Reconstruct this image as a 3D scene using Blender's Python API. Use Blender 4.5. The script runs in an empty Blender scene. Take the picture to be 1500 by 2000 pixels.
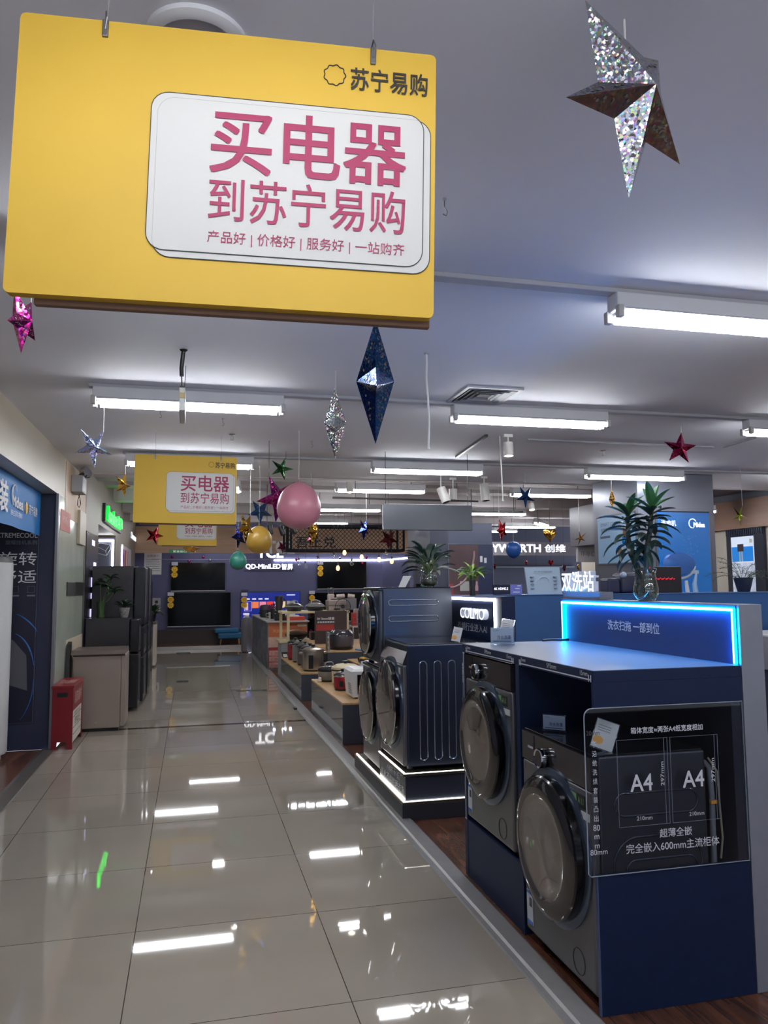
import bpy, bmesh, math, random
from mathutils import Matrix, Vector
random.seed(7)
PI = math.pi
SC = bpy.context.scene
COL = SC.collection

# ------------------------------------------------------------------ camera
cam_data = bpy.data.cameras.new('camera')
cam_data.sensor_fit = 'VERTICAL'
cam_data.sensor_height = 24.0
cam_data.lens = 1520.33 / 2000.0 * 24.0
cam_data.clip_start = 0.05
cam_data.clip_end = 200
cam = bpy.data.objects.new('camera', cam_data)
COL.objects.link(cam)
_r = Vector((0.97088109, -0.23943535, -0.00778609)); _u = Vector((-0.01474754, -0.09217602, 0.99563351)); _f = Vector((0.23910755, 0.96652692, 0.09302304))
cam.matrix_world = Matrix(((_r[0], _u[0], -_f[0], 0.0), (_r[1], _u[1], -_f[1], 0.0), (_r[2], _u[2], -_f[2], 1.4983), (0, 0, 0, 1)))
SC.camera = cam

# ------------------------------------------------------------------ world, exposure
world = bpy.data.worlds.new('world'); SC.world = world; world.use_nodes = True
wb = world.node_tree.nodes['Background']
wb.inputs[0].default_value = (0.72, 0.80, 1.0, 1)
wb.inputs[1].default_value = 1.0           # added soft fill entering the open end behind the camera
_nt = world.node_tree                      # fill kept dim above the horizon, brighter below it to lift the ceiling
_tc0 = _nt.nodes.new('ShaderNodeTexCoord'); _sp = _nt.nodes.new('ShaderNodeSeparateXYZ'); _rp = _nt.nodes.new('ShaderNodeValToRGB')
_mr = _nt.nodes.new('ShaderNodeMapRange'); _mr.inputs['From Min'].default_value = -1; _mr.inputs['From Max'].default_value = 1
_nt.links.new(_tc0.outputs['Generated'], _sp.inputs[0]); _nt.links.new(_sp.outputs['Z'], _mr.inputs['Value']); _nt.links.new(_mr.outputs[0], _rp.inputs[0])
_rp.color_ramp.elements[0].position = 0.42; _rp.color_ramp.elements[0].color = (1.15, 1.2, 1.35, 1)
_rp.color_ramp.elements[1].position = 0.50; _rp.color_ramp.elements[1].color = (0.22, 0.25, 0.31, 1)
_nt.links.new(_rp.outputs[0], wb.inputs[0])
SC.view_settings.view_transform = 'Standard'
SC.view_settings.look = 'None'
SC.view_settings.gamma = 1.0
SC.view_settings.exposure = 0.0
SC.view_settings.use_curve_mapping = False
SC.cycles.use_denoising = True
SC.cycles.max_bounces = 8
SC.cycles.diffuse_bounces = 4
SC.cycles.glossy_bounces = 4
SC.cycles.transmission_bounces = 6
SC.cycles.transparent_max_bounces = 12
SC.cycles.sample_clamp_indirect = 6.0
SC.cycles.caustics_reflective = False
SC.cycles.caustics_refractive = False
TUBE = 46.0                                # brightness of the ceiling tubes

# ------------------------------------------------------------------ helpers
def lin(c):
    return tuple((v/255/12.92) if v/255 <= 0.04045 else ((v/255+0.055)/1.055)**2.4 for v in c)

MATS = {}
def M(name, c, rough=0.5, metal=0.0, emit=0.0, ecol=None, noise=0.0, nscale=8.0, bump=0.0, spec=0.5, coat=0.0, stretch=None):
    if name in MATS: return MATS[name]
    m = bpy.data.materials.new(name); m.use_nodes = True
    nt = m.node_tree; b = nt.nodes['Principled BSDF']
    L = lin(c)
    b.inputs['Base Color'].default_value = (*L, 1)
    b.inputs['Roughness'].default_value = rough
    b.inputs['Metallic'].default_value = metal
    b.inputs['Specular IOR Level'].default_value = spec
    b.inputs['Coat Weight'].default_value = coat
    b.inputs['Coat Roughness'].default_value = 0.05
    if emit:
        b.inputs['Emission Color'].default_value = (*(lin(ecol) if ecol else L), 1)
        b.inputs['Emission Strength'].default_value = emit
    if noise or bump:
        geo = nt.nodes.new('ShaderNodeNewGeometry')
        mp = nt.nodes.new('ShaderNodeMapping')
        nt.links.new(geo.outputs['Position'], mp.inputs['Vector'])
        if stretch: mp.inputs['Scale'].default_value = stretch
        n = nt.nodes.new('ShaderNodeTexNoise'); n.inputs['Scale'].default_value = nscale; n.inputs['Detail'].default_value = 5
        nt.links.new(mp.outputs[0], n.inputs['Vector'])
        if noise:
            r = nt.nodes.new('ShaderNodeValToRGB')
            r.color_ramp.elements[0].position = 0.3; r.color_ramp.elements[1].position = 0.7
            r.color_ramp.elements[0].color = (*[v*(1-noise) for v in L], 1)
            r.color_ramp.elements[1].color = (*[min(1, v*(1+noise)) for v in L], 1)
            nt.links.new(n.outputs['Fac'], r.inputs['Fac']); nt.links.new(r.outputs['Color'], b.inputs['Base Color'])
        if bump:
            bp = nt.nodes.new('ShaderNodeBump'); bp.inputs['Strength'].default_value = bump; bp.inputs['Distance'].default_value = 0.01
            nt.links.new(n.outputs['Fac'], bp.inputs['Height']); nt.links.new(bp.outputs['Normal'], b.inputs['Normal'])
    MATS[name] = m
    return m

def glass(name, tint=(0.93, 0.96, 0.96), refl=0.12, rough=0.03, graze=0.6):
    """thin clear sheet: mostly see-through, mirror-like towards grazing angles"""
    if name in MATS: return MATS[name]
    m = bpy.data.materials.new(name); m.use_nodes = True; nt = m.node_tree
    for n in list(nt.nodes): nt.nodes.remove(n)
    out = nt.nodes.new('ShaderNodeOutputMaterial'); mix = nt.nodes.new('ShaderNodeMixShader')
    t = nt.nodes.new('ShaderNodeBsdfTransparent'); t.inputs[0].default_value = (*tint, 1)
    g = nt.nodes.new('ShaderNodeBsdfGlossy'); g.inputs['Roughness'].default_value = rough
    lw = nt.nodes.new('ShaderNodeLayerWeight'); lw.inputs['Blend'].default_value = 0.35
    mul = nt.nodes.new('ShaderNodeMath'); mul.operation = 'MULTIPLY_ADD'; mul.inputs[1].default_value = graze; mul.inputs[2].default_value = refl*0.4
    nt.links.new(lw.outputs['Fresnel'], mul.inputs[0]); nt.links.new(mul.outputs[0], mix.inputs[0])
    nt.links.new(t.outputs[0], mix.inputs[1]); nt.links.new(g.outputs[0], mix.inputs[2]); nt.links.new(mix.outputs[0], out.inputs[0])
    MATS[name] = m
    return m

def foil(name, c, sparkle=0.5, rough=0.16, scale=90, hue=0.25, tilt=0.22):
    """metallised paper; holographic flakes change hue from flake to flake"""
    if name in MATS: return MATS[name]
    m = bpy.data.materials.new(name); m.use_nodes = True; nt = m.node_tree; b = nt.nodes['Principled BSDF']
    b.inputs['Metallic'].default_value = 1.0; b.inputs['Roughness'].default_value = rough
    L = lin(c)
    geo = nt.nodes.new('ShaderNodeNewGeometry')
    v = nt.nodes.new('ShaderNodeTexVoronoi'); v.inputs['Scale'].default_value = scale
    nt.links.new(geo.outputs['Position'], v.inputs['Vector'])
    sep = nt.nodes.new('ShaderNodeSeparateColor'); nt.links.new(v.outputs['Color'], sep.inputs[0])
    hsv = nt.nodes.new('ShaderNodeCombineColor'); hsv.mode = 'HSV'
    nt.links.new(sep.outputs[0], hsv.inputs[0]); hsv.inputs[1].default_value = 0.75; hsv.inputs[2].default_value = 1.0
    gt = nt.nodes.new('ShaderNodeMath'); gt.operation = 'LESS_THAN'; gt.inputs[1].default_value = sparkle
    nt.links.new(sep.outputs[1], gt.inputs[0])
    mul = nt.nodes.new('ShaderNodeMath'); mul.operation = 'MULTIPLY'; mul.inputs[1].default_value = hue
    nt.links.new(gt.outputs[0], mul.inputs[0])
    mx = nt.nodes.new('ShaderNodeMix'); mx.data_type = 'RGBA'
    mx.inputs['A'].default_value = (*L, 1)
    nt.links.new(mul.outputs[0], mx.inputs['Factor']); nt.links.new(hsv.outputs[0], mx.inputs['B'])
    nt.links.new(mx.outputs['Result'], b.inputs['Base Color'])
    # each flake tilts its own way
    sub = nt.nodes.new('ShaderNodeVectorMath'); sub.operation = 'SUBTRACT'; sub.inputs[1].default_value = (0.5, 0.5, 0.5)
    nt.links.new(v.outputs['Color'], sub.inputs[0])
    sc = nt.nodes.new('ShaderNodeVectorMath'); sc.operation = 'SCALE'; sc.inputs['Scale'].default_value = tilt
    nt.links.new(sub.outputs[0], sc.inputs[0])
    add = nt.nodes.new('ShaderNodeVectorMath'); add.operation = 'ADD'
    nt.links.new(geo.outputs['Normal'], add.inputs[0]); nt.links.new(sc.outputs[0], add.inputs[1])
    nrm = nt.nodes.new('ShaderNodeVectorMath'); nrm.operation = 'NORMALIZE'; nt.links.new(add.outputs[0], nrm.inputs[0])
    nt.links.new(nrm.outputs[0], b.inputs['Normal'])
    MATS[name] = m
    return m

def frame(d):
    d = Vector(d).normalized()
    a = Vector((0, 0, 1)) if abs(d.z) < 0.9 else Vector((1, 0, 0))
    u = d.cross(a).normalized(); v = d.cross(u).normalized()
    return u, v, d

class MB:
    def __init__(s): s.bm = bmesh.new()
    def face(s, vs):
        try: return s.bm.faces.new(vs)
        except ValueError: return None
    def box(s, x0, x1, y0, y1, z0, z1, bev=0.0, seg=2):
        x0, x1 = min(x0, x1), max(x0, x1); y0, y1 = min(y0, y1), max(y0, y1); z0, z1 = min(z0, z1), max(z0, z1)
        v = [s.bm.verts.new(p) for p in ((x0,y0,z0),(x1,y0,z0),(x1,y1,z0),(x0,y1,z0),(x0,y0,z1),(x1,y0,z1),(x1,y1,z1),(x0,y1,z1))]
        fs = [s.bm.faces.new([v[i] for i in q]) for q in ((0,3,2,1),(4,5,6,7),(0,1,5,4),(1,2,6,5),(2,3,7,6),(3,0,4,7))]
        if bev:
            es = list({e for f in fs for e in f.edges})
            bmesh.ops.bevel(s.bm, geom=es, offset=bev, segments=seg, affect='EDGES', profile=0.5)
        return s
    def hexa(s, pts):
        """8 corners: bottom ring then top ring"""
        v = [s.bm.verts.new(p) for p in pts]
        for q in ((0,3,2,1),(4,5,6,7),(0,1,5,4),(1,2,6,5),(2,3,7,6),(3,0,4,7)): s.face([v[i] for i in q])
        return s
    def lathe(s, prof, c=(0,0,0), axis=(0,0,1), seg=24, sx=1.0, sy=1.0, cap=True):
        """prof: list of (radius, height along axis)"""
        u, v, d = frame(axis); c = Vector(c); rings = []
        for r, h in prof:
            if r < 1e-6: rings.append([s.bm.verts.new(c + d*h)])
            else: rings.append([s.bm.verts.new(c + d*h + u*(r*sx*math.cos(2*PI*i/seg)) + v*(r*sy*math.sin(2*PI*i/seg))) for i in range(seg)])
        for a, b in zip(rings, rings[1:]):
            for i in range(seg):
                j = (i+1) % seg
                if len(a) == 1 and len(b) == 1: continue
                if len(a) == 1: s.face([a[0], b[i], b[j]])
                elif len(b) == 1: s.face([a[i], b[0], a[j]])
                else: s.face([a[i], b[i], b[j], a[j]])
        if cap:
            if len(rings[0]) > 1: s.face(list(rings[0]))
            if len(rings[-1]) > 1: s.face(list(reversed(rings[-1])))
        return s
    def cyl(s, a, b, r, r2=None, seg=12):
        a = Vector(a); b = Vector(b)
        return s.lathe([(r, 0), (r if r2 is None else r2, (b-a).length)], a, b-a, seg)
    def tube(s, pts, r, seg=8, closed=False):
        pts = [Vector(p) for p in pts]; n = len(pts); rings = []
        pu = None
        for i, p in enumerate(pts):
            if closed: d = pts[(i+1) % n] - pts[i-1]
            else: d = pts[min(i+1, n-1)] - pts[max(i-1, 0)]
            d.normalize()
            if pu is None: u, v, _ = frame(d)
            else:
                u = (pu - d*pu.dot(d)); u.normalize(); v = d.cross(u)
            pu = u
            rr = r[i] if isinstance(r, (list, tuple)) else r
            rings.append([s.bm.verts.new(p + u*(rr*math.cos(2*PI*k/seg)) + v*(rr*math.sin(2*PI*k/seg))) for k in range(seg)])
        m = n if closed else n-1
        for i in range(m):
            a, b = rings[i], rings[(i+1) % n]
            for k in range(seg):
                j = (k+1) % seg; s.face([a[k], a[j], b[j], b[k]])
        if not closed:
            s.face(list(reversed(rings[0]))); s.face(list(rings[-1]))
        return s
    def prism(s, poly, o, ex, ey, depth):
        """2D outline in the (ex, ey) plane at o, thickened along ex x ey"""
        o = Vector(o); ex = Vector(ex); ey = Vector(ey); n = ex.cross(ey).normalized()*depth
        a = [s.bm.verts.new(o + ex*p[0] + ey*p[1]) for p in poly]; b = [s.bm.verts.new(o + ex*p[0] + ey*p[1] + n) for p in poly]
        s.face(list(reversed(a))); s.face(b)
        for i in range(len(poly)):
            j = (i+1) % len(poly); s.face([a[i], a[j], b[j], b[i]])
        return s
    def ball(s, c, r, seg=16, rings=10, sz=1.0):
        prof = [(r*math.sin(PI*i/rings), -r*sz*math.cos(PI*i/rings)) for i in range(rings+1)]
        prof[0] = (0, -r*sz); prof[-1] = (0, r*sz)
        return s.lathe(prof, c, (0,0,1), seg)
    def leaf(s, p, az, el, length, width, droop=0.5, n=6, fold=0.25):
        p = Vector(p); rows = []
        side = Vector((-math.sin(az), math.cos(az), 0))
        e = el
        for i in range(n+1):
            t = i/n
            w = width*(math.sin(PI*min(1, t*0.93+0.05))**0.8)*(1-0.25*t) if i < n else 0.0
            up = Vector((-math.cos(az)*math.sin(e), -math.sin(az)*math.sin(e), math.cos(e)))
            if w < 1e-5: rows.append([s.bm.verts.new(p)])
            else: rows.append([s.bm.verts.new(p + side*w*0.5 + up*w*fold), s.bm.verts.new(p), s.bm.verts.new(p - side*w*0.5 + up*w*fold)])
            p = p + Vector((math.cos(az)*math.cos(e), math.sin(az)*math.cos(e), math.sin(e)))*(length/n)
            e -= droop/n
        for a, b in zip(rows, rows[1:]):
            if len(b) == 3:
                s.face([a[0], a[1], b[1], b[0]]); s.face([a[1], a[2], b[2], b[1]])
            else:
                s.face([a[0], a[1], b[0]]); s.face([a[1], a[2], b[0]])
        return s
    def xform(s, mat):
        s.bm.transform(mat); return s
    def add_mesh(s, me, mat):
        b = bmesh.new(); b.from_mesh(me); b.transform(mat)
        t = bpy.data.meshes.new('x'); b.to_mesh(t); b.free(); s.bm.from_mesh(t); bpy.data.meshes.remove(t)
        return s

LOCAL = set()
def tag(o, label, cat, group=None, kind=None):
    o['label'] = label; o['category'] = cat
    if group: o['group'] = group
    if kind: o['kind'] = kind
    return o
def root(name, loc, label, cat, group=None, rot=None, local=False):
    o = bpy.data.objects.new(name, None); COL.objects.link(o)
    o.empty_display_size = 0.05
    o.location = loc
    if rot: o.rotation_euler = rot
    if local or rot: LOCAL.add(o)
    return tag(o, label, cat, group)
def top(o):
    while o.parent: o = o.parent
    return o
def build(mb, name, mat, parent=None, smooth=False, label=None):
    me = bpy.data.meshes.new(name)
    bm = mb.bm
    bmesh.ops.recalc_face_normals(bm, faces=bm.faces)
    if parent is not None:
        r = top(parent)
        if r not in LOCAL:
            off = Vector(r.location)
            for v in bm.verts: v.co -= off
        off = None
    else:
        xs = [v.co for v in bm.verts]
        off = Vector(((min(p.x for p in xs)+max(p.x for p in xs))/2, (min(p.y for p in xs)+max(p.y for p in xs))/2, min(p.z for p in xs)))
        for v in bm.verts: v.co -= off
    bm.to_mesh(me); bm.free()
    if smooth:
        for p in me.polygons: p.use_smooth = True
        try: me.set_sharp_from_angle(angle=math.radians(40))
        except Exception: pass
    me.materials.append(mat)
    o = bpy.data.objects.new(name, me); COL.objects.link(o)
    if parent is not None: o.parent = parent
    else: o.location = off
    if label: o['label'] = label
    return o
def struct(name, mb, mat, smooth=False):
    o = build(mb, name, mat, None, smooth); o['kind'] = 'structure'; return o
def thing(name, mb, mat, label, cat, group=None, smooth=False):
    return tag(build(mb, name, mat, None, smooth), label, cat, group)
def B(*a, **k): return MB().box(*a, **k)

FACE = {'-y': ((1,0,0),(0,0,1)), '+x': ((0,1,0),(0,0,1)), '-x': ((0,-1,0),(0,0,1)), '+z': ((1,0,0),(0,1,0)), '+y': ((-1,0,0),(0,0,1))}
_tc = {}
def text_mesh(body, bold, ext):
    key = (body, ext)
    if key in _tc: return _tc[key]
    c = bpy.data.curves.new('t', 'FONT'); c.body = body; c.size = 1; c.extrude = ext; c.resolution_u = 3; c.space_line = 0.9
    o = bpy.data.objects.new('t', c); COL.objects.link(o)
    dg = bpy.context.evaluated_depsgraph_get()
    me = bpy.data.meshes.new_from_object(o.evaluated_get(dg))
    bpy.data.objects.remove(o); bpy.data.curves.remove(c)
    xs = [v.co.x for v in me.vertices]; ys = [v.co.y for v in me.vertices]
    _tc[key] = (me, min(xs), max(xs), min(ys), max(ys))
    return _tc[key]
def text(body, centre, face, w, h, mat, parent=None, name='lettering', bold=0.0, ext=0.0, mb=None, tilt=0.0, frm=None, side=None):
    """lettering stretched to w x h, standing on the given face; ext is its depth in metres"""
    me, x0, x1, y0, y1 = text_mesh(body, bold, 0.5 if ext else 0.0)
    ex, ey = FACE[face] if frm is None else frm
    ex = Vector(ex); ey = Vector(ey); n = ex.cross(ey)
    if tilt:
        ex, ey = ex*math.cos(tilt)+ey*math.sin(tilt), ey*math.cos(tilt)-ex*math.sin(tilt)
    sx = w/max(1e-6, x1-x0); sy = (h/max(1e-6, y1-y0)) if h else sx
    c = Vector(centre)
    rot = Matrix((ex, ey, n)).transposed().to_4x4()
    mat4 = Matrix.Translation(c + n*(0.0008 + ext/2)) @ rot @ Matrix.Diagonal((sx, sy, ext if ext else 1.0, 1.0)) @ Matrix.Translation((-(x0+x1)/2, -(y0+y1)/2, 0))
    own = mb is None
    if own: mb = MB()
    # heavier strokes: the outline repeated a hair's breadth to every side
    for i, (dx, dy) in enumerate([(0.0, 0.0)] if not bold else [(bold, bold), (-bold, bold), (bold, -bold), (-bold, -bold)]):
        mb.add_mesh(me, Matrix.Translation(n*(0.00022*i)) @ mat4 @ Matrix.Translation((dx*1.1, dy*1.1, 0)))
    if own:
        o = build_raw(mb, name, mat, parent)
        if ext and side:
            o.data.materials.append(side)
            for p in o.data.polygons:
                if abs(p.normal.dot(n)) < 0.9: p.material_index = 1
        return o
    return mb
def build_raw(mb, name, mat, parent):
    return build(mb, name, mat, parent)
def rrect(w, h, r, n=6, cx=0, cy=0):
    pts = []
    for (sx, sy, a0) in ((1,1,0),(-1,1,PI/2),(-1,-1,PI),(1,-1,1.5*PI)):
        for i in range(n+1):
            a = a0 + PI/2*i/n
            pts.append((cx + sx*(w/2-r) + r*math.cos(a), cy + sy*(h/2-r) + r*math.sin(a)))
    return pts
def ringline(pts, o, ex, ey, r, mb=None, seg=6):
    mb = mb or MB(); o = Vector(o); ex = Vector(ex); ey = Vector(ey)
    return mb.tube([o + ex*p[0] + ey*p[1] for p in pts], r, seg, closed=True)
def scallop(r, n=10, amp=0.1, m=60):
    return [((r*(1+amp*math.cos(n*2*PI*i/m)))*math.cos(2*PI*i/m), (r*(1+amp*math.cos(n*2*PI*i/m)))*math.sin(2*PI*i/m)) for i in range(m)]

# ------------------------------------------------------------------ shared materials
def tile_mat():
    m = bpy.data.materials.new('polished_tile'); m.use_nodes = True; nt = m.node_tree; b = nt.nodes['Principled BSDF']
    b.inputs['Roughness'].default_value = 0.028; b.inputs['Specular IOR Level'].default_value = 0.6
    geo = nt.nodes.new('ShaderNodeNewGeometry'); sep = nt.nodes.new('ShaderNodeSeparateXYZ'); nt.links.new(geo.outputs['Position'], sep.inputs[0])
    def grid(out, off):
        a = nt.nodes.new('ShaderNodeMath'); a.operation = 'ADD'; a.inputs[1].default_value = -off + 80.0; nt.links.new(out, a.inputs[0])
        d = nt.nodes.new('ShaderNodeMath'); d.operation = 'DIVIDE'; d.inputs[1].default_value = 0.8; nt.links.new(a.outputs[0], d.inputs[0])
        p = nt.nodes.new('ShaderNodeMath'); p.operation = 'PINGPONG'; p.inputs[1].default_value = 0.5; nt.links.new(d.outputs[0], p.inputs[0])
        l = nt.nodes.new('ShaderNodeMath'); l.operation = 'LESS_THAN'; l.inputs[1].default_value = 0.0026; nt.links.new(p.outputs[0], l.inputs[0])
        f = nt.nodes.new('ShaderNodeMath'); f.operation = 'FLOOR'; nt.links.new(d.outputs[0], f.inputs[0])
        return l.outputs[0], f.outputs[0]
    gx, fx = grid(sep.outputs[0], -0.2143); gy, fy = grid(sep.outputs[1], 4.507)
    mx = nt.nodes.new('ShaderNodeMath'); mx.operation = 'MAXIMUM'; nt.links.new(gx, mx.inputs[0]); nt.links.new(gy, mx.inputs[1])
    cid = nt.nodes.new('ShaderNodeCombineXYZ'); nt.links.new(fx, cid.inputs[0]); nt.links.new(fy, cid.inputs[1])
    wn = nt.nodes.new('ShaderNodeTexWhiteNoise'); wn.noise_dimensions = '2D'; nt.links.new(cid.outputs[0], wn.inputs['Vector'])
    nz = nt.nodes.new('ShaderNodeTexNoise'); nz.inputs['Scale'].default_value = 1.4; nz.inputs['Detail'].default_value = 6; nt.links.new(geo.outputs['Position'], nz.inputs['Vector'])
    av = nt.nodes.new('ShaderNodeMath'); av.operation = 'MULTIPLY_ADD'; av.inputs[1].default_value = 0.35
    nt.links.new(wn.outputs['Value'], av.inputs[0]); nt.links.new(nz.outputs['Fac'], av.inputs[2])
    r = nt.nodes.new('ShaderNodeValToRGB'); r.color_ramp.elements[0].position = 0.3; r.color_ramp.elements[1].position = 1.0
    r.color_ramp.elements[0].color = (*lin((160,150,138)), 1); r.color_ramp.elements[1].color = (*lin((176,166,153)), 1)
    nt.links.new(av.outputs[0], r.inputs['Fac'])
    mix = nt.nodes.new('ShaderNodeMix'); mix.data_type = 'RGBA'; mix.inputs['B'].default_value = (*lin((70,64,58)), 1)
    nt.links.new(mx.outputs[0], mix.inputs['Factor']); nt.links.new(r.outputs['Color'], mix.inputs['A']); nt.links.new(mix.outputs['Result'], b.inputs['Base Color'])
    return m
def wood_floor_mat(name, c0, c1, rough):
    m = bpy.data.materials.new(name); m.use_nodes = True; nt = m.node_tree; b = nt.nodes['Principled BSDF']
    b.inputs['Roughness'].default_value = rough
    geo = nt.nodes.new('ShaderNodeNewGeometry'); mp = nt.nodes.new('ShaderNodeMapping'); mp.inputs['Scale'].default_value = (9, 1.2, 9)
    nt.links.new(geo.outputs['Position'], mp.inputs['Vector'])
    nz = nt.nodes.new('ShaderNodeTexNoise'); nz.inputs['Scale'].default_value = 2.0; nz.inputs['Detail'].default_value = 7; nz.inputs['Distortion'].default_value = 1.2; nt.links.new(mp.outputs[0], nz.inputs['Vector'])
    br = nt.nodes.new('ShaderNodeTexBrick'); br.inputs['Scale'].default_value = 1.0; br.inputs['Mortar Size'].default_value = 0.002; br.inputs['Brick Width'].default_value = 1.2; br.inputs['Row Height'].default_value = 0.13
    br.inputs['Color1'].default_value = (0.85,0.85,0.85,1); br.inputs['Color2'].default_value = (1.15,1.15,1.15,1); br.inputs['Mortar'].default_value = (0.35,0.35,0.35,1)
    rot = nt.nodes.new('ShaderNodeMapping'); rot.inputs['Rotation'].default_value = (0, 0, PI/2); nt.links.new(geo.outputs['Position'], rot.inputs['Vector']); nt.links.new(rot.outputs[0], br.inputs['Vector'])
    r = nt.nodes.new('ShaderNodeValToRGB'); r.color_ramp.elements[0].color = (*lin(c0), 1); r.color_ramp.elements[1].color = (*lin(c1), 1); r.color_ramp.elements[0].position = 0.35; r.color_ramp.elements[1].position = 0.68
    nt.links.new(nz.outputs['Fac'], r.inputs['Fac'])
    mu = nt.nodes.new('ShaderNodeMix'); mu.data_type = 'RGBA'; mu.blend_type = 'MULTIPLY'; mu.inputs['Factor'].default_value = 1.0
    nt.links.new(r.outputs['Color'], mu.inputs['A']); nt.links.new(br.outputs['Color'], mu.inputs['B']); nt.links.new(mu.outputs['Result'], b.inputs['Base Color'])
    return m

TILE = tile_mat()
WOODF = wood_floor_mat('brown_wood_planks', (84,50,36), (128,84,62), 0.22)
CEIL = M('painted_ceiling', (226,229,238), 0.75, noise=0.03, nscale=1.2)
CREAM = M('cream_wall_panel', (174,165,146), 0.4, noise=0.03, nscale=2)
CREAM2 = M('pale_marble_panel', (172,180,168), 0.22, noise=0.08, nscale=2.5)
BEIGE = M('beige_fascia_panel', (136,126,113), 0.45, noise=0.03, nscale=2)
TAN = M('light_wood_fascia', (176,142,116), 0.5, noise=0.10, nscale=3, stretch=(0.6,6,6))
NAVYW = M('navy_wall_paint', (84,86,122), 0.6, noise=0.04, nscale=2)
NAVY = M('navy_laminate', (17,32,64), 0.5, noise=0.05, nscale=30, spec=0.25)
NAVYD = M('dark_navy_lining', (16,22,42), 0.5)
GREYP = M('grey_laminate', (124,128,142), 0.35, noise=0.03, nscale=20)
STEELG = M('grey_metal_cladding', (104,108,122), 0.28, metal=0.35, noise=0.04, nscale=3)
ALU = M('brushed_aluminium', (168,168,170), 0.3, metal=0.85, noise=0.06, nscale=25)
WHITE = M('white_enamel', (226,228,230), 0.35)
WHITEP = M('white_print', (232,234,238), 0.55)
GREYT = M('pale_grey_print', (206,212,224), 0.5)
BLACK = M('black_plastic', (14,14,16), 0.35)
BLACKG = M('gloss_black', (8,9,12), 0.06)
CHROME = M('chrome', (205,207,210), 0.08, metal=1.0)
PAPER = M('white_paper', (222,222,220), 0.7)
TUBEM = M('lit_tube', (255,255,255), 0.4, emit=TUBE, ecol=(250,252,255))
LEDW = M('white_led_strip', (255,255,255), 0.4, emit=16.0, ecol=(248,250,255))
LEDB = M('blue_led_strip', (60,150,255), 0.4, emit=75.0, ecol=(0,150,255))
LEDC = M('blue_led_core', (200,240,255), 0.4, emit=4.0, ecol=(165,230,255))
LITW = M('lit_white_letters', (255,255,255), 0.4, emit=1.7, ecol=(252,252,255))
LSIDE = M('letter_side', (170,176,190), 0.5, emit=0.35, ecol=(200,210,230))
ACRY = glass('clear_acrylic', (0.90, 0.93, 0.96), 0.02, 0.02, 0.12)
ACRYE = M('polished_acrylic_edge', (150,160,176), 0.2)
GLASS = glass('clear_glass', (0.90, 0.95, 0.94), 0.25)
WATER = glass('vase_water', (0.80, 0.86, 0.80), 0.10)
STRING = M('white_string', (214,214,214), 0.7)
DARKSTR = M('thin_dark_wire', (60,58,58), 0.5)
YEL = M('yellow_card', (238,190,38), 0.55)

# ================================================================== the setting
struct('floor', B(-1.21, 1.27, -3.2, 19.28, -0.06, 0.0), TILE)
struct('floor_right', B(1.385, 9.5, -3.2, 21.0, -0.06, -0.001), wood_floor_mat('dark_brown_planks', (70,44,34), (112,72,54), 0.25))
struct('floor_left', B(-3.2, -1.32, -3.2, 7.95, -0.06, -0.001), WOODF)
struct('floor_back', B(-2.2, 1.27, 19.28, 21.0, -0.06, 0.07), WOODF)
struct('trim_1', B(-1.21, 1.27, 8.775, 8.86, -0.0, 0.0006), M('brown_inlay', (74,58,48), 0.12))
# metal kerb between tiles and planks: a ramp with a raised lip
kb = MB().prism([(1.262,0.0),(1.268,0.007),(1.29,0.008),(1.30,0.016),(1.375,0.016),(1.395,0.0)], (0,-3.2,0), (1,0,0), (0,0,1), -20.9)
struct('trim_2', kb, M('kerb_metal', (176,174,174), 0.36, metal=0.45, noise=0.05, nscale=20))
kb = MB().prism([(-1.205,0.0),(-1.212,0.006),(-1.30,0.010),(-1.335,0.0)], (0,-3.2,0), (1,0,0), (0,0,1), -11.13)
struct('trim_3', kb, M('kerb_metal_left', (130,124,118), 0.35, metal=0.6, noise=0.05, nscale=20))
struct('trim_4', B(-1.2, 1.6, 19.25, 19.30, 0.0, 0.078, 0.004), M('stage_edge_metal', (190,186,186), 0.3, metal=0.6))
struct('ceiling', B(-3.2, 9.0, -3.2, 9.38, 2.8, 2.9), CEIL)
struct('ceiling_far', B(-3.2, 10.5, 9.38, 21.5, 3.15, 3.25), M('far_ceiling_paint', (196,186,184), 0.75, noise=0.03, nscale=1))
struct('trim_5', B(-1.25, 9.0, 9.36, 9.40, 2.79, 3.2), M('bulkhead_paint', (190,182,182), 0.7))
for i, (y, z) in enumerate(((10.7,2.93),(11.9,2.98),(13.3,2.90),(15.0,2.88),(16.8,2.86))):
    struct('trim_%d' % (6+i), B(-1.25, 9.6, y, y+0.35, z, 3.15), M('duct_paint', (186,180,182), 0.6, noise=0.04, nscale=2))
# shallow trunking seams that carry the tube lights
for i, y in enumerate((3.02, 5.215, 7.84)):
    struct('trim_%d' % (11+i), B(-0.66 if i else -0.62, 8.0, y-0.03, y+0.035, 2.778, 2.8, 0.004), M('trunking_paint', (176,178,186), 0.5))
    struct('trim_%d' % (14+i), B(-0.66 if i else -0.62, 8.0, y+0.036, y+0.045, 2.797, 2.7995), M('ceiling_joint', (50,50,54), 0.8))

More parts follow.
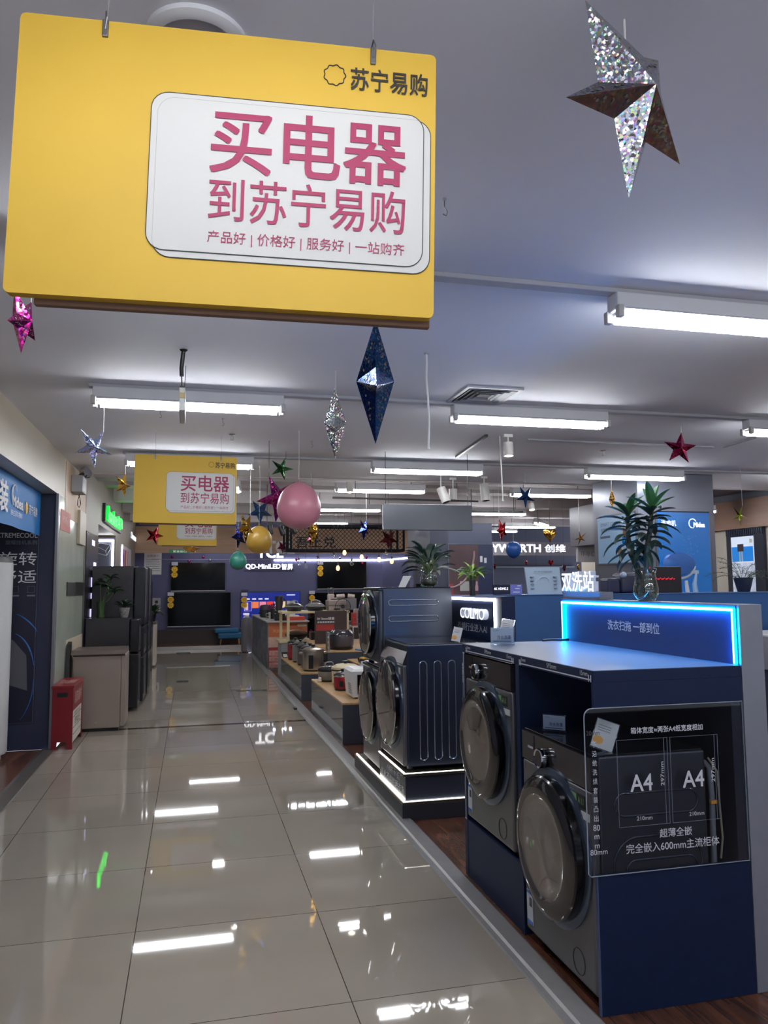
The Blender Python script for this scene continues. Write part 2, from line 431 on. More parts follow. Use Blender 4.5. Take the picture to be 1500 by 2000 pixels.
# left side: recessed bay, pillar, fascia, lit niche
struct('wall_left', B(-1.7, -1.25, -3.2, 7.95, 2.39, 2.8), CREAM)
struct('wall_left.001', B(-3.2, -3.1, -3.2, 7.95, 0, 2.8), NAVYW)
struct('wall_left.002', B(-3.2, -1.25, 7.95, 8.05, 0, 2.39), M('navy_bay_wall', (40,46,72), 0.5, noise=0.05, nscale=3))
struct('wall_left.003', B(-3.1, -1.7, -3.2, 7.95, 2.42, 2.5), M('bay_soffit', (110,104,104), 0.5))
struct('wall_left.004', B(-1.9, -1.25, 8.05, 9.93, 0, 2.39), CREAM2)
struct('wall_left.005', B(-1.9, -1.25, 7.95, 9.93, 2.39, 2.8), CREAM)
struct('trim_20', B(-1.25, -1.246, 8.36, 9.9, 2.21, 2.77), M('stained_wood_patch', (184,156,128), 0.45, noise=0.16, nscale=3, stretch=(1,5,0.7)))
struct('trim_21', B(-1.25, -1.215, 9.25, 9.75, 1.98, 2.36, 0.004), CREAM)
struct('trim_22', B(-1.252, -1.247, 9.88, 9.96, 0, 2.8), M('panel_shadow_gap', (66,74,66), 0.6))
struct('trim_23', B(-1.25, -1.244, 8.7, 9.9, 0.0, 0.95), M('lower_cream_band', (212,196,176), 0.4))
struct('trim_24', B(-1.262, -1.236, 7.90, 7.955, 0, 2.39, 0.003), M('corner_bead', (140,140,144), 0.35, metal=0.6))
struct('wall_left.006', B(-1.9, -1.25, 9.96, 11.3, 0, 2.8), BEIGE)
struct('wall_left.007', B(-1.9, -1.25, 11.3, 13.8, 2.36, 2.8), BEIGE)
struct('wall_left.008', B(-2.2, -1.9, 9.9, 21, 0, 2.8), M('niche_back', (62,64,84), 0.5))
struct('wall_left.009', B(-1.9, -1.25, 13.8, 18.5, 0, 2.8), BEIGE)
struct('wall_left.010', B(-1.9, -1.45, 18.5, 21, 0, 3.15), NAVYW)
struct('wall_left.011', B(-1.9, -1.25, 9.38, 18.5, 2.8, 3.15), BEIGE)
# far wall of the television area and the fascia in front of it
struct('wall_back', B(-1.5, 5.05, 20.35, 20.5, 0, 3.15), NAVYW)
struct('wall_back.001', MB().hexa([(4.98,20.35,0),(5.7,19.1,0),(5.78,19.15,0),(5.06,20.42,0),(4.98,20.35,3.15),(5.7,19.1,3.15),(5.78,19.15,3.15),(5.06,20.42,3.15)]), NAVYW)
struct('wall_back.002', B(-1.25, 7.0, 18.5, 18.62, 2.262, 2.87), TAN)
struct('wall_back.003', B(5.7, 10.5, 19.6, 19.75, 0, 3.15), M('slate_wall', (92,98,118), 0.6, noise=0.04, nscale=2))
struct('wall_back.004', B(7.0, 10.5, 18.0, 18.12, 2.20, 2.53), M('grey_fascia', (128,122,128), 0.5))
struct('trim_30', B(-1.4, 4.98, 20.30, 20.35, 0.07, 0.42), M('dark_plinth', (50,38,38), 0.5))
# right side
struct('wall_right', B(8.0, 8.25, -3.2, 15.0, 0, 2.29), M('right_wall_cream', (214,206,192), 0.5, noise=0.03, nscale=2))
struct('wall_right.001', B(7.93, 8.25, -3.2, 15.0, 2.29, 2.72), M('right_brown_fascia', (150,118,102), 0.5, noise=0.08, nscale=3, stretch=(5,0.6,5)))
struct('wall_right.002', B(8.0, 8.25, -3.2, 15.0, 2.72, 3.15), M('right_upper_wall', (112,116,130), 0.6))
struct('wall_right.003', B(8.25, 10.5, 14.9, 15.0, 0, 3.15), NAVYW)

# ================================================================== ceiling lights
LG = 'twin tube batten lights'
def batten(cx, y, label, z=2.8, rods=False, L=1.16, bodyz=0.075, yaw=0.0, drop=0.32):
    t = root('tube_light', (cx, y, z), label, 'ceiling light', LG, rot=(0,0,yaw), local=True)
    dz = 0 if not rods else -drop
    b = MB().box(-L/2-0.03, L/2+0.03, -0.045, 0.045, dz-bodyz, dz, 0.006)
    b.prism([(-0.075,-0.0),(0.075,0.0),(0.03,0.03),(-0.03,0.03)], (-L/2, 0, dz-bodyz-0.012), (0,1,0), (0,0,1), L)
    build(b, 'housing', M('fixture_white', (214,216,220), 0.4), t)
    for s in (-1, 1):
        tb = build(MB().cyl((-L/2+0.01, s*0.05, dz-bodyz-0.03), (L/2-0.01, s*0.05, dz-bodyz-0.03), 0.0135, seg=10), 'tube', TUBEM, t, True)
        for e in (-1, 1):
            build(B(e*(L/2+0.022)-0.014, e*(L/2+0.022)+0.014, s*0.05-0.016, s*0.05+0.016, dz-bodyz-0.045, dz-bodyz+0.01, 0.004), 'socket', M('socket_plastic', (190,190,188), 0.4), t)
    if rods:
        r = MB()
        for e in (-1, 1): r.cyl((e*L*0.36, 0, dz-0.005), (e*L*0.36, 0, 0), 0.006, seg=6)
        build(r, 'hanger_rod', M('rod_metal', (120,118,120), 0.4, metal=0.7), t)
    return t
cols = {-0.02: 'over the aisle', 2.41: 'right of the aisle', 4.86: 'further right', 7.32: 'at the right edge'}
rows = {3.02: 'nearest row behind the big sign', 5.215: 'second row from the front', 7.8: 'third row from the front'}
for y, rl in rows.items():
    for x, cl in cols.items():
        if y < 5 and x > 3: continue
        batten(x, y, 'white twin tube light %s, %s' % (cl, rl), z=2.778)
for x in (-0.02, 2.41, 4.86):  # rows out of view, added to light the near end of the room
    batten(x, 0.7, 'added unseen twin tube light %s, row above the photographer' % cols[x], z=2.8)
    batten(x, -1.5, 'added unseen twin tube light %s, row behind the photographer' % cols[x], z=2.8)
for x, y, lb in ((-0.02,10.0,'suspended tube light above the aisle behind the second yellow sign'),(2.42,9.95,'suspended tube light just behind the ceiling step, right of the aisle'),(4.92,10.05,'suspended tube light behind the small blue star on the right'),
                 (2.45,12.6,'suspended tube light behind the pink balloon'),(-0.02,12.6,'suspended tube light above the aisle behind the third yellow sign'),
                 (5.2,12.9,'suspended tube light seen right of the blank hanging board'),(7.2,15.8,'suspended tube light left of the second grey column'),(2.45,15.4,'suspended tube light above the kitchen shelves'),(-0.02,15.6,'suspended tube light above the far end of the aisle'),
                 (6.9,17.2,'suspended tube light in front of the grey lettered fascia')):
    batten(x, y, 'white ' + lb, z=3.15, rods=True)
batten(6.88, 9.95, 'white suspended tube light emerging from behind the broad pillar at right', z=3.15, rods=True, drop=0.52)
batten(0.6, 19.25, 'added unseen tube light over the television wall, left, hidden by the wood fascia', z=3.15)  # unseen pair added behind the fascia to brighten the dark television wall
batten(3.6, 19.25, 'added unseen tube light over the television wall, right, hidden by the wood fascia', z=3.15)
batten(7.1, 15.0, 'white suspended tube light hung at a slant behind the red star', z=3.15, rods=True, L=0.9, yaw=0.9)

# ================================================================== hanging signs (the printed mascot is left out)
SW, SH = 0.846, 0.579
MAG = M('magenta_print', (150,30,78), 0.6)
SIGNY = M('sign_yellow', (206,168,52), 0.6, noise=0.05, nscale=3, bump=0.06)
def promo_sign(loc, rot, label, ceil_z):
    t = root('promotional_sign', loc, label, 'hanging sign', 'yellow hanging promotion signs', rot=rot, local=True)
    b = MB().prism(rrect(SW, SH, 0.012, 4), (0, 0.012, 0), (1,0,0), (0,0,1), 0.024)
    build(b, 'board', SIGNY, t)
    bk = MB().box(-SW/2+0.05, SW/2-0.003, 0.013, 0.03, -SH/2-0.012, SH/2-0.02, 0.002)
    build(bk, 'backing_board', M('cardboard_brown', (120,92,74), 0.7), t)
    def PX(u, v): return (u-0.5)*SW, (0.5-v)*SH
    def panel(u0, u1, v0, v1, r, y, mat, nm):
        x0, z1 = PX(u0, v0); x1, z0 = PX(u1, v1)
        pts = rrect(x1-x0, z1-z0, r)
        build(MB().prism(pts, ((x0+x1)/2, y, (z0+z1)/2), (1,0,0), (0,0,1), 0.0006), nm, mat, t)
        return pts, ((x0+x1)/2, y-0.0008, (z0+z1)/2)
    wp = M('sign_white', (202,202,200), 0.6); ol = M('sign_outline', (52,60,60), 0.6)
    p, o = panel(0.325, 0.988, 0.262, 0.842, 0.035, -0.0128, wp, 'offset_panel')
    build(ringline(p, o, (1,0,0), (0,0,1), 0.0009), 'offset_panel_outline', ol, t)
    p, o = panel(0.31, 0.970, 0.245, 0.818, 0.035, -0.0138, wp, 'white_panel')
    build(ringline(p, o, (1,0,0), (0,0,1), 0.0009), 'white_panel_outline', ol, t)
    def tx(s, u0, u1, v, h, mat, bold, nm='lettering'):
        x0, z = PX(u0, v); x1, _ = PX(u1, v)
        text(s, ((x0+x1)/2, -0.0150, z), '-y', x1-x0, h*SH, mat, t, nm, bold)
    tx('买电器', 0.452, 0.925, 0.405, 0.235, MAG, 0.010, 'headline_lettering')
    tx('到苏宁易购', 0.452, 0.925, 0.622, 0.158, MAG, 0.005, 'headline_lettering')
    tx('产品好 | 价格好 | 服务好 | 一站购齐', 0.452, 0.925, 0.762, 0.05, MAG, 0.0, 'small_lettering')
    ink = M('sign_black_print', (34,30,26), 0.6)
    x0, z = PX(0.785, 0.125); x1, _ = PX(0.978, 0.125)
    text('苏宁易购', ((x0+x1)/2, -0.0132, z), '-y', x1-x0, 0.085*SH, ink, t, 'shop_name_lettering', 0.012)
    ex, ez = PX(0.745, 0.118)
    build(ringline(scallop(0.022, 9, 0.07), (ex, -0.0132, ez), (1,0,0), (0,0,1), 0.0011), 'emblem_outline', ink, t)
    for u in (0.195, 0.84):
        x, z = PX(u, 0.02)
        c = MB().box(x-0.006, x+0.006, -0.017, 0.018, z-0.025, z+0.012, 0.002)
        c.tube([(x,-0.017,z-0.01),(x+0.004,-0.022,z+0.012),(x,-0.014,z+0.03),(x-0.003,0,z+0.02)], 0.0018, 6)
        cl = build(c, 'clip', M('clip_metal', (120,120,122), 0.35, metal=0.8), t)
        build(MB().cyl((x, 0, z+0.02), (x, 0, ceil_z-loc[2]-0.004), 0.0010, seg=6), 'hanging_wire', M('fine_wire', (150,150,156), 0.5), t)
    return t
promo_sign((0.0665, 1.553, 2.346), (0, 0.024, -0.111), 'large yellow promotional sign hanging nearest the camera, magenta headline on white panel', 2.8)
promo_sign((-0.056, 6.79, 2.317), (0, 0.012, -0.03), 'second yellow promotional sign down the aisle, hanging fully visible below a tube light', 2.8)
promo_sign((-0.06, 11.98, 2.392), (0, 0.01, -0.02), 'third yellow promotional sign, farthest, its top hidden by the sign before it', 3.15)

# ================================================================== foil stars, balloons, hearts
SILV = foil('silver_hologram_foil', (176,178,186), 0.4, 0.14, 190, 0.5, 0.32)
SILVD = foil('silver_fine_hologram_foil', (190,192,200), 0.7, 0.18, 190, 0.5, 0.5)
BLUEF = foil('blue_foil', (42,92,160), 0.3, 0.16, 210, 0.22, 0.15)
BLUED = foil('dark_blue_foil', (30,54,150), 0.3, 0.16, 90, 0.2)
GOLDF = foil('gold_foil', (226,170,62), 0.25, 0.14, 90, 0.15)
MAGF = foil('magenta_foil', (190,40,140), 0.3, 0.16, 90, 0.2)
REDF = foil('red_foil', (190,36,52), 0.2, 0.16, 90, 0.15)
CRIMF = foil('crimson_foil', (164,34,84), 0.25, 0.18, 90, 0.15)
GREENF = foil('green_foil', (54,112,66), 0.2, 0.18, 90, 0.15)
LIMEF = foil('lime_foil', (196,214,70), 0.15, 0.2, 90, 0.15)
MAROF = foil('maroon_foil', (110,44,58), 0.15, 0.22, 90, 0.1)
SILVB = foil('silver_blue_foil', (150,160,200), 0.5, 0.15, 160, 0.35, 0.25)
def star_bm(R, rot, inner=0.40, depth=0.30):
    mb = MB(); bm = mb.bm; ring = []
    for i in range(10):
        a = PI/2 + i*PI/5; r = R if i % 2 == 0 else R*inner
        ring.append(bm.verts.new((r*math.cos(a), 0, r*math.sin(a))))
    f = bm.verts.new((0, -R*depth, 0)); b = bm.verts.new((0, R*depth, 0))
    for i in range(10):
        j = (i+1) % 10
        bm.faces.new((ring[i], ring[j], f)); bm.faces.new((ring[j], ring[i], b))
    mb.xform(rot)
    return mb
def holes(R, rot, inner, depth, out, loc):
    """the dark moon, star and dot cut-outs stamped into every facet"""
    rng = random.Random(3); bm = out.bm; bm.verts.ensure_lookup_table()
    base = [v.co.copy() for v in bm.verts][:12]
    for i in range(10):
        j = (i+1) % 10
        for ap in (10, 11):
            A, Bv, Cv = base[i], base[j], base[ap]
            n = (Bv-A).cross(Cv-A).normalized()
            if n.dot(Cv-Vector(loc)) < 0: n = -n
            tip = A if i % 2 == 0 else Bv; inn = Bv if i % 2 == 0 else A
            ex = (tip-Cv).normalized(); ey = n.cross(ex)
            for t, kind in ((0.35,'moon'),(0.22,'star'),(0.55,'dot'),(0.12,'dot'),(0.48,'star')):
                mid = Cv.lerp(inn, 0.42 + rng.uniform(-0.12, 0.2))
                c = mid.lerp(tip, t) + n*0.0012
                s = R*0.035
                if kind == 'dot': poly = [(s*0.6*math.cos(k*PI/5), s*0.6*math.sin(k*PI/5)) for k in range(10)]
                elif kind == 'star': poly = [((s if k%2==0 else s*0.45)*math.cos(k*PI/5), (s if k%2==0 else s*0.45)*math.sin(k*PI/5)) for k in range(10)]
                else:
                    poly = [(s*1.1*math.cos(a), s*1.1*math.sin(a)) for a in [PI*0.5+PI*k/8 for k in range(9)]] + [(s*0.3-s*0.8*math.cos(PI*k/8-PI/2)*0.9, s*1.0*math.sin(-PI/2+PI*k/8)) for k in range(1, 8)]
                out.face([bm.verts.new(c + ex*p[0] + ey*p[1]) for p in poly])
def star(loc, R, mat, label, yaw=0, roll=0, pitch=0, top_z=2.8, string=STRING, cut=False, inner=0.40, depth=0.30, shape=None):
    t = root('foil_star', loc, label, 'foil star', 'hanging foil stars')
    rot = Matrix.Rotation(yaw, 4, 'Z') @ Matrix.Rotation(pitch, 4, 'X') @ Matrix.Rotation(roll, 4, 'Y')
    mb = star_bm(R, rot, inner, depth)
    if shape:                       # a bent, crumpled star: every fold point given by hand
        mb.bm.verts.ensure_lookup_table()
        for k, p in enumerate(shape): mb.bm.verts[k].co = Vector(p) - Vector(loc)
    zt = max((v.co.z for v in mb.bm.verts)); tipv = max(mb.bm.verts, key=lambda v: v.co.z).co.copy()
    mb.xform(Matrix.Translation(loc))
    nf = len(mb.bm.faces)
    if cut: holes(R, rot, inner, depth, mb, loc)
    body = build(mb, 'star_body', mat, t)
    if cut:
        body.data.materials.append(M('hole_shadow', (84,80,78), 0.6))
        for p in body.data.polygons:
            if p.index >= nf: p.material_index = 1
    l = Vector(loc)
    a = l + (tipv*0.96 if abs(tipv.x) < R*0.5 and not shape else Vector((0, 0, R*0.3)))
    build(MB().cyl(a, (a.x, a.y, top_z-0.002), 0.0028 if R > 0.16 else 0.0022, seg=6), 'string', string, t)
    return t
star((0.955, 1.505, 2.59), 0.20, SILV, 'large silver holographic star with punched moons, hanging at top right near the camera', yaw=0.30, roll=-0.42, pitch=0.28, cut=True, depth=0.38, shape=[
    (0.8118,1.4262,2.7587),(0.8536,1.4568,2.5971),(0.7569,1.4238,2.5258),(0.9060,1.4821,2.5346),(0.9546,1.5145,2.3671),(1.0097,1.5209,2.5155),(1.1254,1.5606,2.4985),(1.0579,1.5260,2.6429),(1.0480,1.5160,2.7202),(1.0000,1.5006,2.7093),(0.9766,1.4238,2.5897),(0.9710,1.5760,2.6231)])
star((-0.675, 3.3, 2.565), 0.134, MAGF, 'magenta foil star seen edge-on below the left corner of the big sign', yaw=1.35, roll=PI, cut=True)
star((-0.61, 5.13, 2.372), 0.135, SILVB, 'silver-blue star hanging from the left end of the second-row tube light', yaw=0.65, roll=0.55, top_z=2.66, inner=0.34, depth=0.22)
star((0.615, 2.6, 2.207), 0.222, BLUEF, 'big blue foil star seen edge-on below the right end of the big sign', yaw=1.36, roll=PI, cut=True)
star((0.81, 4.45, 2.449), 0.217, SILVD, 'silver glittering star seen edge-on, left of the big blue star', yaw=1.36, roll=PI)
star((-0.647, 7.74, 2.465), 0.125, GOLDF, 'gold star left of the second yellow sign, hanging from a tube light end', yaw=1.0, roll=0.3, top_z=2.66)
star((3.937, 5.63, 2.609), 0.140, CRIMF, 'crimson star on the right, hanging alone below the ceiling, facing the camera', yaw=-0.3, roll=0.12)
star((0.835, 7.5, 2.629), 0.122, GREENF, 'small green star above the magenta star, left of the pink balloon', yaw=0.1, roll=0.35, inner=0.32, string=DARKSTR)
star((0.757, 7.0, 2.279), 0.226, MAGF, 'large magenta star partly behind the pink balloon', yaw=0.35, roll=PI+0.15, inner=0.38, string=DARKSTR, cut=True)
star((0.757, 9.0, 2.348), 0.152, BLUEF, 'blue star just above the yellow balloon', yaw=0.2, roll=PI, depth=0.35)
star((0.53, 8.0, 2.09), 0.165, GOLDF, 'gold star left of the yellow balloon, beside the second sign', yaw=1.0, roll=PI)
star((0.522, 9.0, 2.058), 0.155, BLUED, 'dark blue star with red glints, hanging above the teal balloon', yaw=0.9, roll=PI+0.2)
star((1.375, 9.0, 2.124), 0.175, GOLDF, 'bright gold star below the right side of the pink balloon', yaw=1.05, roll=PI+0.2)
star((1.488, 10.0, 2.10), 0.10, MAROF, 'small maroon star below the gold star, against the mesh cage', yaw=1.0, roll=PI, top_z=3.15, string=DARKSTR)
star((2.194, 10.0, 2.226), 0.155, BLUED, 'blue star in front of the middle of the mesh cage', yaw=0.9, roll=PI, top_z=3.15)
star((3.041, 12.0, 2.22), 0.165, MAROF, 'dull maroon star in front of the right end of the mesh cage', yaw=-0.2, roll=PI, top_z=3.15, string=DARKSTR)
star((1.607, 14.2, 2.20), 0.125, CRIMF, 'small dark magenta star in front of the white three-letter fascia sign', yaw=0.3, roll=PI, top_z=3.15)
star((-0.011, 12.2, 2.06), 0.145, GOLDF, 'gold star seen from below under the third yellow sign', yaw=0.1, roll=0.2, pitch=-1.15, top_z=3.15)
star((-0.499, 11.0, 2.188), 0.13, REDF, 'red star at the left edge of the third yellow sign', yaw=0.3, roll=0.35, top_z=3.15, string=DARKSTR)
star((6.06, 7.62, 2.255), 0.128, LIMEF, 'lime yellow star with thin arms in front of the brown fascia on the right', yaw=0.2, roll=0.5, top_z=2.8, inner=0.2, depth=0.15)
star((4.35, 10.5, 2.274), 0.175, REDF, 'red star left of the gold heart, above the blue balloon', yaw=0.7, roll=PI+0.15, top_z=3.15)
star((5.599, 10.5, 2.164), 0.125, GOLDF, 'small thin-armed gold star right of the gold heart', yaw=0.3, roll=0.7, pitch=0.4, top_z=3.15, inner=0.22, depth=0.15)
star((3.636, 11.0, 2.249), 0.085, BLUEF, 'tiny blue star peeking below the blank hanging board', yaw=1.1, roll=PI, top_z=3.15)
star((3.83, 8.5, 2.525), 0.148, BLUEF, 'blue star at centre right between two rows of tube lights', yaw=0.3, roll=PI, inner=0.36)
star((4.526, 7.74, 2.426), 0.11, GOLDF, 'crumpled gold star above the large plant, hanging from a tube light end', yaw=1.0, roll=0.9, top_z=2.66)

def balloon(loc, r, mat, label, top_z=2.8, knot_up=True, line=True):
    t = root('balloon', loc, label, 'balloon', 'round latex balloons')
    s = 1 if knot_up else -1
    prof = []
    for i in range(19):
        a = PI*i/18; k = -math.cos(a)
        rr = r*math.sin(a)*(1 - 0.10*(k if s > 0 else -k)) ; prof.append((max(rr, 0.0), r*1.08*k))
    prof[0] = (0, -r*1.08); prof[-1] = (0, r*1.08)
    build(MB().lathe(prof, loc, (0,0,1), 32), 'balloon_skin', mat, t, True)
    z0 = loc[2] + s*r*1.07
    build(MB().lathe([(0.004,0),(0.007,0.008),(0.013,0.02),(0.006,0.022)], (loc[0],loc[1],z0), (0,0,s), 10), 'knot', mat, t, True)
    if line: build(MB().cyl((loc[0],loc[1],loc[2]+r*1.07), (loc[0],loc[1],top_z-0.002), 0.0016, seg=6), 'string', STRING, t)
    return t
balloon((0.864, 6.45, 2.16), 0.183, M('pink_latex', (184,118,134), 0.32), 'large pale pink balloon hanging over the right side of the aisle')
balloon((0.707, 8.5, 1.995), 0.140, M('mustard_latex', (180,142,58), 0.32), 'mustard yellow balloon below the blue star')
balloon((0.628, 11.0, 1.847), 0.119, M('teal_latex', (52,130,116), 0.34), 'teal green balloon hanging lowest over the aisle', top_z=3.15)
balloon((4.095, 9.5, 1.94), 0.102, M('blue_latex', (36,84,160), 0.34), 'blue balloon in front of the white glowing letters at right', top_z=3.15, knot_up=False, line=True)

def heart_poly(s, n=28):
    pts = []
    for i in range(n):
        a = 2*PI*i/n
        pts.append((s*(16*math.sin(a)**3)/16, s*(13*math.cos(a)-5*math.cos(2*a)-2*math.cos(3*a)-math.cos(4*a))/16))
    return pts
def heart(loc, s, mat, label, yaw=0.0, name='foil_heart', line=None, group='foil hearts and baubles on strings'):
    t = root(name, loc, label, 'foil heart', group)
    mb = MB(); bm = mb.bm
    pl = heart_poly(s)
    rim = [bm.verts.new((p[0], 0, p[1])) for p in pl]
    for sg in (-1, 1):
        mid = [bm.verts.new((p[0]*0.62, sg*s*0.32, p[1]*0.62 + s*0.02)) for p in pl]
        c = bm.verts.new((0, sg*s*0.42, 0.02*s))
        for i in range(len(pl)):
            j = (i+1) % len(pl)
            mb.face([rim[i], rim[j], mid[j], mid[i]]); mb.face([mid[i], mid[j], c])
    mb.xform(Matrix.Translation(loc) @ Matrix.Rotation(yaw, 4, 'Z'))
    build(mb, 'heart_body', mat, t, True)
    zt = line if line else loc[2]+s*3
    build(MB().cyl((loc[0],loc[1],loc[2]+s*0.3), (loc[0],loc[1],zt), 0.0015, seg=5), 'string', DARKSTR, t)
    return t
heart((5.08, 10.45, 2.21), 0.115, GOLDF, 'large gold foil heart hanging left of the small gold star', 0.2, line=3.148)
for (p, s, m, yw, lb) in (((5.566,12.0,1.682),0.065,REDF,0.9,'red foil heart low, left of the price board on the blue counter'),((6.295,14.0,1.902),0.05,REDF,0.8,'small red foil heart under the glowing letters, directly above the price board'),
                     ((5.839,12.0,1.844),0.058,REDF,0.2,'red foil heart above the right corner of the price board'),((4.429,11.0,1.762),0.05,MAROF,0.7,'dark red foil heart beside the display tower edge'),
                     ((6.08,12.0,1.758),0.06,MAROF,0.7,'dark maroon foil heart right of the price board'),((6.186,11.7,1.767),0.055,GOLDF,0.9,'gold foil heart farthest right, above the glowing sign'),
                     ((3.999,14.0,2.028),0.05,REDF,0.3,'red foil heart left of the leafy plant on the dryer'),((4.09,14.3,1.774),0.045,BLUED,0.3,'dark foil heart left of the leafy plant, below the red one')):
    heart(p, s, m, lb, yw, line=3.148)
# small baubles on the far television wall
bau = root('bauble_string', (0.0, 19.8, 2.19), 'thin pale cord strung across the television wall', 'string light cord')
build(MB().tube([(-0.95,19.8,2.165),(0.2,19.8,2.155),(2.1,19.8,2.165)], 0.006, 6), 'cord', M('pale_cord', (150,150,176), 0.6), bau)
for (p, m, lb) in (((-0.466,19.8,2.215),MAGF,'purple foil bauble above the upper left television, leftmost'),((-0.063,19.8,2.114),MAGF,'purple foil bauble over the upper left television top edge'),((0.28,19.8,2.215),MAGF,'purple foil bauble above the right end of the upper left television'),
                   ((0.442,19.8,2.139),SILV,'silver foil bauble beside the teal balloon'),((2.553,19.5,2.142),MAGF,'purple foil bauble over the white light strip, nearest the glowing lettering'),((3.097,19.5,2.207),MAGF,'purple foil bauble above the upper right television, left end'),
                   ((3.662,19.5,2.181),SILV,'silver foil bauble above the upper right television'),((4.355,19.5,2.195),MAGF,'purple foil bauble above the right end of the upper right television'),((4.247,19.5,2.038),REDF,'red foil bauble below the white light strip')):
    b = root('foil_bauble', p, lb, 'bauble', 'foil baubles on the television wall')
    build(MB().ball(p, 0.038, 12, 8), 'ball', m, b, True)
    build(MB().tube([(p[0],p[1],p[2]+0.035),(p[0],p[1],3.148 if p[2]>2.0 and p[1]<19.6 else p[2]+0.06)], 0.002, 5), 'hook', DARKSTR, b)

# ================================================================== other ceiling things
t = root('ceiling_speaker', (-0.005, 1.80, 2.8), 'large round white ceiling grille half hidden above the big yellow sign', 'ceiling speaker')
build(MB().lathe([(0.118,0),(0.118,-0.012),(0.108,-0.02),(0.094,-0.022),(0.092,-0.012),(0.092,0)], (-0.005,1.80,2.8), (0,0,1), 40, cap=False), 'rim', M('rim_paint', (204,206,212), 0.5), t, True)
build(MB().lathe([(0.092,-0.012),(0.05,-0.016),(0,-0.017)], (-0.005,1.80,2.8), (0,0,1), 40, cap=False), 'grille', M('grille_grey', (168,170,178), 0.6), t, True)

t = root('ceiling_vent', (1.945, 4.965, 2.8), 'square louvred air vent in the ceiling in front of a tube light', 'air vent')
fr = MB()
for (a, b2, c, d) in ((1.745,2.145,4.74,4.765),(1.745,2.145,5.165,5.19),(1.745,1.77,4.765,5.165),(2.12,2.145,4.765,5.165)): fr.box(a, b2, c, d, 2.788, 2.80)
build(fr, 'frame', M('vent_frame', (190,192,198), 0.5), t)
build(B(1.77,2.12,4.765,5.165,2.795,2.799), 'duct_opening', M('vent_dark', (50,50,54), 0.8), t)
for k in range(4):
    s = MB(); h = 0.165-k*0.036; hy = 0.19-k*0.042; cx, cy = 1.945, 4.965
    z0, z1 = 2.784, 2.797
    for (ax, ay, bx, by) in ((-1,-1,1,-1),(1,-1,1,1),(1,1,-1,1),(-1,1,-1,-1)):
        o, i = 1.0, 0.86
        s.hexa([(cx+ax*h*o,cy+ay*hy*o,z0),(cx+bx*h*o,cy+by*hy*o,z0),(cx+bx*h*i,cy+by*hy*i,z1),(cx+ax*h*i,cy+ay*hy*i,z1),
                (cx+ax*h*o,cy+ay*hy*o,z0+0.003),(cx+bx*h*o,cy+by*hy*o,z0+0.003),(cx+bx*h*i,cy+by*hy*i,z1+0.003),(cx+ax*h*i,cy+ay*hy*i,z1+0.003)])
    build(s, 'louvre', M('vent_louvre', (150,152,158), 0.5), t)

t = root('hanging_exit_sign', (-0.062, 4.34, 2.8), 'slim white lightbox sign seen edge-on, hanging by a black wrapped cable', 'exit sign')
build(B(-0.08,-0.048,4.35,4.72,2.462,2.59,0.004), 'sign_case', M('sign_case', (206,210,206), 0.4), t)
build(B(-0.079,-0.049,4.343,4.35,2.53,2.56), 'end_plate', M('amber_plate', (190,170,120), 0.5), t)
build(MB().tube([(-0.06,4.345,2.799),(-0.064,4.35,2.76),(-0.070,4.36,2.70),(-0.068,4.36,2.655)], 0.012, 10), 'wrapped_cable', BLACK, t, True)
build(MB().lathe([(0.024,0),(0.020,-0.006),(0.012,-0.012)], (-0.06,4.345,2.80), (0,0,1), 14), 'ceiling_plate', BLACK, t, True)
build(B(-0.076,-0.052,4.353,4.40,2.588,2.60,0.002).cyl((-0.066,4.362,2.595),(-0.068,4.36,2.66),0.003), 'bracket', BLACK, t)
build(MB().cyl((-0.058,4.66,2.588),(-0.050,4.66,2.80),0.0018), 'support_wire', DARKSTR, t)

def cable(pts, r, label, mat=STRING):
    t = root('hanging_cable', pts[0], label, 'cable', 'loose cables hanging from the ceiling')
    build(MB().tube(pts, r, 8), 'wire', mat, t, True)
    build(MB().lathe([(0.014,0),(0.014,-0.005),(0.004,-0.007)], pts[0], (0,0,1), 12), 'ceiling_grommet', M('grommet', (150,150,154), 0.5), t)
    build(MB().lathe([(r*1.2,0),(r*1.9,-0.008),(r*1.9,-0.014)], pts[-1], (0,0,1), 10), 'plug', mat, t)
cable([(1.27,4.11,2.80),(1.272,4.11,2.74),(1.268,4.11,2.66),(1.276,4.11,2.55),(1.282,4.11,2.40),(1.276,4.11,2.262)], 0.006, 'long white cable dangling from the ceiling right of the big blue star')
cable([(2.62,6.32,2.80),(2.622,6.32,2.62),(2.63,6.32,2.42),(2.635,6.32,2.23)], 0.006, 'white cable dangling from the ceiling near the white spotlights')
def hook(loc, label):
    t = root('ceiling_hook', loc, label, 'hook', 'ceiling hooks')
    x, y, z = loc
    build(MB().tube([(x,y,z),(x,y,z-0.03),(x+0.010,y,z-0.045),(x+0.006,y,z-0.06),(x-0.006,y,z-0.055)], 0.0018, 6), 'hook_wire', M('hook_wire_metal', (110,108,108), 0.4, metal=0.7), t)
    build(MB().lathe([(0.008,0),(0.008,-0.003),(0.003,-0.008)], loc, (0,0,1), 10), 'hook_base', M('hook_base', (150,150,154), 0.5), t)
hook((0.814,2.404,2.8), 'small wire hook in the ceiling right of the big yellow sign')
hook((-0.24,5.9,2.8), 'small wire hook behind the tube light, left of the edge-on sign')
hook((0.22,6.1,2.8), 'small wire hook behind the tube light, right of the edge-on sign')
hook((1.04,6.9,2.8), 'small wire hook in the ceiling above the pink balloon')
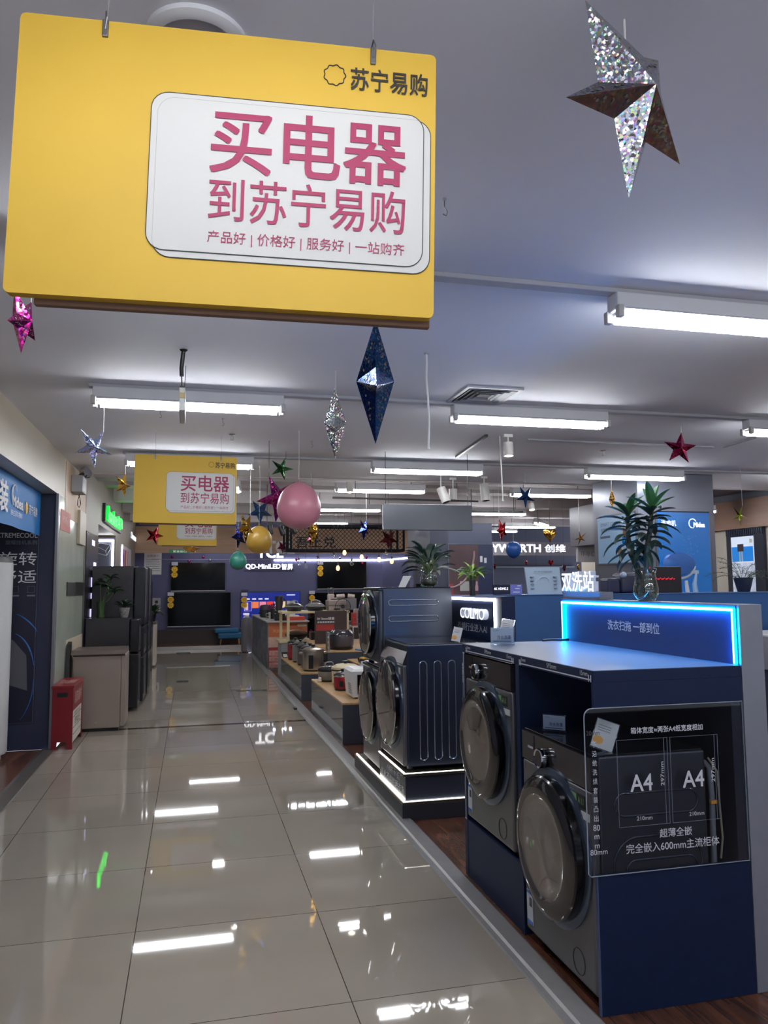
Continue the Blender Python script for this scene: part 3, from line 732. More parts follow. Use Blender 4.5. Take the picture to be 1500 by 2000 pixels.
def sprinkler(loc, label):
    x, y, z = loc
    t = root('sprinkler_head', loc, label, 'sprinkler', 'ceiling sprinklers')
    build(MB().lathe([(0.030,0),(0.026,-0.006),(0.010,-0.010),(0.009,-0.02)], loc, (0,0,1), 16), 'escutcheon', M('sprinkler_metal', (150,148,146), 0.35, metal=0.8), t, True)
    k = MB()
    for s in (-1, 1): k.tube([(x+s*0.010,y,z-0.018),(x+s*0.012,y,z-0.035),(x+s*0.004,y,z-0.05)], 0.0022, 6)
    k.lathe([(0.016,-0.050),(0.016,-0.053)], loc, (0,0,1), 12)
    build(k, 'deflector', M('sprinkler_metal', (150,148,146)), t)
sprinkler((0.322,6.734,2.8), 'small sprinkler head in the ceiling above the second yellow sign')
sprinkler((3.928,6.852,2.8), 'small sprinkler head in the ceiling left of the crimson star')

def spotlight(head, aim, r, L, mat, label, rail_z, lens, nm='track_spotlight'):
    t = root(nm, (head[0], head[1], rail_z), label, 'spotlight', 'ceiling spotlights')
    h = Vector(head); d = Vector(aim).normalized()
    build(MB().lathe([(r,0),(r,L),(r*0.92,L+0.004),(r*0.88,L-0.006),(0,L-0.006)], h, d, 20), 'lamp_housing', mat, t, True)
    build(MB().lathe([(r*0.86,L-0.005),(r*0.84,L+0.003),(r*0.5,L+0.008),(0,L+0.009)], h, d, 20, cap=False), 'lens', lens, t)
    build(MB().cyl(h, (h.x, h.y, rail_z-0.002), 0.008, seg=8).box(h.x-0.04, h.x+0.04, h.y-0.012, h.y+0.012, rail_z-0.028, rail_z-0.002), 'stem', mat, t)
    return t
SPW = M('spot_white', (206,204,200), 0.4); SPB = M('spot_black', (24,24,28), 0.4)
LENSON = M('lit_lens', (255,250,240), 0.3, emit=14, ecol=(255,240,220)); LENSOFF = M('dark_lens', (40,38,40), 0.1)
spotlight((2.646,6.2,2.715), (0,-0.05,-1), 0.042, 0.115, SPW, 'white cylinder spotlight, lit, below the right-hand tube light of the second row', 2.79, LENSON)
spotlight((2.82,8.62,2.62), (0.30,-0.25,-1), 0.055, 0.18, SPW, 'white cylinder spotlight tilted right, above the blank hanging board', 2.8, LENSOFF)
spotlight((3.10,9.0,2.66), (0,0,-1), 0.05, 0.13, SPW, 'white cylinder spotlight pointing straight down, right of the tilted one', 2.8, LENSOFF)
spotlight((3.43,8.8,2.70), (0.05,-0.1,-1), 0.055, 0.2, SPW, 'white cylinder spotlight beside the dangling white cable', 2.8, LENSOFF)
spotlight((1.935,9.62,2.80), (0,-0.1,-1), 0.045, 0.13, SPW, 'small white spotlight in front of the suspended tube light, left of the blank board', 3.14, LENSON)
spotlight((0.58,10.3,2.82), (0,-0.3,-1), 0.04, 0.1, SPW, 'small lit white spotlight at the right edge of the second yellow sign', 3.14, LENSON)
spotlight((5.05,11.0,2.72), (0,-0.3,-1), 0.045, 0.1, SPW, 'small lit white spotlight below the suspended tube light on the right', 3.14, LENSON)
def rail(a, b, label, z, nm='spotlight_track', mat=SPB, drop=None):
    a = Vector(a); b = Vector(b); d = (b-a).normalized(); s = Vector((-d.y, d.x, 0))*0.014
    t = root(nm, ((a+b)/2).to_tuple(), label, 'lighting track', 'lighting tracks')
    k = MB().hexa([tuple(a-s), tuple(b-s), tuple(b+s), tuple(a+s)] + [tuple(p+Vector((0,0,0.022))) for p in (a-s, b-s, b+s, a+s)])
    build(k, 'track_bar', mat, t)
    if drop:
        r = MB()
        for f in (0.15, 0.85):
            p = a.lerp(b, f); r.cyl((p.x,p.y,p.z+0.02), (p.x,p.y,drop), 0.005, seg=6)
        build(r, 'drop_rod', DARKSTR, t)
rail((2.483,6.292,2.777),(2.60,7.42,2.777), 'dark spotlight track running away from the camera below the second-row tube light', 0)
rail((2.93,6.42,2.785),(4.86,6.43,2.785), 'pale ceiling track running left to right behind the crimson star', 0, mat=M('track_grey', (150,152,160), 0.5))
rail((4.95,6.40,2.785),(4.90,5.80,2.785), 'pale ceiling track at right running towards the camera', 0, mat=M('track_grey', (150,152,160), 0.5))
rail((1.72,9.65,2.59),(3.67,9.65,2.575), 'black suspended track above the blank hanging board', 0, drop=3.15)
rail((0.95,11.5,2.42),(1.75,11.5,2.40), 'black suspended track left of the mesh cage', 0, drop=3.15)
rail((4.0,11.2,2.60),(5.0,11.2,2.60), 'short black suspended track behind the dangling cable', 0, drop=3.15)
for (h, a, lb) in (((1.111,11.5,2.38),(0.1,-0.2,-1),'black spotlight on the suspended track, leftmost of three'),((1.27,11.5,2.36),(0.3,-0.3,-1),'black spotlight on the suspended track, lowest of three'),((1.42,11.5,2.38),(0.6,-0.2,-1),'black spotlight on the suspended track, mostly behind the pink balloon')):
    spotlight(h, a, 0.04, 0.13, SPB, lb, 2.42, LENSOFF)

# blank hanging board
t = root('hanging_board', (2.257, 7.3, 2.155), 'blank blue-grey metal board hanging from the ceiling in the middle distance', 'hanging board')
build(B(1.80,2.713,7.3,7.36,2.028,2.282,0.003), 'panel', M('board_metal', (66,70,78), 0.22, metal=0.4), t)
k = MB()
for x in (1.83, 2.68): k.cyl((x,7.33,2.28),(x,7.33,2.80),0.003,seg=6)
build(k, 'hanging_wire', DARKSTR, t)
build(MB().tube([(1.797,7.3,2.26),(1.790,7.3,2.15),(1.797,7.3,2.03)], 0.005, 6), 'side_cord', STRING, t)

# ================================================================== left bay
t = root('floor_air_conditioner', (-1.75, 7.60, 0), 'tall white cylindrical floor-standing unit at the left edge of the picture', 'air conditioner')
build(MB().lathe([(0.185,0.05),(0.195,0.07),(0.195,1.70),(0.192,1.72)], (-1.75,7.60,0), (0,0,1), 40), 'body', WHITE, t, True)
build(MB().lathe([(0.15,0.0),(0.15,0.05)], (-1.75,7.60,0), (0,0,1), 32), 'foot', M('foot_grey', (180,180,180), 0.5), t, True)
build(MB().lathe([(0.192,1.72),(0.185,1.76),(0.17,1.775),(0,1.778)], (-1.75,7.60,0), (0,0,1), 40), 'top_cap', M('cap_grey', (120,122,122), 0.4), t, True)
build(B(-1.77,-1.73,7.40,7.407,0.5,1.6,0.003), 'door_seam', M('seam_grey', (170,172,174), 0.4), t)

t = root('blue_banner', (-1.39, 6.9, 1.98), 'bright blue fabric banner with white lettering hung across the left bay opening', 'banner')
bb = MB(); n = 14; vs = []
for i in range(n+1):
    y = 5.75 + (7.88-5.75)*i/n
    dx = 0.008*math.sin(i*1.3)
    vs.append((bb.bm.verts.new((-1.39+dx,y,1.983)), bb.bm.verts.new((-1.39+dx*0.3,y,2.385))))
for a, b in zip(vs, vs[1:]): bb.face([a[0], b[0], b[1], a[1]])
build(bb, 'cloth', M('banner_blue', (24,118,190), 0.6), t, True)
build(MB().cyl((-1.39,5.75,2.383),(-1.39,7.88,2.383),0.006), 'top_hem', M('banner_hem', (22,104,168), 0.6), t)
text('装', (-1.379,6.34,2.19), '+x', 0.27, 0.23, WHITEP, t, 'large_lettering', 0.02)
text('idea', (-1.379,6.885,2.185), '+x', 0.30, 0.085, WHITEP, t, 'brand_lettering', 0.025)
text('M', (-1.379,6.69,2.187), '+x', 0.10, 0.08, WHITEP, t, 'brand_lettering', 0.02)
arc = [(-1.379, 6.70+0.085*math.cos(a), 2.235+0.08*math.sin(a)) for a in [PI*0.15+PI*1.35*i/16 for i in range(17)]]
build(MB().tube(arc, [0.002+0.006*math.sin(PI*i/16) for i in range(17)], 6), 'logo_arc', WHITEP, t)
text('原来生活可以更美的', (-1.379,6.80,2.09), '+x', 0.43, 0.045, WHITEP, t, 'small_lettering')
text('苏宁易购', (-1.379,7.47,2.178), '+x', 0.37, 0.085, WHITEP, t, 'shop_lettering', 0.01)
build(MB().prism(scallop(0.05,9,0.08), (-1.381,7.19,2.178), (0,1,0), (0,0,1), 0.001), 'emblem', YEL, t)
build(B(-1.381,-1.379,7.085,7.089,2.13,2.23), 'divider_line', WHITEP, t)

t = root('bay_poster', (-1.65, 7.945, 0.247), 'tall dark navy product poster with thin white lettering on the bay end wall', 'poster')
build(B(-2.6,-1.405,7.935,7.95,0.247,2.2), 'panel', M('poster_dark', (26,28,50), 0.35, noise=0.08, nscale=2), t)
build(ringline([(-2.59,0.25),(-1.41,0.25),(-1.41,2.19),(-2.59,2.19)], (0,7.934,0), (1,0,0), (0,0,1), 0.002), 'frame_line', M('poster_line', (120,126,150), 0.5), t)
text('XTREMECOOL', (-1.60,7.934,1.988), '-y', 0.36, 0.045, WHITEP, t, 'headline_lettering', 0.02)
text('旋耀挂机系列', (-1.56,7.934,1.922), '-y', 0.275, 0.042, M('poster_grey', (120,124,140), 0.5), t, 'series_lettering')
text('旋转', (-1.585,7.934,1.770), '-y', 0.33, 0.125, WHITEP, t, 'headline_lettering')
text('舒适', (-1.585,7.934,1.600), '-y', 0.33, 0.125, WHITEP, t, 'headline_lettering')
for x in (-1.60, -1.46):
    build(ringline([(x-0.03,1.45),(x+0.03,1.45),(x+0.03,1.51),(x-0.03,1.51)], (0,7.934,0), (1,0,0), (0,0,1), 0.0015, None), 'icon_box', M('poster_grey', (120,124,140)), t)
    build(B(x-0.035,x+0.035,7.933,7.935,1.415,1.43), 'icon_caption', M('poster_grey', (120,124,140)), t)
blu = M('poster_blue', (44,110,190), 0.4)
def arcline(c, rx, rz, a0, a1, r0):
    return MB().tube([(c[0]+rx*math.cos(a0+(a1-a0)*i/16), 7.934, c[1]+rz*math.sin(a0+(a1-a0)*i/16)) for i in range(17)], [r0*(0.3+0.7*math.sin(PI*i/16)) for i in range(17)], 6)
build(arcline((-1.75,0.85),0.42,0.44,1.15,0.55,0.008), 'light_arc', blu, t)
build(arcline((-1.66,0.72),0.245,0.37,1.25,0.15,0.008), 'light_arc', blu, t)
build(arcline((-1.80,0.62),0.385,0.5,0.05,-0.75,0.004), 'light_arc', blu, t)
build(MB().prism([(-1.70,1.06),(-1.60,1.01),(-1.482,0.868),(-1.466,0.545),(-1.62,0.60),(-1.70,0.63)], (0,7.9345,0), (1,0,0), (0,0,1), 0.001), 'unit_picture', M('poster_unit_grey', (92,92,100), 0.4), t)

# fire extinguisher box
RED = M('red_enamel', (122,24,32), 0.35, noise=0.05, nscale=6)
t = root('extinguisher_box', (-1.145, 8.2, 0), 'red metal box on four short legs with white notice, on the tiles by the pillar', 'fire extinguisher box')
b = MB().prism([(-1.236,0.0),(-1.19,0.0),(-1.185,0.07),(-1.105,0.07),(-1.095,0.0),(-1.052,0.0),(-1.056,0.562),(-1.232,0.562)], (0,7.872,0), (1,0,0), (0,0,1), -0.006)
build(b, 'end_panel', RED, t)
b = MB().prism([(-1.236,0.0),(-1.19,0.0),(-1.185,0.07),(-1.105,0.07),(-1.095,0.0),(-1.052,0.0),(-1.056,0.562),(-1.232,0.562)], (0,8.545,0), (1,0,0), (0,0,1), -0.006)
build(b, 'end_panel', RED, t)
b = MB()
for x in (-1.236, -1.058):
    b.prism([(7.878,0.0),(7.93,0.0),(7.96,0.07),(8.46,0.07),(8.49,0.0),(8.545,0.0),(8.545,0.562),(7.878,0.562)], (x,0,0), (0,1,0), (0,0,1), 0.005)
b.box(-1.23,-1.06,7.88,8.54,0.07,0.075)
build(b, 'side_panels', RED, t)
build(MB().box(-1.244,-1.044,7.862,8.56,0.560,0.585,0.006), 'lid', M('red_lid', (134,30,38), 0.28), t)
build(B(-1.192,-1.102,7.864,7.8715,0.482,0.52,0.002), 'handle_slot', M('slot_black', (8,8,8), 0.7), t)
build(B(-1.0535,-1.0515,7.80+0.09,8.44,0.06,0.345), 'notice', M('notice_white', (216,208,198), 0.6), t)
ln = MB()
for z in (0.29, 0.19, 0.13): ln.box(-1.0513,-1.0508,7.90,8.43,z-0.003,z+0.003)
build(ln, 'notice_rule', M('notice_ink', (60,54,50), 0.6), t)
text('使用方法', (-1.0513,8.16,0.318), '+x', 0.40, 0.035, M('notice_ink', (60,54,50)), t, 'notice_lettering')
text('提拔压', (-1.0513,8.16,0.24), '+x', 0.36, 0.07, M('notice_ink', (60,54,50)), t, 'notice_lettering')
text('消防器材', (-1.0513,8.2,0.46), '+x', 0.48, 0.11, M('faded_white_print', (214,170,166), 0.6), t, 'box_lettering', 0.01)
text('灭火器箱', (-1.145,8.2,0.5852), '+z', 0.14, 0.30, M('faded_white_print', (214,170,166)), t, 'lid_lettering')

# appliances along the left wall
SLV = M('champagne_steel', (150,138,129), 0.35, metal=0.35, noise=0.03, nscale=4)
t = root('small_refrigerator', (-0.94, 8.98, 0), 'waist-high champagne silver refrigerator with grey top, behind the red box', 'refrigerator')
build(B(-1.175,-0.705,8.73,9.24,0.035,0.80,0.006), 'body', SLV, t)
build(MB().hexa([(-1.20,8.70,0.795),(-0.665,8.70,0.795),(-0.665,9.26,0.795),(-1.20,9.26,0.795),(-1.195,8.705,0.84),(-0.67,8.705,0.84),(-0.67,9.255,0.84),(-1.195,9.255,0.84)]), 'top_panel', M('warm_grey_top', (104,92,87), 0.3), t)
build(B(-0.705,-0.66,8.73,9.24,0.045,0.79,0.008), 'door', SLV, t)
build(B(-1.18,-0.665,8.722,8.73,0.775,0.797), 'shadow_strip', M('lid_strip_dark', (50,42,40), 0.5), t)
build(B(-1.15,-0.72,8.76,9.22,0.0,0.035), 'plinth', BLACK, t)
build(MB().lathe([(0.018,0),(0.016,0.003),(0,0.004)], (-0.945,8.73,0.085), (0,-1,0), 18), 'drain_cap', M('cap_beige', (150,136,128), 0.5), t)
t = thing('folded_stand', MB().hexa([(-1.232,8.575,0.0),(-1.19,8.575,0.0),(-1.19,8.68,0.0),(-1.232,8.68,0.0),(-1.242,8.68,0.90),(-1.205,8.68,0.90),(-1.205,8.80,0.93),(-1.242,8.80,0.93)]), BLACK, 'black folded display stand leaning on the pillar behind the red box', 'display stand')
DKF = M('charcoal_fridge', (50,48,52), 0.32, metal=0.25, noise=0.03, nscale=5)
DKD = M('charcoal_fridge_door', (40,40,44), 0.22, metal=0.3)
def fridge(y0, y1, h, xd, label, split=None):
    t = root('refrigerator', (-0.93, (y0+y1)/2, 0), label, 'refrigerator', 'tall dark refrigerators along the left wall')
    build(B(-1.22,-0.72,y0,y1,0.03,h,0.004), 'body', DKF, t)
    zs = [0.04] + (split or []) + [h-0.005]
    for a, b in zip(zs, zs[1:]):
        build(B(-0.715,xd,y0+0.004,y1-0.004,a+0.006,b-0.006,0.02,3), 'door', DKD, t)
        build(B(xd-0.001,xd+0.012,y0+0.05,y0+0.068,a+0.1,b-0.1,0.004), 'handle', M('fridge_handle', (120,120,124), 0.25, metal=0.8), t)
    k = MB()
    for y in (y0+0.05, y1-0.05): k.cyl((-0.76,y,0),(-0.76,y,0.03),0.02).cyl((-1.18,y,0),(-1.18,y,0.03),0.02)
    build(k, 'foot', M('fridge_foot', (110,110,112), 0.5), t)
    return t
fridge(9.975, 10.47, 1.118, -0.606, 'charcoal shoulder-high refrigerator carrying two potted plants', [0.7])
fridge(10.50, 11.16, 1.762, -0.575, 'tall charcoal refrigerator directly behind the plants', [0.62, 1.0])
fridge(11.22, 11.95, 1.78, -0.560, 'tall charcoal refrigerator second in the row, its edge just showing behind the first', [0.62, 1.0])
t = root('freezer', (-0.98, 14.6, 0), 'dark slim appliance edge farther along the left wall, beyond the refrigerators', 'refrigerator')
build(B(-1.22,-0.74,14.3,14.98,0.02,1.06,0.004), 'body', DKF, t)
build(B(-0.735,-0.665,14.3,14.98,0.03,1.055,0.012), 'door', DKD, t)
build(B(-1.18,-0.80,14.35,14.95,0.0,0.02), 'foot', BLACK, t)
t = root('freezer', (-0.95, 15.6, 0), 'cream-fronted low appliance at the end of the left row with a leafy plant on top', 'refrigerator')
build(B(-1.22,-0.69,15.3,15.95,0.02,0.80,0.004), 'body', DKF, t)
build(B(-0.685,-0.63,15.3,15.95,0.03,0.79,0.01), 'door', M('cream_door', (206,196,182), 0.4), t)
build(B(-1.22,-0.62,15.28,15.97,0.80,0.835,0.006), 'top_panel', M('warm_grey_top', (122,108,102)), t)
build(B(-1.18,-0.72,15.35,15.9,0.0,0.02), 'foot', BLACK, t)
thing('upright_board', B(-0.72,-0.70,12.1,12.5,0.0,0.78,0.003), M('white_edge', (214,216,220), 0.4), 'narrow white upright board edge between the dark refrigerators and the slim appliance', 'board')

# plants on the refrigerator
LEAFD = M('dark_leaf', (40,66,44), 0.4, noise=0.25, nscale=30)
LEAFM = M('mid_leaf', (72,110,58), 0.4, noise=0.25, nscale=30)
LEAFY = M('lime_leaf', (136,168,72), 0.4, noise=0.3, nscale=25)
STEM = M('plant_stem', (92,110,64), 0.5)
def crown(mb, p, n, L, W, el, droop, rng, spread=0.5):
    for i in range(n):
        az = 2*PI*i/n*1.618*2 + rng.uniform(-0.3, 0.3)
        mb.leaf(p, az, el + rng.uniform(-spread, spread), L*rng.uniform(0.75, 1.1), W*rng.uniform(0.8, 1.15), droop*rng.uniform(0.6, 1.3))
rng = random.Random(11)
t = root('potted_plant', (-1.075, 10.2, 1.118), 'leafy plant in a slim green glass vase on the charcoal refrigerator', 'plant')
p = Vector((-1.075,10.2,1.118))
build(MB().lathe([(0.045,0),(0.05,0.01),(0.038,0.06),(0.05,0.17),(0.052,0.20)], p, (0,0,1), 20), 'vase', M('green_vase', (62,84,48), 0.15), t, True)
st = MB(); lf = MB()
for i in range(5):
    a = i*1.3; q = p + Vector((0.09*math.cos(a)+0.06, 0.05*math.sin(a), 0.32+0.04*i)); st.tube([p+Vector((0,0,0.15)), p.lerp(q,0.6)+Vector((0,0,0.03)), q], 0.004, 6)
    crown(lf, q, 5, 0.13, 0.075, 0.4, 1.2, rng)
build(st, 'stem', STEM, t, True); build(lf, 'foliage', LEAFD, t, True)
t = root('potted_plant', (-0.80, 10.2, 1.118), 'small fern in a patterned white pot on the charcoal refrigerator, nearer the aisle', 'plant')
p = Vector((-0.80,10.2,1.118))
build(MB().lathe([(0.04,0),(0.045,0.01),(0.06,0.08),(0.066,0.125),(0.058,0.125),(0.05,0.10)], p, (0,0,1), 20), 'pot', M('patterned_pot', (150,146,146), 0.35, noise=0.6, nscale=60), t, True)
lf = MB()
for i in range(26): lf.leaf(p+Vector((0,0,0.11)), i*2.4, rng.uniform(0.5,1.35), rng.uniform(0.12,0.2), 0.035, 1.3)
build(lf, 'foliage', LEAFD, t, True)
t = root('potted_plant', (-0.72, 15.6, 0.835), 'trailing dark plant on the cream-fronted appliance at the end of the left row', 'plant')
p = Vector((-0.72,15.6,0.835))
build(MB().lathe([(0.06,0),(0.08,0.12),(0.084,0.15)], p, (0,0,1), 18), 'pot', BLACK, t, True)
lf = MB()
for i in range(40): lf.leaf(p+Vector((rng.uniform(-.03,.05),rng.uniform(-.05,.05),0.14)), i*2.4, rng.uniform(0.2,1.3), rng.uniform(0.16,0.30), 0.07, 1.0)
build(lf, 'foliage', LEAFD, t, True)

# pillar fittings
t = root('wall_notice', (-1.247, 8.4, 2.08), 'faded red rectangular wall sticker with pale lettering on the pillar', 'wall sign')
build(B(-1.249,-1.245,8.13,8.72,2.06,2.265), 'plate', M('faded_red', (190,110,104), 0.5), t)
text('HOME', (-1.2448,8.36,2.175), '+x', 0.28, 0.07, M('faded_white_print', (214,170,166)), t, 'lettering', 0.02)
text('必达', (-1.2448,8.58,2.165), '+x', 0.16, 0.075, M('faded_white_print', (214,170,166)), t, 'lettering', 0.01)
t = root('wall_plate', (-1.24, 9.2, 1.41), 'two dark blank rectangular plates side by side on the pale pillar', 'wall plate')
build(B(-1.247,-1.238,8.62,9.17,1.41,1.552,0.002), 'plate', M('plate_dark', (46,44,46), 0.35), t)
build(B(-1.247,-1.240,9.20,9.90,1.405,1.555,0.002), 'plate', M('plate_dark', (46,44,46)), t)
t = root('emergency_light', (-1.19, 8.85, 2.5), 'grey twin-head emergency light box high on the pillar with a dangling wire', 'emergency light')
build(B(-1.246,-1.13,8.70,9.02,2.50,2.68,0.006), 'battery_box', M('emergency_grey', (150,152,158), 0.35), t)
hd = M('lamp_head_chrome', (176,178,184), 0.12, metal=0.9)
for y in (8.82, 8.98):
    build(MB().lathe([(0.018,-0.05),(0.045,-0.03),(0.052,0.02),(0.045,0.035),(0.0,0.042)], (-1.13,y,2.735), (0.7,-0.6,0.1), 20), 'lamp_head', hd, t, True)
build(MB().tube([(-1.20,8.88,2.68),(-1.17,8.88,2.73),(-1.13,8.9,2.735)], 0.012, 8), 'bracket', M('emergency_dark', (60,60,64), 0.4), t, True)
build(MB().tube([(-1.19,8.95,2.50),(-1.20,8.90,2.44),(-1.205,8.92,2.38),(-1.20,9.02,2.365),(-1.195,9.08,2.41),(-1.20,9.03,2.48),(-1.22,9.0,2.52)], 0.004, 6), 'wire', BLACK, t, True)
build(B(-1.1295,-1.1285,8.74,8.98,2.52,2.66), 'status_panel', M('status_pale', (206,208,212), 0.3), t)

# lit advertising column and green sign
t = root('advertising_column', (-1.245, 10.7, 0), 'dark upright advertising panel with small lit patches behind the pale pillar', 'advertising panel')
build(B(-1.25,-1.238,10.02,11.26,0.0,2.18), 'panel', M('ad_dark', (40,38,50), 0.25), t)
lp = M('lit_patch', (220,220,255), 0.4, emit=1.2, ecol=(210,206,255)); pp = M('lit_violet', (110,90,220), 0.4, emit=0.7, ecol=(120,100,230))
for (y0, y1, z0, z1, m) in ((10.55,10.85,2.03,2.10,lp),(10.55,10.95,1.50,1.62,lp),(10.55,10.95,1.35,1.42,lp),(10.5,10.8,1.12,1.22,lp),(10.5,10.85,0.95,1.06,pp),(10.75,11.05,1.72,1.82,lp),(10.5,10.9,0.78,0.86,pp)):
    build(B(-1.2385,-1.2368,y0,y1,z0,z1), 'lit_patch', m, t)
GRN = M('lit_green_letters', (20,210,70), 0.4, emit=2.2, ecol=(10,225,60))
t = root('green_shop_sign', (-1.2, 13.0, 2.45), 'glowing green lettered shop sign on the left fascia', 'shop sign')
build(B(-1.25,-1.21,11.75,14.45,2.435,2.70), 'backing_box', M('sign_box_dark', (26,34,28), 0.5), t)
text('Ronshen', (-1.209,12.62,2.565), '+x', 1.45, 0.20, GRN, t, 'letters', 0.02, 0.03)
text('容声', (-1.209,13.85,2.565), '+x', 0.85, 0.20, GRN, t, 'letters', 0.02, 0.03)
t = root('white_shop_sign', (-1.22, 18.1, 2.5), 'small glowing white lettered sign far along the left fascia', 'shop sign')
text('Siemens', (-1.249,17.75,2.58), '+x', 1.4, 0.13, LITW, t, 'letters', 0.02, 0.02, side=LSIDE)
# lit niche picture
t = root('lightbox_picture', (-1.42, 13.79, 1.82), 'white-edged lightbox with an outline drawing of a drawer, in the left niche', 'lightbox')
build(B(-1.60,-1.262,13.77,13.80,1.80,2.32), 'panel', M('niche_panel', (94,96,112), 0.4), t)
build(B(-1.60,-1.27,13.755,13.77,2.255,2.285), 'light_edge', LEDW, t)
build(B(-1.30,-1.27,13.755,13.77,1.82,2.255), 'light_edge', LEDW, t)
dr = MB()
P3 = [(-1.54,2.17),(-1.40,2.10),(-1.385,2.02),(-1.52,2.06),(-1.50,2.23),(-1.33,2.20),(-1.325,2.13)]
for a, b in ((0,1),(1,2),(2,3),(3,0),(0,4),(4,5),(5,1),(5,6),(6,2)): dr.cyl((P3[a][0],13.768,P3[a][1]),(P3[b][0],13.768,P3[b][1]),0.0035,seg=6)
build(dr, 'drawing', M('drawing_white', (200,204,212), 0.5), t)
t = root('wall_poster', (-1.245, 16.2, 1.9), 'colourful poster with purple and red blocks far along the left wall', 'poster')
build(B(-1.25,-1.243,15.1,17.3,1.75,2.27), 'panel', M('poster_pale', (196,190,198), 0.5), t)
for (y0, y1, m) in ((15.15,15.45,M('poster_purple',(120,70,170),0.5)),(15.6,16.0,M('poster_red',(170,60,56),0.5)),(16.3,16.5,M('poster_gold',(190,140,70),0.5))):
    build(B(-1.2428,-1.2415,y0,y1,1.8,2.2), 'picture_block', m, t)
build(B(-1.243,-1.236,15.05,15.10,1.75,2.27), 'light_edge', LEDW, t)

# ================================================================== television area at the far end
SCRN = M('dark_screen', (6,7,10), 0.10, spec=0.25)
def tv(x0, x1, z0, z1, y, label, lit=False):
    t = root('television', ((x0+x1)/2, y, z0), label, 'television', 'televisions on the far wall')
    build(B(x0,x1,y,y+0.05,z0,z1,0.006), 'casing', BLACK, t)
    if not lit: build(B(x0+0.012,x1-0.012,y-0.003,y+0.001,z0+0.02,z1-0.012), 'screen', SCRN, t)
    build(B(x0,x1,y-0.006,y+0.004,z0-0.004,z0+0.014), 'lower_trim', ALU, t)
    build(B((x0+x1)/2-0.2,(x0+x1)/2+0.2,y+0.05,20.35,z0+0.15,z1-0.15), 'wall_mount', BLACK, t)
    return t
tv(-0.50, 0.84, 1.375, 2.095, 20.27, 'black switched-off television on the far wall, upper left')
tv(-0.56, 0.98, 0.494, 1.34, 20.22, 'black switched-off television on the far wall, lower left, biggest')
tv(3.20, 4.52, 1.394, 2.115, 20.27, 'black switched-off television on the far wall, upper right')
tv(2.985, 4.62, 0.55, 1.312, 20.27, 'black switched-off television on the far wall, lower right, mostly hidden')
t = tv(1.23, 2.76, 0.42, 1.345, 20.27, 'television showing a blue menu with picture tiles, centre of the far wall', True)
build(B(1.245,2.745,20.266,20.271,0.44,1.33), 'screen', M('lit_blue_screen', (20,36,120), 0.2, emit=0.55, ecol=(24,44,150)), t)
lw = M('screen_white', (220,225,255), 0.4, emit=0.9, ecol=(225,228,255))
for i, c in enumerate(((40,36,150),(226,120,70),(226,130,150),(232,60,40),(210,200,190),(225,200,150))):
    m = M('menu_tile_%d' % i, c, 0.4, emit=0.75, ecol=c)
    z0, z1 = (0.86,1.09) if i == 0 else (0.93,1.09)
    x = 1.33 + i*0.19
    build(B(x,x+0.165,20.262,20.266,z0,z1), 'menu_tile', m, t)
build(B(1.345,1.42,20.2605,20.262,0.88,1.07), 'menu_figure', M('menu_pink', (226,190,196), 0.4, emit=0.6), t)
build(ringline([(1.325,0.855),(1.50,0.855),(1.50,1.095),(1.325,1.095)], (0,20.262,0), (1,0,0), (0,0,1), 0.004), 'selection_frame', lw, t)
for i in range(4): build(B(1.36+i*0.16,1.46+i*0.16,20.262,20.266,1.145,1.175), 'menu_heading', lw, t)
build(B(1.30,1.45,20.262,20.266,0.755,0.805), 'menu_button', M('menu_pale', (226,214,226), 0.4, emit=0.7), t)
build(B(1.31,1.44,20.262,20.266,0.675,0.715), 'menu_heading', lw, t)
build(B(2.40,2.62,20.262,20.266,1.245,1.265), 'menu_heading', lw, t)
thing('price_card', B(1.24,1.42,20.24,20.262,1.352,1.40), M('card_dark', (40,42,70), 0.5), 'small dark card standing on the upper left corner of the lit menu television', 'price card')
def tvtag(x, z, y, label):
    t = root('promotional_tag', (x, y, z), label, 'promotional tag', 'yellow scalloped tags on televisions')
    build(B(x-0.075,x+0.075,y-0.006,y,z+0.30,z+0.385), 'price_card', M('card_pale', (206,206,222), 0.5), t)
    for dx, dz in ((0.0,0.205),(0.0,0.07)):
        build(MB().prism(scallop(0.075,10,0.09), (x+dx,y-0.001,z+dz), (1,0,0), (0,0,1), 0.003), 'tag_disc', YEL, t)
        ink = MB()
        for k in range(3): ink.box(x-0.045,x+0.045,y-0.0055,y-0.0045,z+dz-0.03+k*0.026,z+dz-0.018+k*0.026)
        build(ink, 'print_line', M('tag_print', (176,128,30), 0.6), t)
tvtag(-0.41, 1.72, 20.255, 'yellow double-disc tag on the upper left television corner')
tvtag(-0.49, 0.965, 20.205, 'yellow double-disc tag on the lower left television corner')
tvtag(1.32, 0.94, 20.25, 'yellow double-disc tag on the lit menu television')
tvtag(3.28, 1.735, 20.255, 'yellow double-disc tag on the upper right television corner')
tvtag(3.06, 0.97, 20.255, 'yellow double-disc tag beside the lower right television')
t = root('television_shop_sign', (2.0, 20.34, 2.2), 'white glowing three-letter sign on the navy wall, its top cut off by the fascia', 'shop sign')
text('TCL', (1.975,20.345,2.345), '-y', 0.66, 0.245, LITW, t, 'letters', 0.03, 0.05, side=LSIDE)
t = root('fascia_shop_sign', (2.03, 18.48, 2.3), 'pale unlit three-letter sign on the light wood fascia', 'shop sign')
text('TCL', (2.03,18.499,2.40), '-y', 0.66, 0.28, M('pale_letters', (206,204,206), 0.4), t, 'letters', 0.03, 0.06)
t = root('lettered_wall_sign', (1.96, 20.33, 1.9), 'glowing white lettering sign on a dark strip above the lit menu television', 'wall sign')
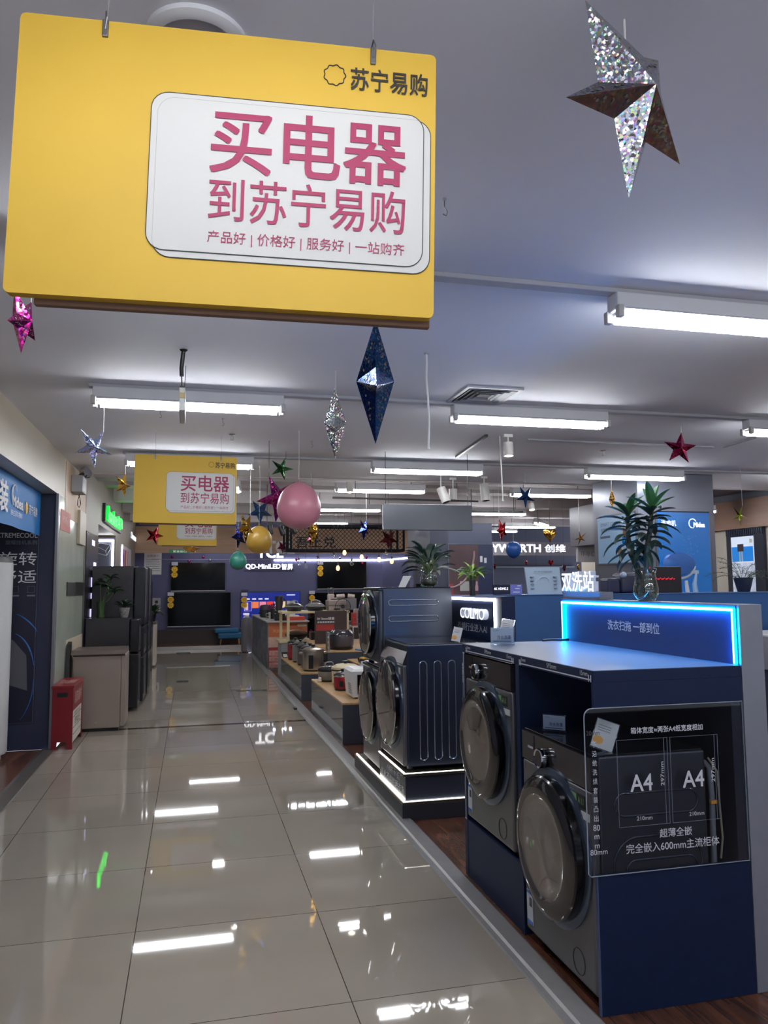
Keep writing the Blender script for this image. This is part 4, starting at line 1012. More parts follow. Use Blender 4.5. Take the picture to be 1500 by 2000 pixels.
build(B(1.32,2.60,20.33,20.35,1.875,1.90), 'ledge', M('ledge_dark', (44,46,66), 0.5), t)
text('QD-MiniLED', (1.80,20.349,1.985), '-y', 0.89, 0.135, LITW, t, 'letters', 0.02, 0.02, side=LSIDE)
text('智屏', (2.42,20.349,1.985), '-y', 0.29, 0.155, LITW, t, 'letters', 0.01, 0.02, side=LSIDE)
t = root('wall_light_strip', (3.5, 20.33, 2.155), 'long white linear light along the television wall, bending at the corner', 'linear light')
build(B(2.08,4.99,20.315,20.35,2.137,2.172,0.004), 'light_bar', LEDW, t)
build(MB().cyl((5.0,20.31,2.155),(5.68,19.10,2.20),0.017,seg=8), 'light_bar', LEDW, t)
t = root('wall_paper', (-0.94, 20.33, 1.8), 'white paper notice with lines of print pasted on the far wall, left end', 'paper notice')
build(B(-1.15,-0.73,20.343,20.35,1.797,2.334), 'sheet', PAPER, t)
text('温馨提示', (-0.94,20.3425,2.265), '-y', 0.30, 0.06, M('notice_red', (190,110,110), 0.6), t, 'heading_lettering')
ln = MB()
for k in range(6): ln.box(-1.10,-0.80+0.02*(k%3),20.3415,20.343,2.16-k*0.055,2.172-k*0.055)
build(ln, 'print_line', M('notice_grey_print', (140,140,146), 0.6), t)
t = root('wall_poster', (-0.83, 20.33, 0.86), 'small pale poster low on the far wall, left of the big television', 'poster')
build(B(-0.93,-0.735,20.343,20.35,0.865,1.215), 'sheet', M('poster_paper', (176,172,180), 0.6), t)
build(B(-0.87,-0.80,20.340,20.343,1.08,1.15), 'dark_square', BLACK, t)
build(B(-0.90,-0.78,20.340,20.343,0.93,1.03), 'violet_print', M('violet_print', (70,64,120), 0.6), t)
t = root('standing_screen', (-0.98, 19.6, 0.07), 'narrow dark standing display with an orange glow beyond the refrigerators', 'display screen')
build(B(-1.12,-0.905,19.6,19.65,1.02,1.62,0.004), 'panel', BLACKG, t)
build(B(-1.08,-0.94,19.62,19.66,0.07,1.02), 'post', BLACK, t)
build(MB().ball((-1.02,19.59,1.33), 0.035, 10, 8), 'orange_glow', M('orange_glow', (250,170,60), 0.4, emit=1.8, ecol=(255,170,60)), t)
t = root('exit_sign', (-0.27, 18.47, 2.46), 'dark green exit sign with white letters under the third yellow sign', 'exit sign')
build(B(-0.50,-0.03,18.46,18.50,2.258,2.335,0.004), 'sign_case', M('exit_green', (20,84,56), 0.4, emit=0.25, ecol=(20,120,70)), t)
text('安全出口', (-0.265,18.459,2.297), '-y', 0.30, 0.05, M('exit_white', (220,235,225), 0.4, emit=0.6), t, 'lettering')
# ottoman
OTT = M('teal_blue_fabric', (40,98,138), 0.8, noise=0.06, nscale=60)
t = root('ottoman', (0.92, 20.05, 0.07), 'blue upholstered folding ottoman on wooden legs below the televisions', 'ottoman')
build(B(0.66,1.25,19.75,20.15,0.20,0.335,0.03,3), 'seat_base', OTT, t)
build(B(0.58,1.17,19.78,20.15,0.338,0.45,0.03,3), 'top_cushion', OTT, t)
for x in (0.72, 1.18):
    for y in (19.82, 20.10):
        build(MB().cyl((x,y,0.07),(x+(0.02 if x<1 else -0.02),y,0.205),0.012,0.02,10), 'leg', M('oak_leg', (186,150,104), 0.5), t)
# floor stickers
for (x0,x1,y0,y1,lb) in ((0.66,1.08,11.42,11.56,'long black direction sticker on the tiles near the kerb'),(-0.20,-0.02,12.78,13.0,'small black and green exit sticker on the tiles in the middle of the aisle'),(-0.30,0.0,18.1,18.5,'dark floor mark near the stage at the end of the aisle')):
    t = root('floor_sticker', ((x0+x1)/2,(y0+y1)/2,0), lb, 'floor sticker', 'stickers on the aisle floor')
    build(B(x0,x1,y0,y1,0.0,0.0012), 'sticker_sheet', M('sticker_black', (24,26,24), 0.3), t)
    build(B(x0+0.06,x1-0.06,(y0+y1)/2-0.03,(y0+y1)/2+0.03,0.0012,0.0018), 'arrow_mark', M('sticker_green', (60,110,60), 0.3), t)
t = thing('kerb_clip', MB().box(1.23,1.27,9.58,9.70,0.0,0.02,0.004), BLACK, 'small black object on the tiles against the kerb by the appliance plinth', 'small object')

# ================================================================== kitchen appliance display
PLG = M('plinth_gloss_grey', (112,116,122), 0.07, metal=0.45)
PLS = M('plinth_slate', (62,66,78), 0.4, noise=0.04, nscale=10)
OAK = M('oak_laminate', (196,158,110), 0.4, noise=0.12, nscale=4, stretch=(8,1,8))
def plinth(x0, x1, y0, y1, h, label, socket=False):
    t = root('display_plinth', ((x0+x1)/2,(y0+y1)/2,0), label, 'display plinth', 'low appliance display plinths')
    build(B(x0+0.004,x1,y0,y1,0,h-0.02,0.002), 'carcass', PLS, t)
    build(B(x0,x0+0.004,y0+0.002,y1-0.002,0.0,h-0.02), 'mirror_front', PLG, t)
    build(B(x0-0.003,x1+0.003,y0-0.003,y1+0.003,h-0.02,h,0.003), 'wood_top', OAK, t)
    if socket: build(B(x0+0.165,x0+0.25,y0-0.006,y0,0.235,0.335,0.004), 'power_socket', WHITE, t)
plinth(1.41,2.05,7.39,9.36,0.385,'low grey plinth with oak top carrying the microwave and pots, nearest the washers', True)
plinth(1.41,1.79,10.25,12.6,0.36,'low grey plinth with oak top carrying the row of pressure cookers')
plinth(2.07,2.60,8.75,10.52,0.50,'grey oak-topped plinth behind the microwave plinth, with small pans')
plinth(1.82,2.9,10.62,12.85,0.60,'grey oak-topped plinth carrying the biggest dark cooker')

def pot(name, loc, r, h, label, cat, bodym, lidm, group, base=0.02, lid=0.05, knob='knob', handle=None, panel=None, band=None, taper=1.0, square=False):
    t = root(name, loc, label, cat, group)
    x, y, z = loc
    build(MB().lathe([(r*0.86,0),(r*0.9,0.004),(r*0.9,base)], loc, (0,0,1), 32), 'base', BLACK, t, True)
    build(MB().lathe([(r*0.93*taper,base),(r*0.99*taper,base+0.015),(r,h-0.02),(r,h)], loc, (0,0,1), 36), 'body', bodym, t, True)
    build(MB().lathe([(r*1.02,h),(r*1.03,h+0.008),(r*1.0,h+lid*0.45),(r*0.7,h+lid*0.85),(r*0.3,h+lid),(0,h+lid)], loc, (0,0,1), 36), 'lid', lidm, t, True)
    if band: build(MB().lathe([(r*1.005,h-0.012),(r*1.035,h-0.008),(r*1.035,h+0.006),(r*1.02,h+0.008)], loc, (0,0,1), 36, cap=False), 'rim_band', band, t, True)
    if knob == 'knob': build(MB().lathe([(r*0.12,h+lid-0.004),(r*0.12,h+lid+0.012),(r*0.24,h+lid+0.018),(r*0.24,h+lid+0.028),(0,h+lid+0.032)], loc, (0,0,1), 18), 'lid_knob', BLACK, t, True)
    if knob == 'bar':
        build(MB().tube([(x-r*0.4,y,z+h+lid-0.006),(x-r*0.36,y,z+h+lid+0.03),(x-r*0.2,y,z+h+lid+0.042),(x+r*0.2,y,z+h+lid+0.042),(x+r*0.36,y,z+h+lid+0.03),(x+r*0.4,y,z+h+lid-0.006)], 0.008, 8), 'lid_handle', ALU, t, True)
    if handle:
        for s in (-1, 1):
            build(MB().box(x+s*r*0.98, x+s*(r+0.045), y-0.035, y+0.035, z+h-0.045, z+h-0.012, 0.008), 'side_handle', handle, t)
    if panel: build(MB().hexa([(x-r*0.55,y-r*0.90,z+base+0.02),(x-r*0.12,y-r*1.02,z+base+0.02),(x-r*0.12,y-r*0.9,z+base+0.02),(x-r*0.5,y-r*0.8,z+base+0.02),
                                (x-r*0.55,y-r*0.90,z+h-0.05),(x-r*0.12,y-r*1.02,z+h-0.05),(x-r*0.12,y-r*0.9,z+h-0.05),(x-r*0.5,y-r*0.8,z+h-0.05)]), 'control_panel', panel, t)
    return t
STL = M('warm_brushed_steel', (170,160,152), 0.28, metal=0.8, noise=0.05, nscale=20)
STD = M('dark_brushed_steel', (82,80,86), 0.28, metal=0.75)
CRM = M('cream_enamel', (226,212,178), 0.3)
REDP = M('dark_red_plastic', (140,30,44), 0.25)
GRYP = M('warm_grey_plastic', (120,116,108), 0.35)
PG = 'electric pressure cookers in a row'
pot('pressure_cooker', (1.60,10.50,0.36), 0.14, 0.265, 'nearest pressure cooker, brushed steel body with dark control strip', 'pressure cooker', STL, STL, PG, knob='knob', panel=BLACK, handle=STL, band=STL)
pot('pressure_cooker', (1.62,10.92,0.36), 0.125, 0.255, 'second pressure cooker from the near end, dark grey body', 'pressure cooker', STD, STD, PG, panel=BLACK, band=STL)
pot('pressure_cooker', (1.61,11.32,0.36), 0.122, 0.25, 'third pressure cooker from the near end, mauve-grey body', 'pressure cooker', M('mauve_steel',(120,110,116),0.3,metal=0.6), STD, PG, panel=BLACK)
pot('pressure_cooker', (1.60,11.74,0.36), 0.122, 0.25, 'fourth pressure cooker from the near end, pale grey body with chrome rim', 'pressure cooker', M('pale_steel',(150,152,152),0.3,metal=0.6), BLACK, PG, band=CHROME)
pot('pressure_cooker', (1.58,12.16,0.36), 0.122, 0.25, 'farthest pressure cooker, dark red body', 'pressure cooker', REDP, BLACK, PG, band=CHROME)
t = root('price_card', (1.46,12.48,0.36), 'small black and white price card on the far corner of the pressure cooker plinth', 'price card')
build(MB().hexa([(1.42,12.44,0.36),(1.52,12.44,0.36),(1.52,12.46,0.36),(1.42,12.46,0.36),(1.40,12.50,0.45),(1.50,12.50,0.45),(1.50,12.52,0.45),(1.40,12.52,0.45)]), 'card', BLACK, t)
build(MB().hexa([(1.43,12.435,0.375),(1.50,12.435,0.375),(1.50,12.437,0.375),(1.43,12.437,0.375),(1.42,12.466,0.42),(1.48,12.466,0.42),(1.48,12.47,0.42),(1.42,12.47,0.42)]), 'print', WHITEP, t)
# microwave plinth
t = root('microwave_oven', (1.78,7.80,0.385), 'white microwave oven with black door on the nearest oak-topped plinth', 'microwave')
build(MB().hexa([(1.555,7.61,0.40),(2.02,7.61,0.40),(2.02,7.97,0.40),(1.555,7.97,0.40),(1.535,7.60,0.65),(2.03,7.60,0.65),(2.03,7.98,0.65),(1.535,7.98,0.65)]), 'body', WHITE, t)
build(MB().hexa([(1.535,7.60,0.65),(2.03,7.60,0.65),(2.03,7.98,0.65),(1.535,7.98,0.65),(1.57,7.63,0.672),(2.0,7.63,0.672),(2.0,7.95,0.672),(1.57,7.95,0.672)]), 'top_cover', WHITE, t)
build(MB().hexa([(1.60,7.59,0.43),(2.0,7.59,0.43),(2.0,7.62,0.43),(1.60,7.62,0.43),(1.595,7.585,0.62),(2.0,7.585,0.62),(2.0,7.62,0.62),(1.595,7.62,0.62)]), 'door_window', BLACKG, t)
v = MB()
for i in range(5):
    for k in range(6):
        xx = 1.5535-0.02*(0.03+k*0.018)/0.25
        v.box(xx-0.0015,xx+0.001,7.66+i*0.03,7.675+i*0.03,0.43+k*0.018,0.438+k*0.018)
o = build(v, 'vent_slots', M('vent_shadow', (120,124,128), 0.7), t); o['kind'] = 'stuff'
for a in (1.6,1.98):
    for b in (7.66,7.92): build(MB().cyl((a,b,0.385),(a,b,0.40),0.015), 'foot', BLACK, t)
t = root('price_stand', (1.72,7.82,0.672), 'small clear price stand on top of the white microwave', 'price stand')
build(B(1.67,1.78,7.81,7.822,0.672,0.735,0.002), 'acrylic_plate', ACRY, t); build(B(1.68,1.77,7.823,7.825,0.68,0.728), 'card', PAPER, t)
RG = 'pots and cookers beside the microwave'
pot('rice_cooker', (1.585,8.30,0.385), 0.095, 0.155, 'small dark red rice cooker left of the white microwave', 'rice cooker', REDP, STD, RG, knob='knob', panel=BLACK, band=CHROME, lid=0.04)
pot('casserole_pot', (1.70,8.74,0.385), 0.155, 0.17, 'cream enamel casserole pot with dark lid knob behind the red rice cooker', 'cooking pot', CRM, CRM, RG, knob='knob', lid=0.065, band=M('dark_band',(60,50,40),0.4))
pot('electric_pot', (1.58,9.12,0.385), 0.128, 0.13, 'two-tone grey electric pot with raised bar handle behind the cream casserole', 'cooking pot', GRYP, M('dark_pot_lid',(44,46,50),0.15), RG, knob='bar', lid=0.045, band=BLACK)
pot('ceramic_jar', (1.655,8.15,0.385), 0.045, 0.12, 'narrow cream jar tucked between the red rice cooker and the microwave', 'jar', CRM, CHROME, RG, knob=None, lid=0.02)
t = root('white_plug', (1.455,9.02,0.385), 'small white knob-shaped piece beside the two-tone grey pot', 'small object')
build(MB().lathe([(0.018,0),(0.024,0.02),(0.014,0.035),(0.02,0.05),(0,0.06)], (1.455,9.02,0.385), (0,0,1), 14), 'body', M('ivory_plastic',(222,214,200),0.4), t, True)
# small pans on the second plinth, big cooker on the riser
def pan(loc, r, h, label, body, inner, ang, hm, L=0.17):
    t = root('frying_pan', loc, label, 'frying pan', 'pans on display')
    build(MB().lathe([(r*0.78,0),(r,h),(r*1.02,h),(r*0.80,0.006),(0,0.006)], loc, (0,0,1), 30, cap=False), 'pan_body', body, t, True)
    build(MB().lathe([(r*0.80,0.007),(0,0.008)], loc, (0,0,1), 30, cap=False), 'cooking_surface', inner, t)
    x, y, z = loc; c, s = math.cos(ang), math.sin(ang)
    build(MB().tube([(x+c*r*0.97,y+s*r*0.97,z+h*0.8),(x+c*(r+0.06),y+s*(r+0.06),z+h+0.015),(x+c*(r+L),y+s*(r+L),z+h+0.03)], [0.008,0.011,0.013], 8), 'handle', hm, t, True)
    return t
pan((2.19,10.02,0.50), 0.085, 0.06, 'small dark pan on the plinth behind the microwave, leftmost', STD, BLACK, 0.4, BLACK)
pan((2.44,10.30,0.50), 0.11, 0.10, 'blue-handled pan leaning its handle up behind the grey washer door', BLACK, STD, 2.6, M('blue_handle',(70,130,190),0.4), 0.2)
pot('small_pot', (2.26,9.62,0.50), 0.075, 0.085, 'small dark pot with a copper pink lid behind the microwave', 'cooking pot', BLACK, M('copper_pink',(206,138,116),0.35), 'pots on the rear plinth', lid=0.05)
pot('small_pot', (2.15,9.86,0.50), 0.05, 0.055, 'tiny dark pot with a golden lid at the back of the rear plinth', 'cooking pot', STD, M('gold_lid',(190,150,70),0.3,metal=0.7), 'pots on the rear plinth', lid=0.03)
t = root('multi_cooker', (2.10,10.95,0.60), 'large charcoal rectangular multi cooker with glossy lid on the raised plinth', 'multi cooker')
build(MB().lathe([(0.19,0.0),(0.2,0.03)], (2.07,10.95,0.60), (0,0,1), 36, sx=1.0, sy=0.85), 'base', BLACK, t, True)
CHA = M('charcoal_plastic', (74,70,76), 0.3, noise=0.04, nscale=20)
build(MB().lathe([(0.185,0.03),(0.205,0.06),(0.215,0.17),(0.21,0.19)], (2.07,10.95,0.60), (0,0,1), 40, sx=1.0, sy=0.85), 'body', CHA, t, True)
build(MB().lathe([(0.218,0.19),(0.215,0.21),(0.16,0.27),(0.10,0.275),(0,0.278)], (2.07,10.95,0.60), (0,0,1), 40, sx=1.0, sy=0.85), 'lid', M('gloss_mauve',(60,56,64),0.1), t, True)
build(B(2.04,2.13,10.755,10.775,0.755,0.795,0.006), 'latch', BLACK, t)
t = root('recipe_poster', (1.96,10.75,0.60), 'small grey panel with food pictures standing left of the charcoal multi cooker', 'poster')
build(B(1.835,1.865,10.70,10.86,0.60,0.85), 'panel', M('panel_bluegrey',(104,110,120),0.4), t)
for i, c in enumerate(((206,170,120),(180,120,70),(214,190,90),(150,90,60),(200,200,190))):
    build(B(1.836+0.006*(i%2)*2,1.848+0.006*(i%2)*2,10.697,10.70,0.63+0.035*i,0.66+0.035*i), 'food_picture', M('food_%d'%i,c,0.5), t)
t = root('promotional_board', (2.1,12.0,0.60), 'dark brown board with white and red lettering standing behind the multi cooker', 'poster')
build(B(1.86,2.36,12.0,12.03,0.60,1.10), 'board', M('board_brown',(58,44,44),0.45), t)
text('IH 5mm球釜', (2.03,11.999,0.985), '-y', 0.27, 0.04, WHITEP, t, 'lettering', 0.02)
text('食物真香更美味', (2.03,11.999,0.93), '-y', 0.27, 0.03, WHITEP, t, 'lettering', 0.01)
build(B(1.88,2.16,11.997,12.0,0.80,0.895), 'red_band', M('band_red',(160,50,44),0.5), t)

# rack with two levels
RACKW = M('pale_birch', (214,198,160), 0.45, noise=0.06, nscale=5)
t = root('display_rack', (2.0,13.0,0), 'pale wooden two-level rack carrying pans and appliances', 'rack')
build(B(1.46,2.60,12.95,13.55,1.035,1.07,0.003), 'top_shelf', RACKW, t)
build(B(1.42,2.30,12.95,13.5,0.555,0.592,0.003), 'lower_shelf', RACKW, t)
for x, y in ((1.565,12.98),(1.50,13.48),(2.56,12.98),(2.56,13.48)):
    build(B(x-0.022,x+0.022,y-0.022,y+0.022,0.0 if y>13.2 or x>2 else 0.592,1.036,0.002), 'post', RACKW, t)
build(B(1.45,1.70,12.97,13.45,0.0,0.555,0.002), 'cabinet_base', M('base_pale_grey',(150,152,156),0.5), t)
WG = 'lidded pans on the top shelf of the rack'
def wok(loc, r, label, body, lid):
    t = root('lidded_pan', loc, label, 'lidded pan', WG)
    x, y, z = loc
    build(MB().lathe([(r*0.75,0),(r*0.98,0.05),(r,0.075)], loc, (0,0,1), 32), 'pan_body', body, t, True)
    build(MB().lathe([(r*1.03,0.075),(r*1.03,0.082),(r*0.7,0.12),(r*0.2,0.14),(0,0.141)], loc, (0,0,1), 32), 'glass_lid', lid, t, True)
    build(MB().lathe([(r*1.035,0.072),(r*1.05,0.078),(r*1.03,0.086)], loc, (0,0,1), 32, cap=False), 'rim', ALU, t, True)
    build(MB().tube([(x-r*0.45,y,z+0.115),(x-r*0.38,y,z+0.165),(x,y,z+0.185),(x+r*0.38,y,z+0.165),(x+r*0.45,y,z+0.115)], 0.008, 8), 'lid_handle', ALU, t, True)
    build(B(x-0.05,x+0.05,y-r-0.04,y-r+0.01,z+0.03,z+0.065,0.01), 'side_handle', BLACK, t)
wok((1.68,13.12,1.07), 0.15, 'lidded dark pan at the left end of the rack top shelf', STD, M('smoky_lid',(110,106,100),0.15,metal=0.5))
wok((2.04,13.12,1.07), 0.165, 'lidded dark pan with shiny rim at the middle of the rack top shelf', M('blue_black',(40,44,54),0.2), M('pale_lid',(150,150,150),0.15,metal=0.5))
t = root('storage_cooker', (2.40,13.15,1.07), 'beige-grey square cooker with stacked trays on the rack top shelf', 'multi cooker')
build(B(2.25,2.54,13.02,13.32,1.072,1.15,0.012), 'lower_tray', M('beige_grey',(150,138,132),0.4), t)
build(B(2.245,2.545,13.015,13.325,1.153,1.245,0.014), 'upper_tray', M('beige_grey',(150,138,132)), t)
build(MB().lathe([(0.10,0),(0.08,0.025),(0.03,0.04),(0,0.042)], (2.40,13.17,1.245), (0,0,1), 20), 'lid', M('smoky_lid',(110,106,100)), t, True)
build(B(2.34,2.44,13.0,13.02,1.085,1.11,0.004), 'handle', BLACK, t)
t = root('desk_fan', (2.55,12.6,1.0), 'small round dark fan grille beside the right end of the rack', 'fan')
build(MB().lathe([(0.012,0),(0.012,0.50)], (2.35,12.2,0.60), (0,0,1), 10), 'stem', BLACK, t, True)
build(MB().lathe([(0.09,0),(0.08,0.015),(0.02,0.02)], (2.35,12.2,0.60), (0,0,1), 20), 'base', BLACK, t, True)
f = MB()
for k in range(24):
    a = 2*PI*k/24; f.tube([(2.33+0.02*math.cos(a),12.18,1.16+0.02*math.sin(a)),(2.33+0.12*math.cos(a+0.25),12.155,1.16+0.12*math.sin(a+0.25))],0.0025,5)
for r_ in (0.025,0.122): f.tube([(2.33+r_*math.cos(2*PI*k/28),12.17,1.16+r_*math.sin(2*PI*k/28)) for k in range(28)],0.005,6,closed=True)
build(f, 'grille', BLACK, t)
build(MB().lathe([(0.028,-0.02),(0.028,0.02)], (2.33,12.2,1.16), (0,1,0), 16), 'hub', STD, t, True)
t = root('gift_box', (2.65,12.2,0.60), 'grey-pink cylindrical appliance with red patterned box beside the rack', 'appliance')
build(B(2.46,2.84,12.05,12.36,0.835,0.86,0.002).box(2.465,2.48,12.06,12.075,0.60,0.835).box(2.80,2.815,12.06,12.075,0.60,0.835).box(2.465,2.48,12.335,12.35,0.60,0.835).box(2.80,2.815,12.335,12.35,0.60,0.835), 'white_stand', M('stand_white',(196,194,190),0.4), t)
build(MB().lathe([(0.11,0),(0.115,0.02),(0.115,0.24),(0.10,0.26),(0,0.265)], (2.62,12.2,0.86), (0,0,1), 24), 'body', M('rosy_grey',(160,142,140),0.35), t, True)
build(B(2.465,2.53,12.10,12.2,0.86,1.06,0.003), 'red_box', M('red_pattern',(170,50,50),0.5,noise=0.4,nscale=40), t)
t = root('juicer', (2.50,13.45,1.07), 'clear-topped juicer with white and pink parts at the right end of the rack', 'juicer')
build(MB().lathe([(0.06,0),(0.065,0.08),(0.05,0.1)], (2.36,13.44,1.245+0.0), (0,0,1), 20).box(2.30,2.42,13.38,13.5,1.07,1.245,0.004), 'base', M('pinkish_white',(196,178,174),0.4), t, True)
build(MB().lathe([(0.05,0),(0.06,0.1),(0.058,0.11)], (2.36,13.44,1.345), (0,0,1), 20, cap=False), 'jug', GLASS, t, True)
build(MB().cyl((2.46,13.44,1.30),(2.60,13.44,1.31),0.035,seg=16).cyl((2.66,13.44,1.31),(2.78,13.42,1.30),0.04,0.03,16), 'spare_parts', M('pinkish_white',(196,178,174)), t, True)
build(B(2.44,2.80,13.36,13.52,1.07,1.265,0.006), 'grey_box', M('box_grey',(110,108,112),0.4), t)
# things on the lower shelf
t = root('wok_set', (1.72,13.1,0.592), 'dark wok wrapped in clear film on the lower rack shelf', 'frying pan')
build(MB().lathe([(0.10,0),(0.19,0.07),(0.205,0.10),(0.19,0.10),(0.1,0.02)], (1.72,13.1,0.592), (0,0,1), 30), 'pan_body', BLACK, t, True)
build(MB().lathe([(0.205,0.10),(0.12,0.15),(0.03,0.17),(0,0.17)], (1.72,13.1,0.592), (0,0,1), 12), 'film_wrap', glass('clear_film',(0.8,0.8,0.82),0.5,0.15), t)
t = root('black_case', (2.03,13.05,0.592), 'small black case with a purple bow on the lower rack shelf', 'box')
build(B(1.95,2.14,13.0,13.25,0.592,0.72,0.006), 'case', BLACK, t)
bw = MB()
for s in (-1,1): bw.tube([(2.0,13.05,0.722),(2.0+s*0.05,13.04,0.76),(2.0+s*0.07,13.04,0.74),(2.0+s*0.02,13.04,0.725)],0.006,6)
build(bw, 'bow', M('purple_ribbon',(120,36,104),0.35), t, True)
t = root('price_stand', (2.16,12.97,0.592), 'upright white price stand at the right end of the lower rack shelf', 'price stand')
build(B(2.135,2.22,12.96,12.97,0.592,0.83,0.003), 'plate', PAPER, t); build(B(2.15,2.205,12.957,12.96,0.72,0.80), 'dark_print', BLACK, t); build(B(2.15,2.205,12.957,12.96,0.62,0.69), 'grey_print', M('print_mid',(130,120,124),0.6), t)

# printed display island beyond the rack
t = root('display_counter', (1.68,15.8,0), 'printed display counter, dark swirling picture on its side and red-orange print on its end', 'display counter')
build(B(1.34,2.05,14.12,17.6,0.0,0.84,0.003), 'carcass', M('counter_grey',(130,130,134),0.5), t)
build(B(1.31,2.08,14.06,17.65,0.84,0.865,0.004), 'top', M('counter_top',(176,174,172),0.35), t)
build(B(1.331,1.339,14.14,17.58,0.03,0.83), 'side_picture', M('swirl_grey',(92,96,108),0.4,noise=0.75,nscale=3.0,stretch=(1,0.8,2.2)), t)
build(B(1.35,2.04,14.108,14.119,0.58,0.835), 'orange_print', M('print_orange',(196,112,76),0.5,noise=0.12,nscale=4), t)
build(B(1.35,2.04,14.106,14.119,0.40,0.58), 'pale_print', M('print_salmon',(206,170,156),0.5,noise=0.15,nscale=8), t)
build(B(1.35,2.04,14.108,14.119,0.05,0.40), 'red_print', M('print_red',(150,52,48),0.5,noise=0.15,nscale=8), t)
text('天空厨房美味节', (1.66,14.1075,0.69), '-y', 0.46, 0.055, M('print_gold',(226,160,110),0.5), t, 'heading_lettering', 0.02)
build(MB().prism(rrect(0.17,0.045,0.022), (1.95,14.107,0.785), (1,0,0), (0,0,1), 0.001), 'brand_pill', M('pill_cream',(226,210,190),0.5), t)
for i in range(3):
    z = 0.30-i*0.105
    build(B(1.365,1.575,14.104,14.108,z-0.045,z+0.045), 'product_tile', M('tile_pink',(196,150,146),0.5), t)
    build(MB().lathe([(0.016,0),(0.02,0.03),(0.016,0.04)], (1.41,14.1035,z-0.02), (0,0,1), 12, sy=0.1), 'product_picture', M('pict_dark',(70,60,64),0.5), t)
    build(B(1.46,1.53,14.1035,14.104,z,z+0.008).box(1.46,1.52,14.1035,14.104,z-0.02,z-0.012), 'caption_line', M('caption_red',(150,70,70),0.5), t)
t = root('red_carton', (1.85,14.5,0.865), 'flat red and white carton on the printed display counter', 'carton')
build(B(1.68,2.02,14.2,14.6,0.865,0.93,0.003), 'box', M('carton_red',(196,60,44),0.5), t)
build(B(1.70,1.92,14.25,14.55,0.93,0.955,0.003), 'white_sleeve', M('carton_white',(214,212,200),0.6), t)
DKP = M('kettle_dark', (50,46,50), 0.25, metal=0.3)
AG = 'small appliances on the printed counter'
t = root('blender', (1.56,14.35,0.865), 'tall dark blender with smoky jug on the near end of the printed counter', 'blender', AG)
build(B(1.48,1.66,14.25,14.45,0.865,1.05,0.012), 'motor_base', DKP, t)
build(MB().lathe([(0.05,0),(0.075,0.16),(0.08,0.22)], (1.565,14.35,1.05), (0,0,1), 20), 'jug', M('smoky_jug',(58,54,60),0.1), t, True)
build(MB().lathe([(0.082,0.22),(0.08,0.25),(0.04,0.262),(0,0.264)], (1.565,14.35,1.05), (0,0,1), 20), 'lid', BLACK, t, True)
build(MB().tube([(1.65,14.35,1.08),(1.69,14.35,1.12),(1.69,14.35,1.22),(1.645,14.35,1.26)], 0.012, 8), 'handle', BLACK, t, True)
build(MB().tube([(1.49,14.24,1.0),(1.48,14.24,0.99)], 0.012, 8), 'dial', CHROME, t)
t = root('air_fryer', (1.40,15.9,0.865), 'squat dark air fryer with lid at the middle of the printed counter', 'air fryer', AG)
build(MB().lathe([(0.10,0),(0.125,0.02),(0.125,0.20),(0.115,0.235),(0.05,0.255),(0,0.255)], (1.47,15.9,0.865), (0,0,1), 26), 'body', M('fryer_dark',(46,48,56),0.35), t, True)
build(MB().lathe([(0.126,0.125),(0.128,0.135),(0.126,0.145)], (1.47,15.9,0.865), (0,0,1), 26, cap=False), 'seam_ring', BLACK, t, True)
build(B(1.33,1.37,15.86,15.94,0.93,0.97,0.008), 'drawer_handle', BLACK, t)
t = root('coffee_cup', (1.42,14.9,0.865), 'small white cup machine with round spout between the fryer and the glass pot', 'cup', AG)
build(B(1.37,1.46,14.86,14.96,0.865,0.88,0.004).box(1.43,1.46,14.86,14.96,0.88,1.0,0.004), 'body', M('cup_white',(190,188,186),0.4), t)
build(MB().tube([(1.40+0.03*math.cos(2*PI*k/20),14.85,0.95+0.03*math.sin(2*PI*k/20)) for k in range(20)],0.007,6,closed=True), 'ring', CHROME, t, True)
t = root('glass_pot', (1.52,15.1,0.865), 'smoky glass pot with black base behind the blender', 'kettle', AG)
build(MB().lathe([(0.07,0),(0.07,0.05)], (1.54,15.1,0.865), (0,0,1), 20), 'base', BLACK, t, True)
build(MB().lathe([(0.068,0.05),(0.072,0.19),(0.05,0.21),(0,0.215)], (1.54,15.1,0.865), (0,0,1), 20), 'jug', M('smoky_jug',(58,54,60)), t, True)
t = root('ribbon_bow', (1.52,15.4,1.02), 'purple ribbon bow on a dark box behind the glass pot', 'ribbon', AG)
build(B(1.46,1.74,15.4,15.65,0.865,1.02,0.006), 'box', DKP, t)
bw = MB()
for k in range(9):
    a = PI*k/8; bw.tube([(1.56,15.42,1.02),(1.56+0.10*math.cos(a),15.40,1.06+0.10*math.sin(a)*0.9),(1.56+0.15*math.cos(a+0.2),15.40,1.03+0.07*math.sin(a))],[0.01,0.012,0.004],6)
build(bw, 'bow', M('purple_ribbon',(120,36,104)), t, True)
t = root('air_purifier', (1.20,17.4,0), 'slim grey upright appliance at the far left end of the printed counter', 'air purifier')
build(MB().lathe([(0.11,0.02),(0.125,0.04),(0.125,0.70),(0.10,0.78),(0,0.78)], (1.24,18.1,0), (0,0,1), 26), 'body', M('purifier_grey',(118,114,124),0.4), t, True)
build(MB().lathe([(0.10,0),(0.10,0.02)], (1.24,18.1,0), (0,0,1), 22), 'foot', BLACK, t, True)
build(MB().lathe([(0.05,0.78),(0.06,0.81),(0.02,0.84),(0,0.84)], (1.24,18.1,0), (0,0,1), 18), 'top_dial', M('purifier_pale',(196,196,206),0.4), t, True)
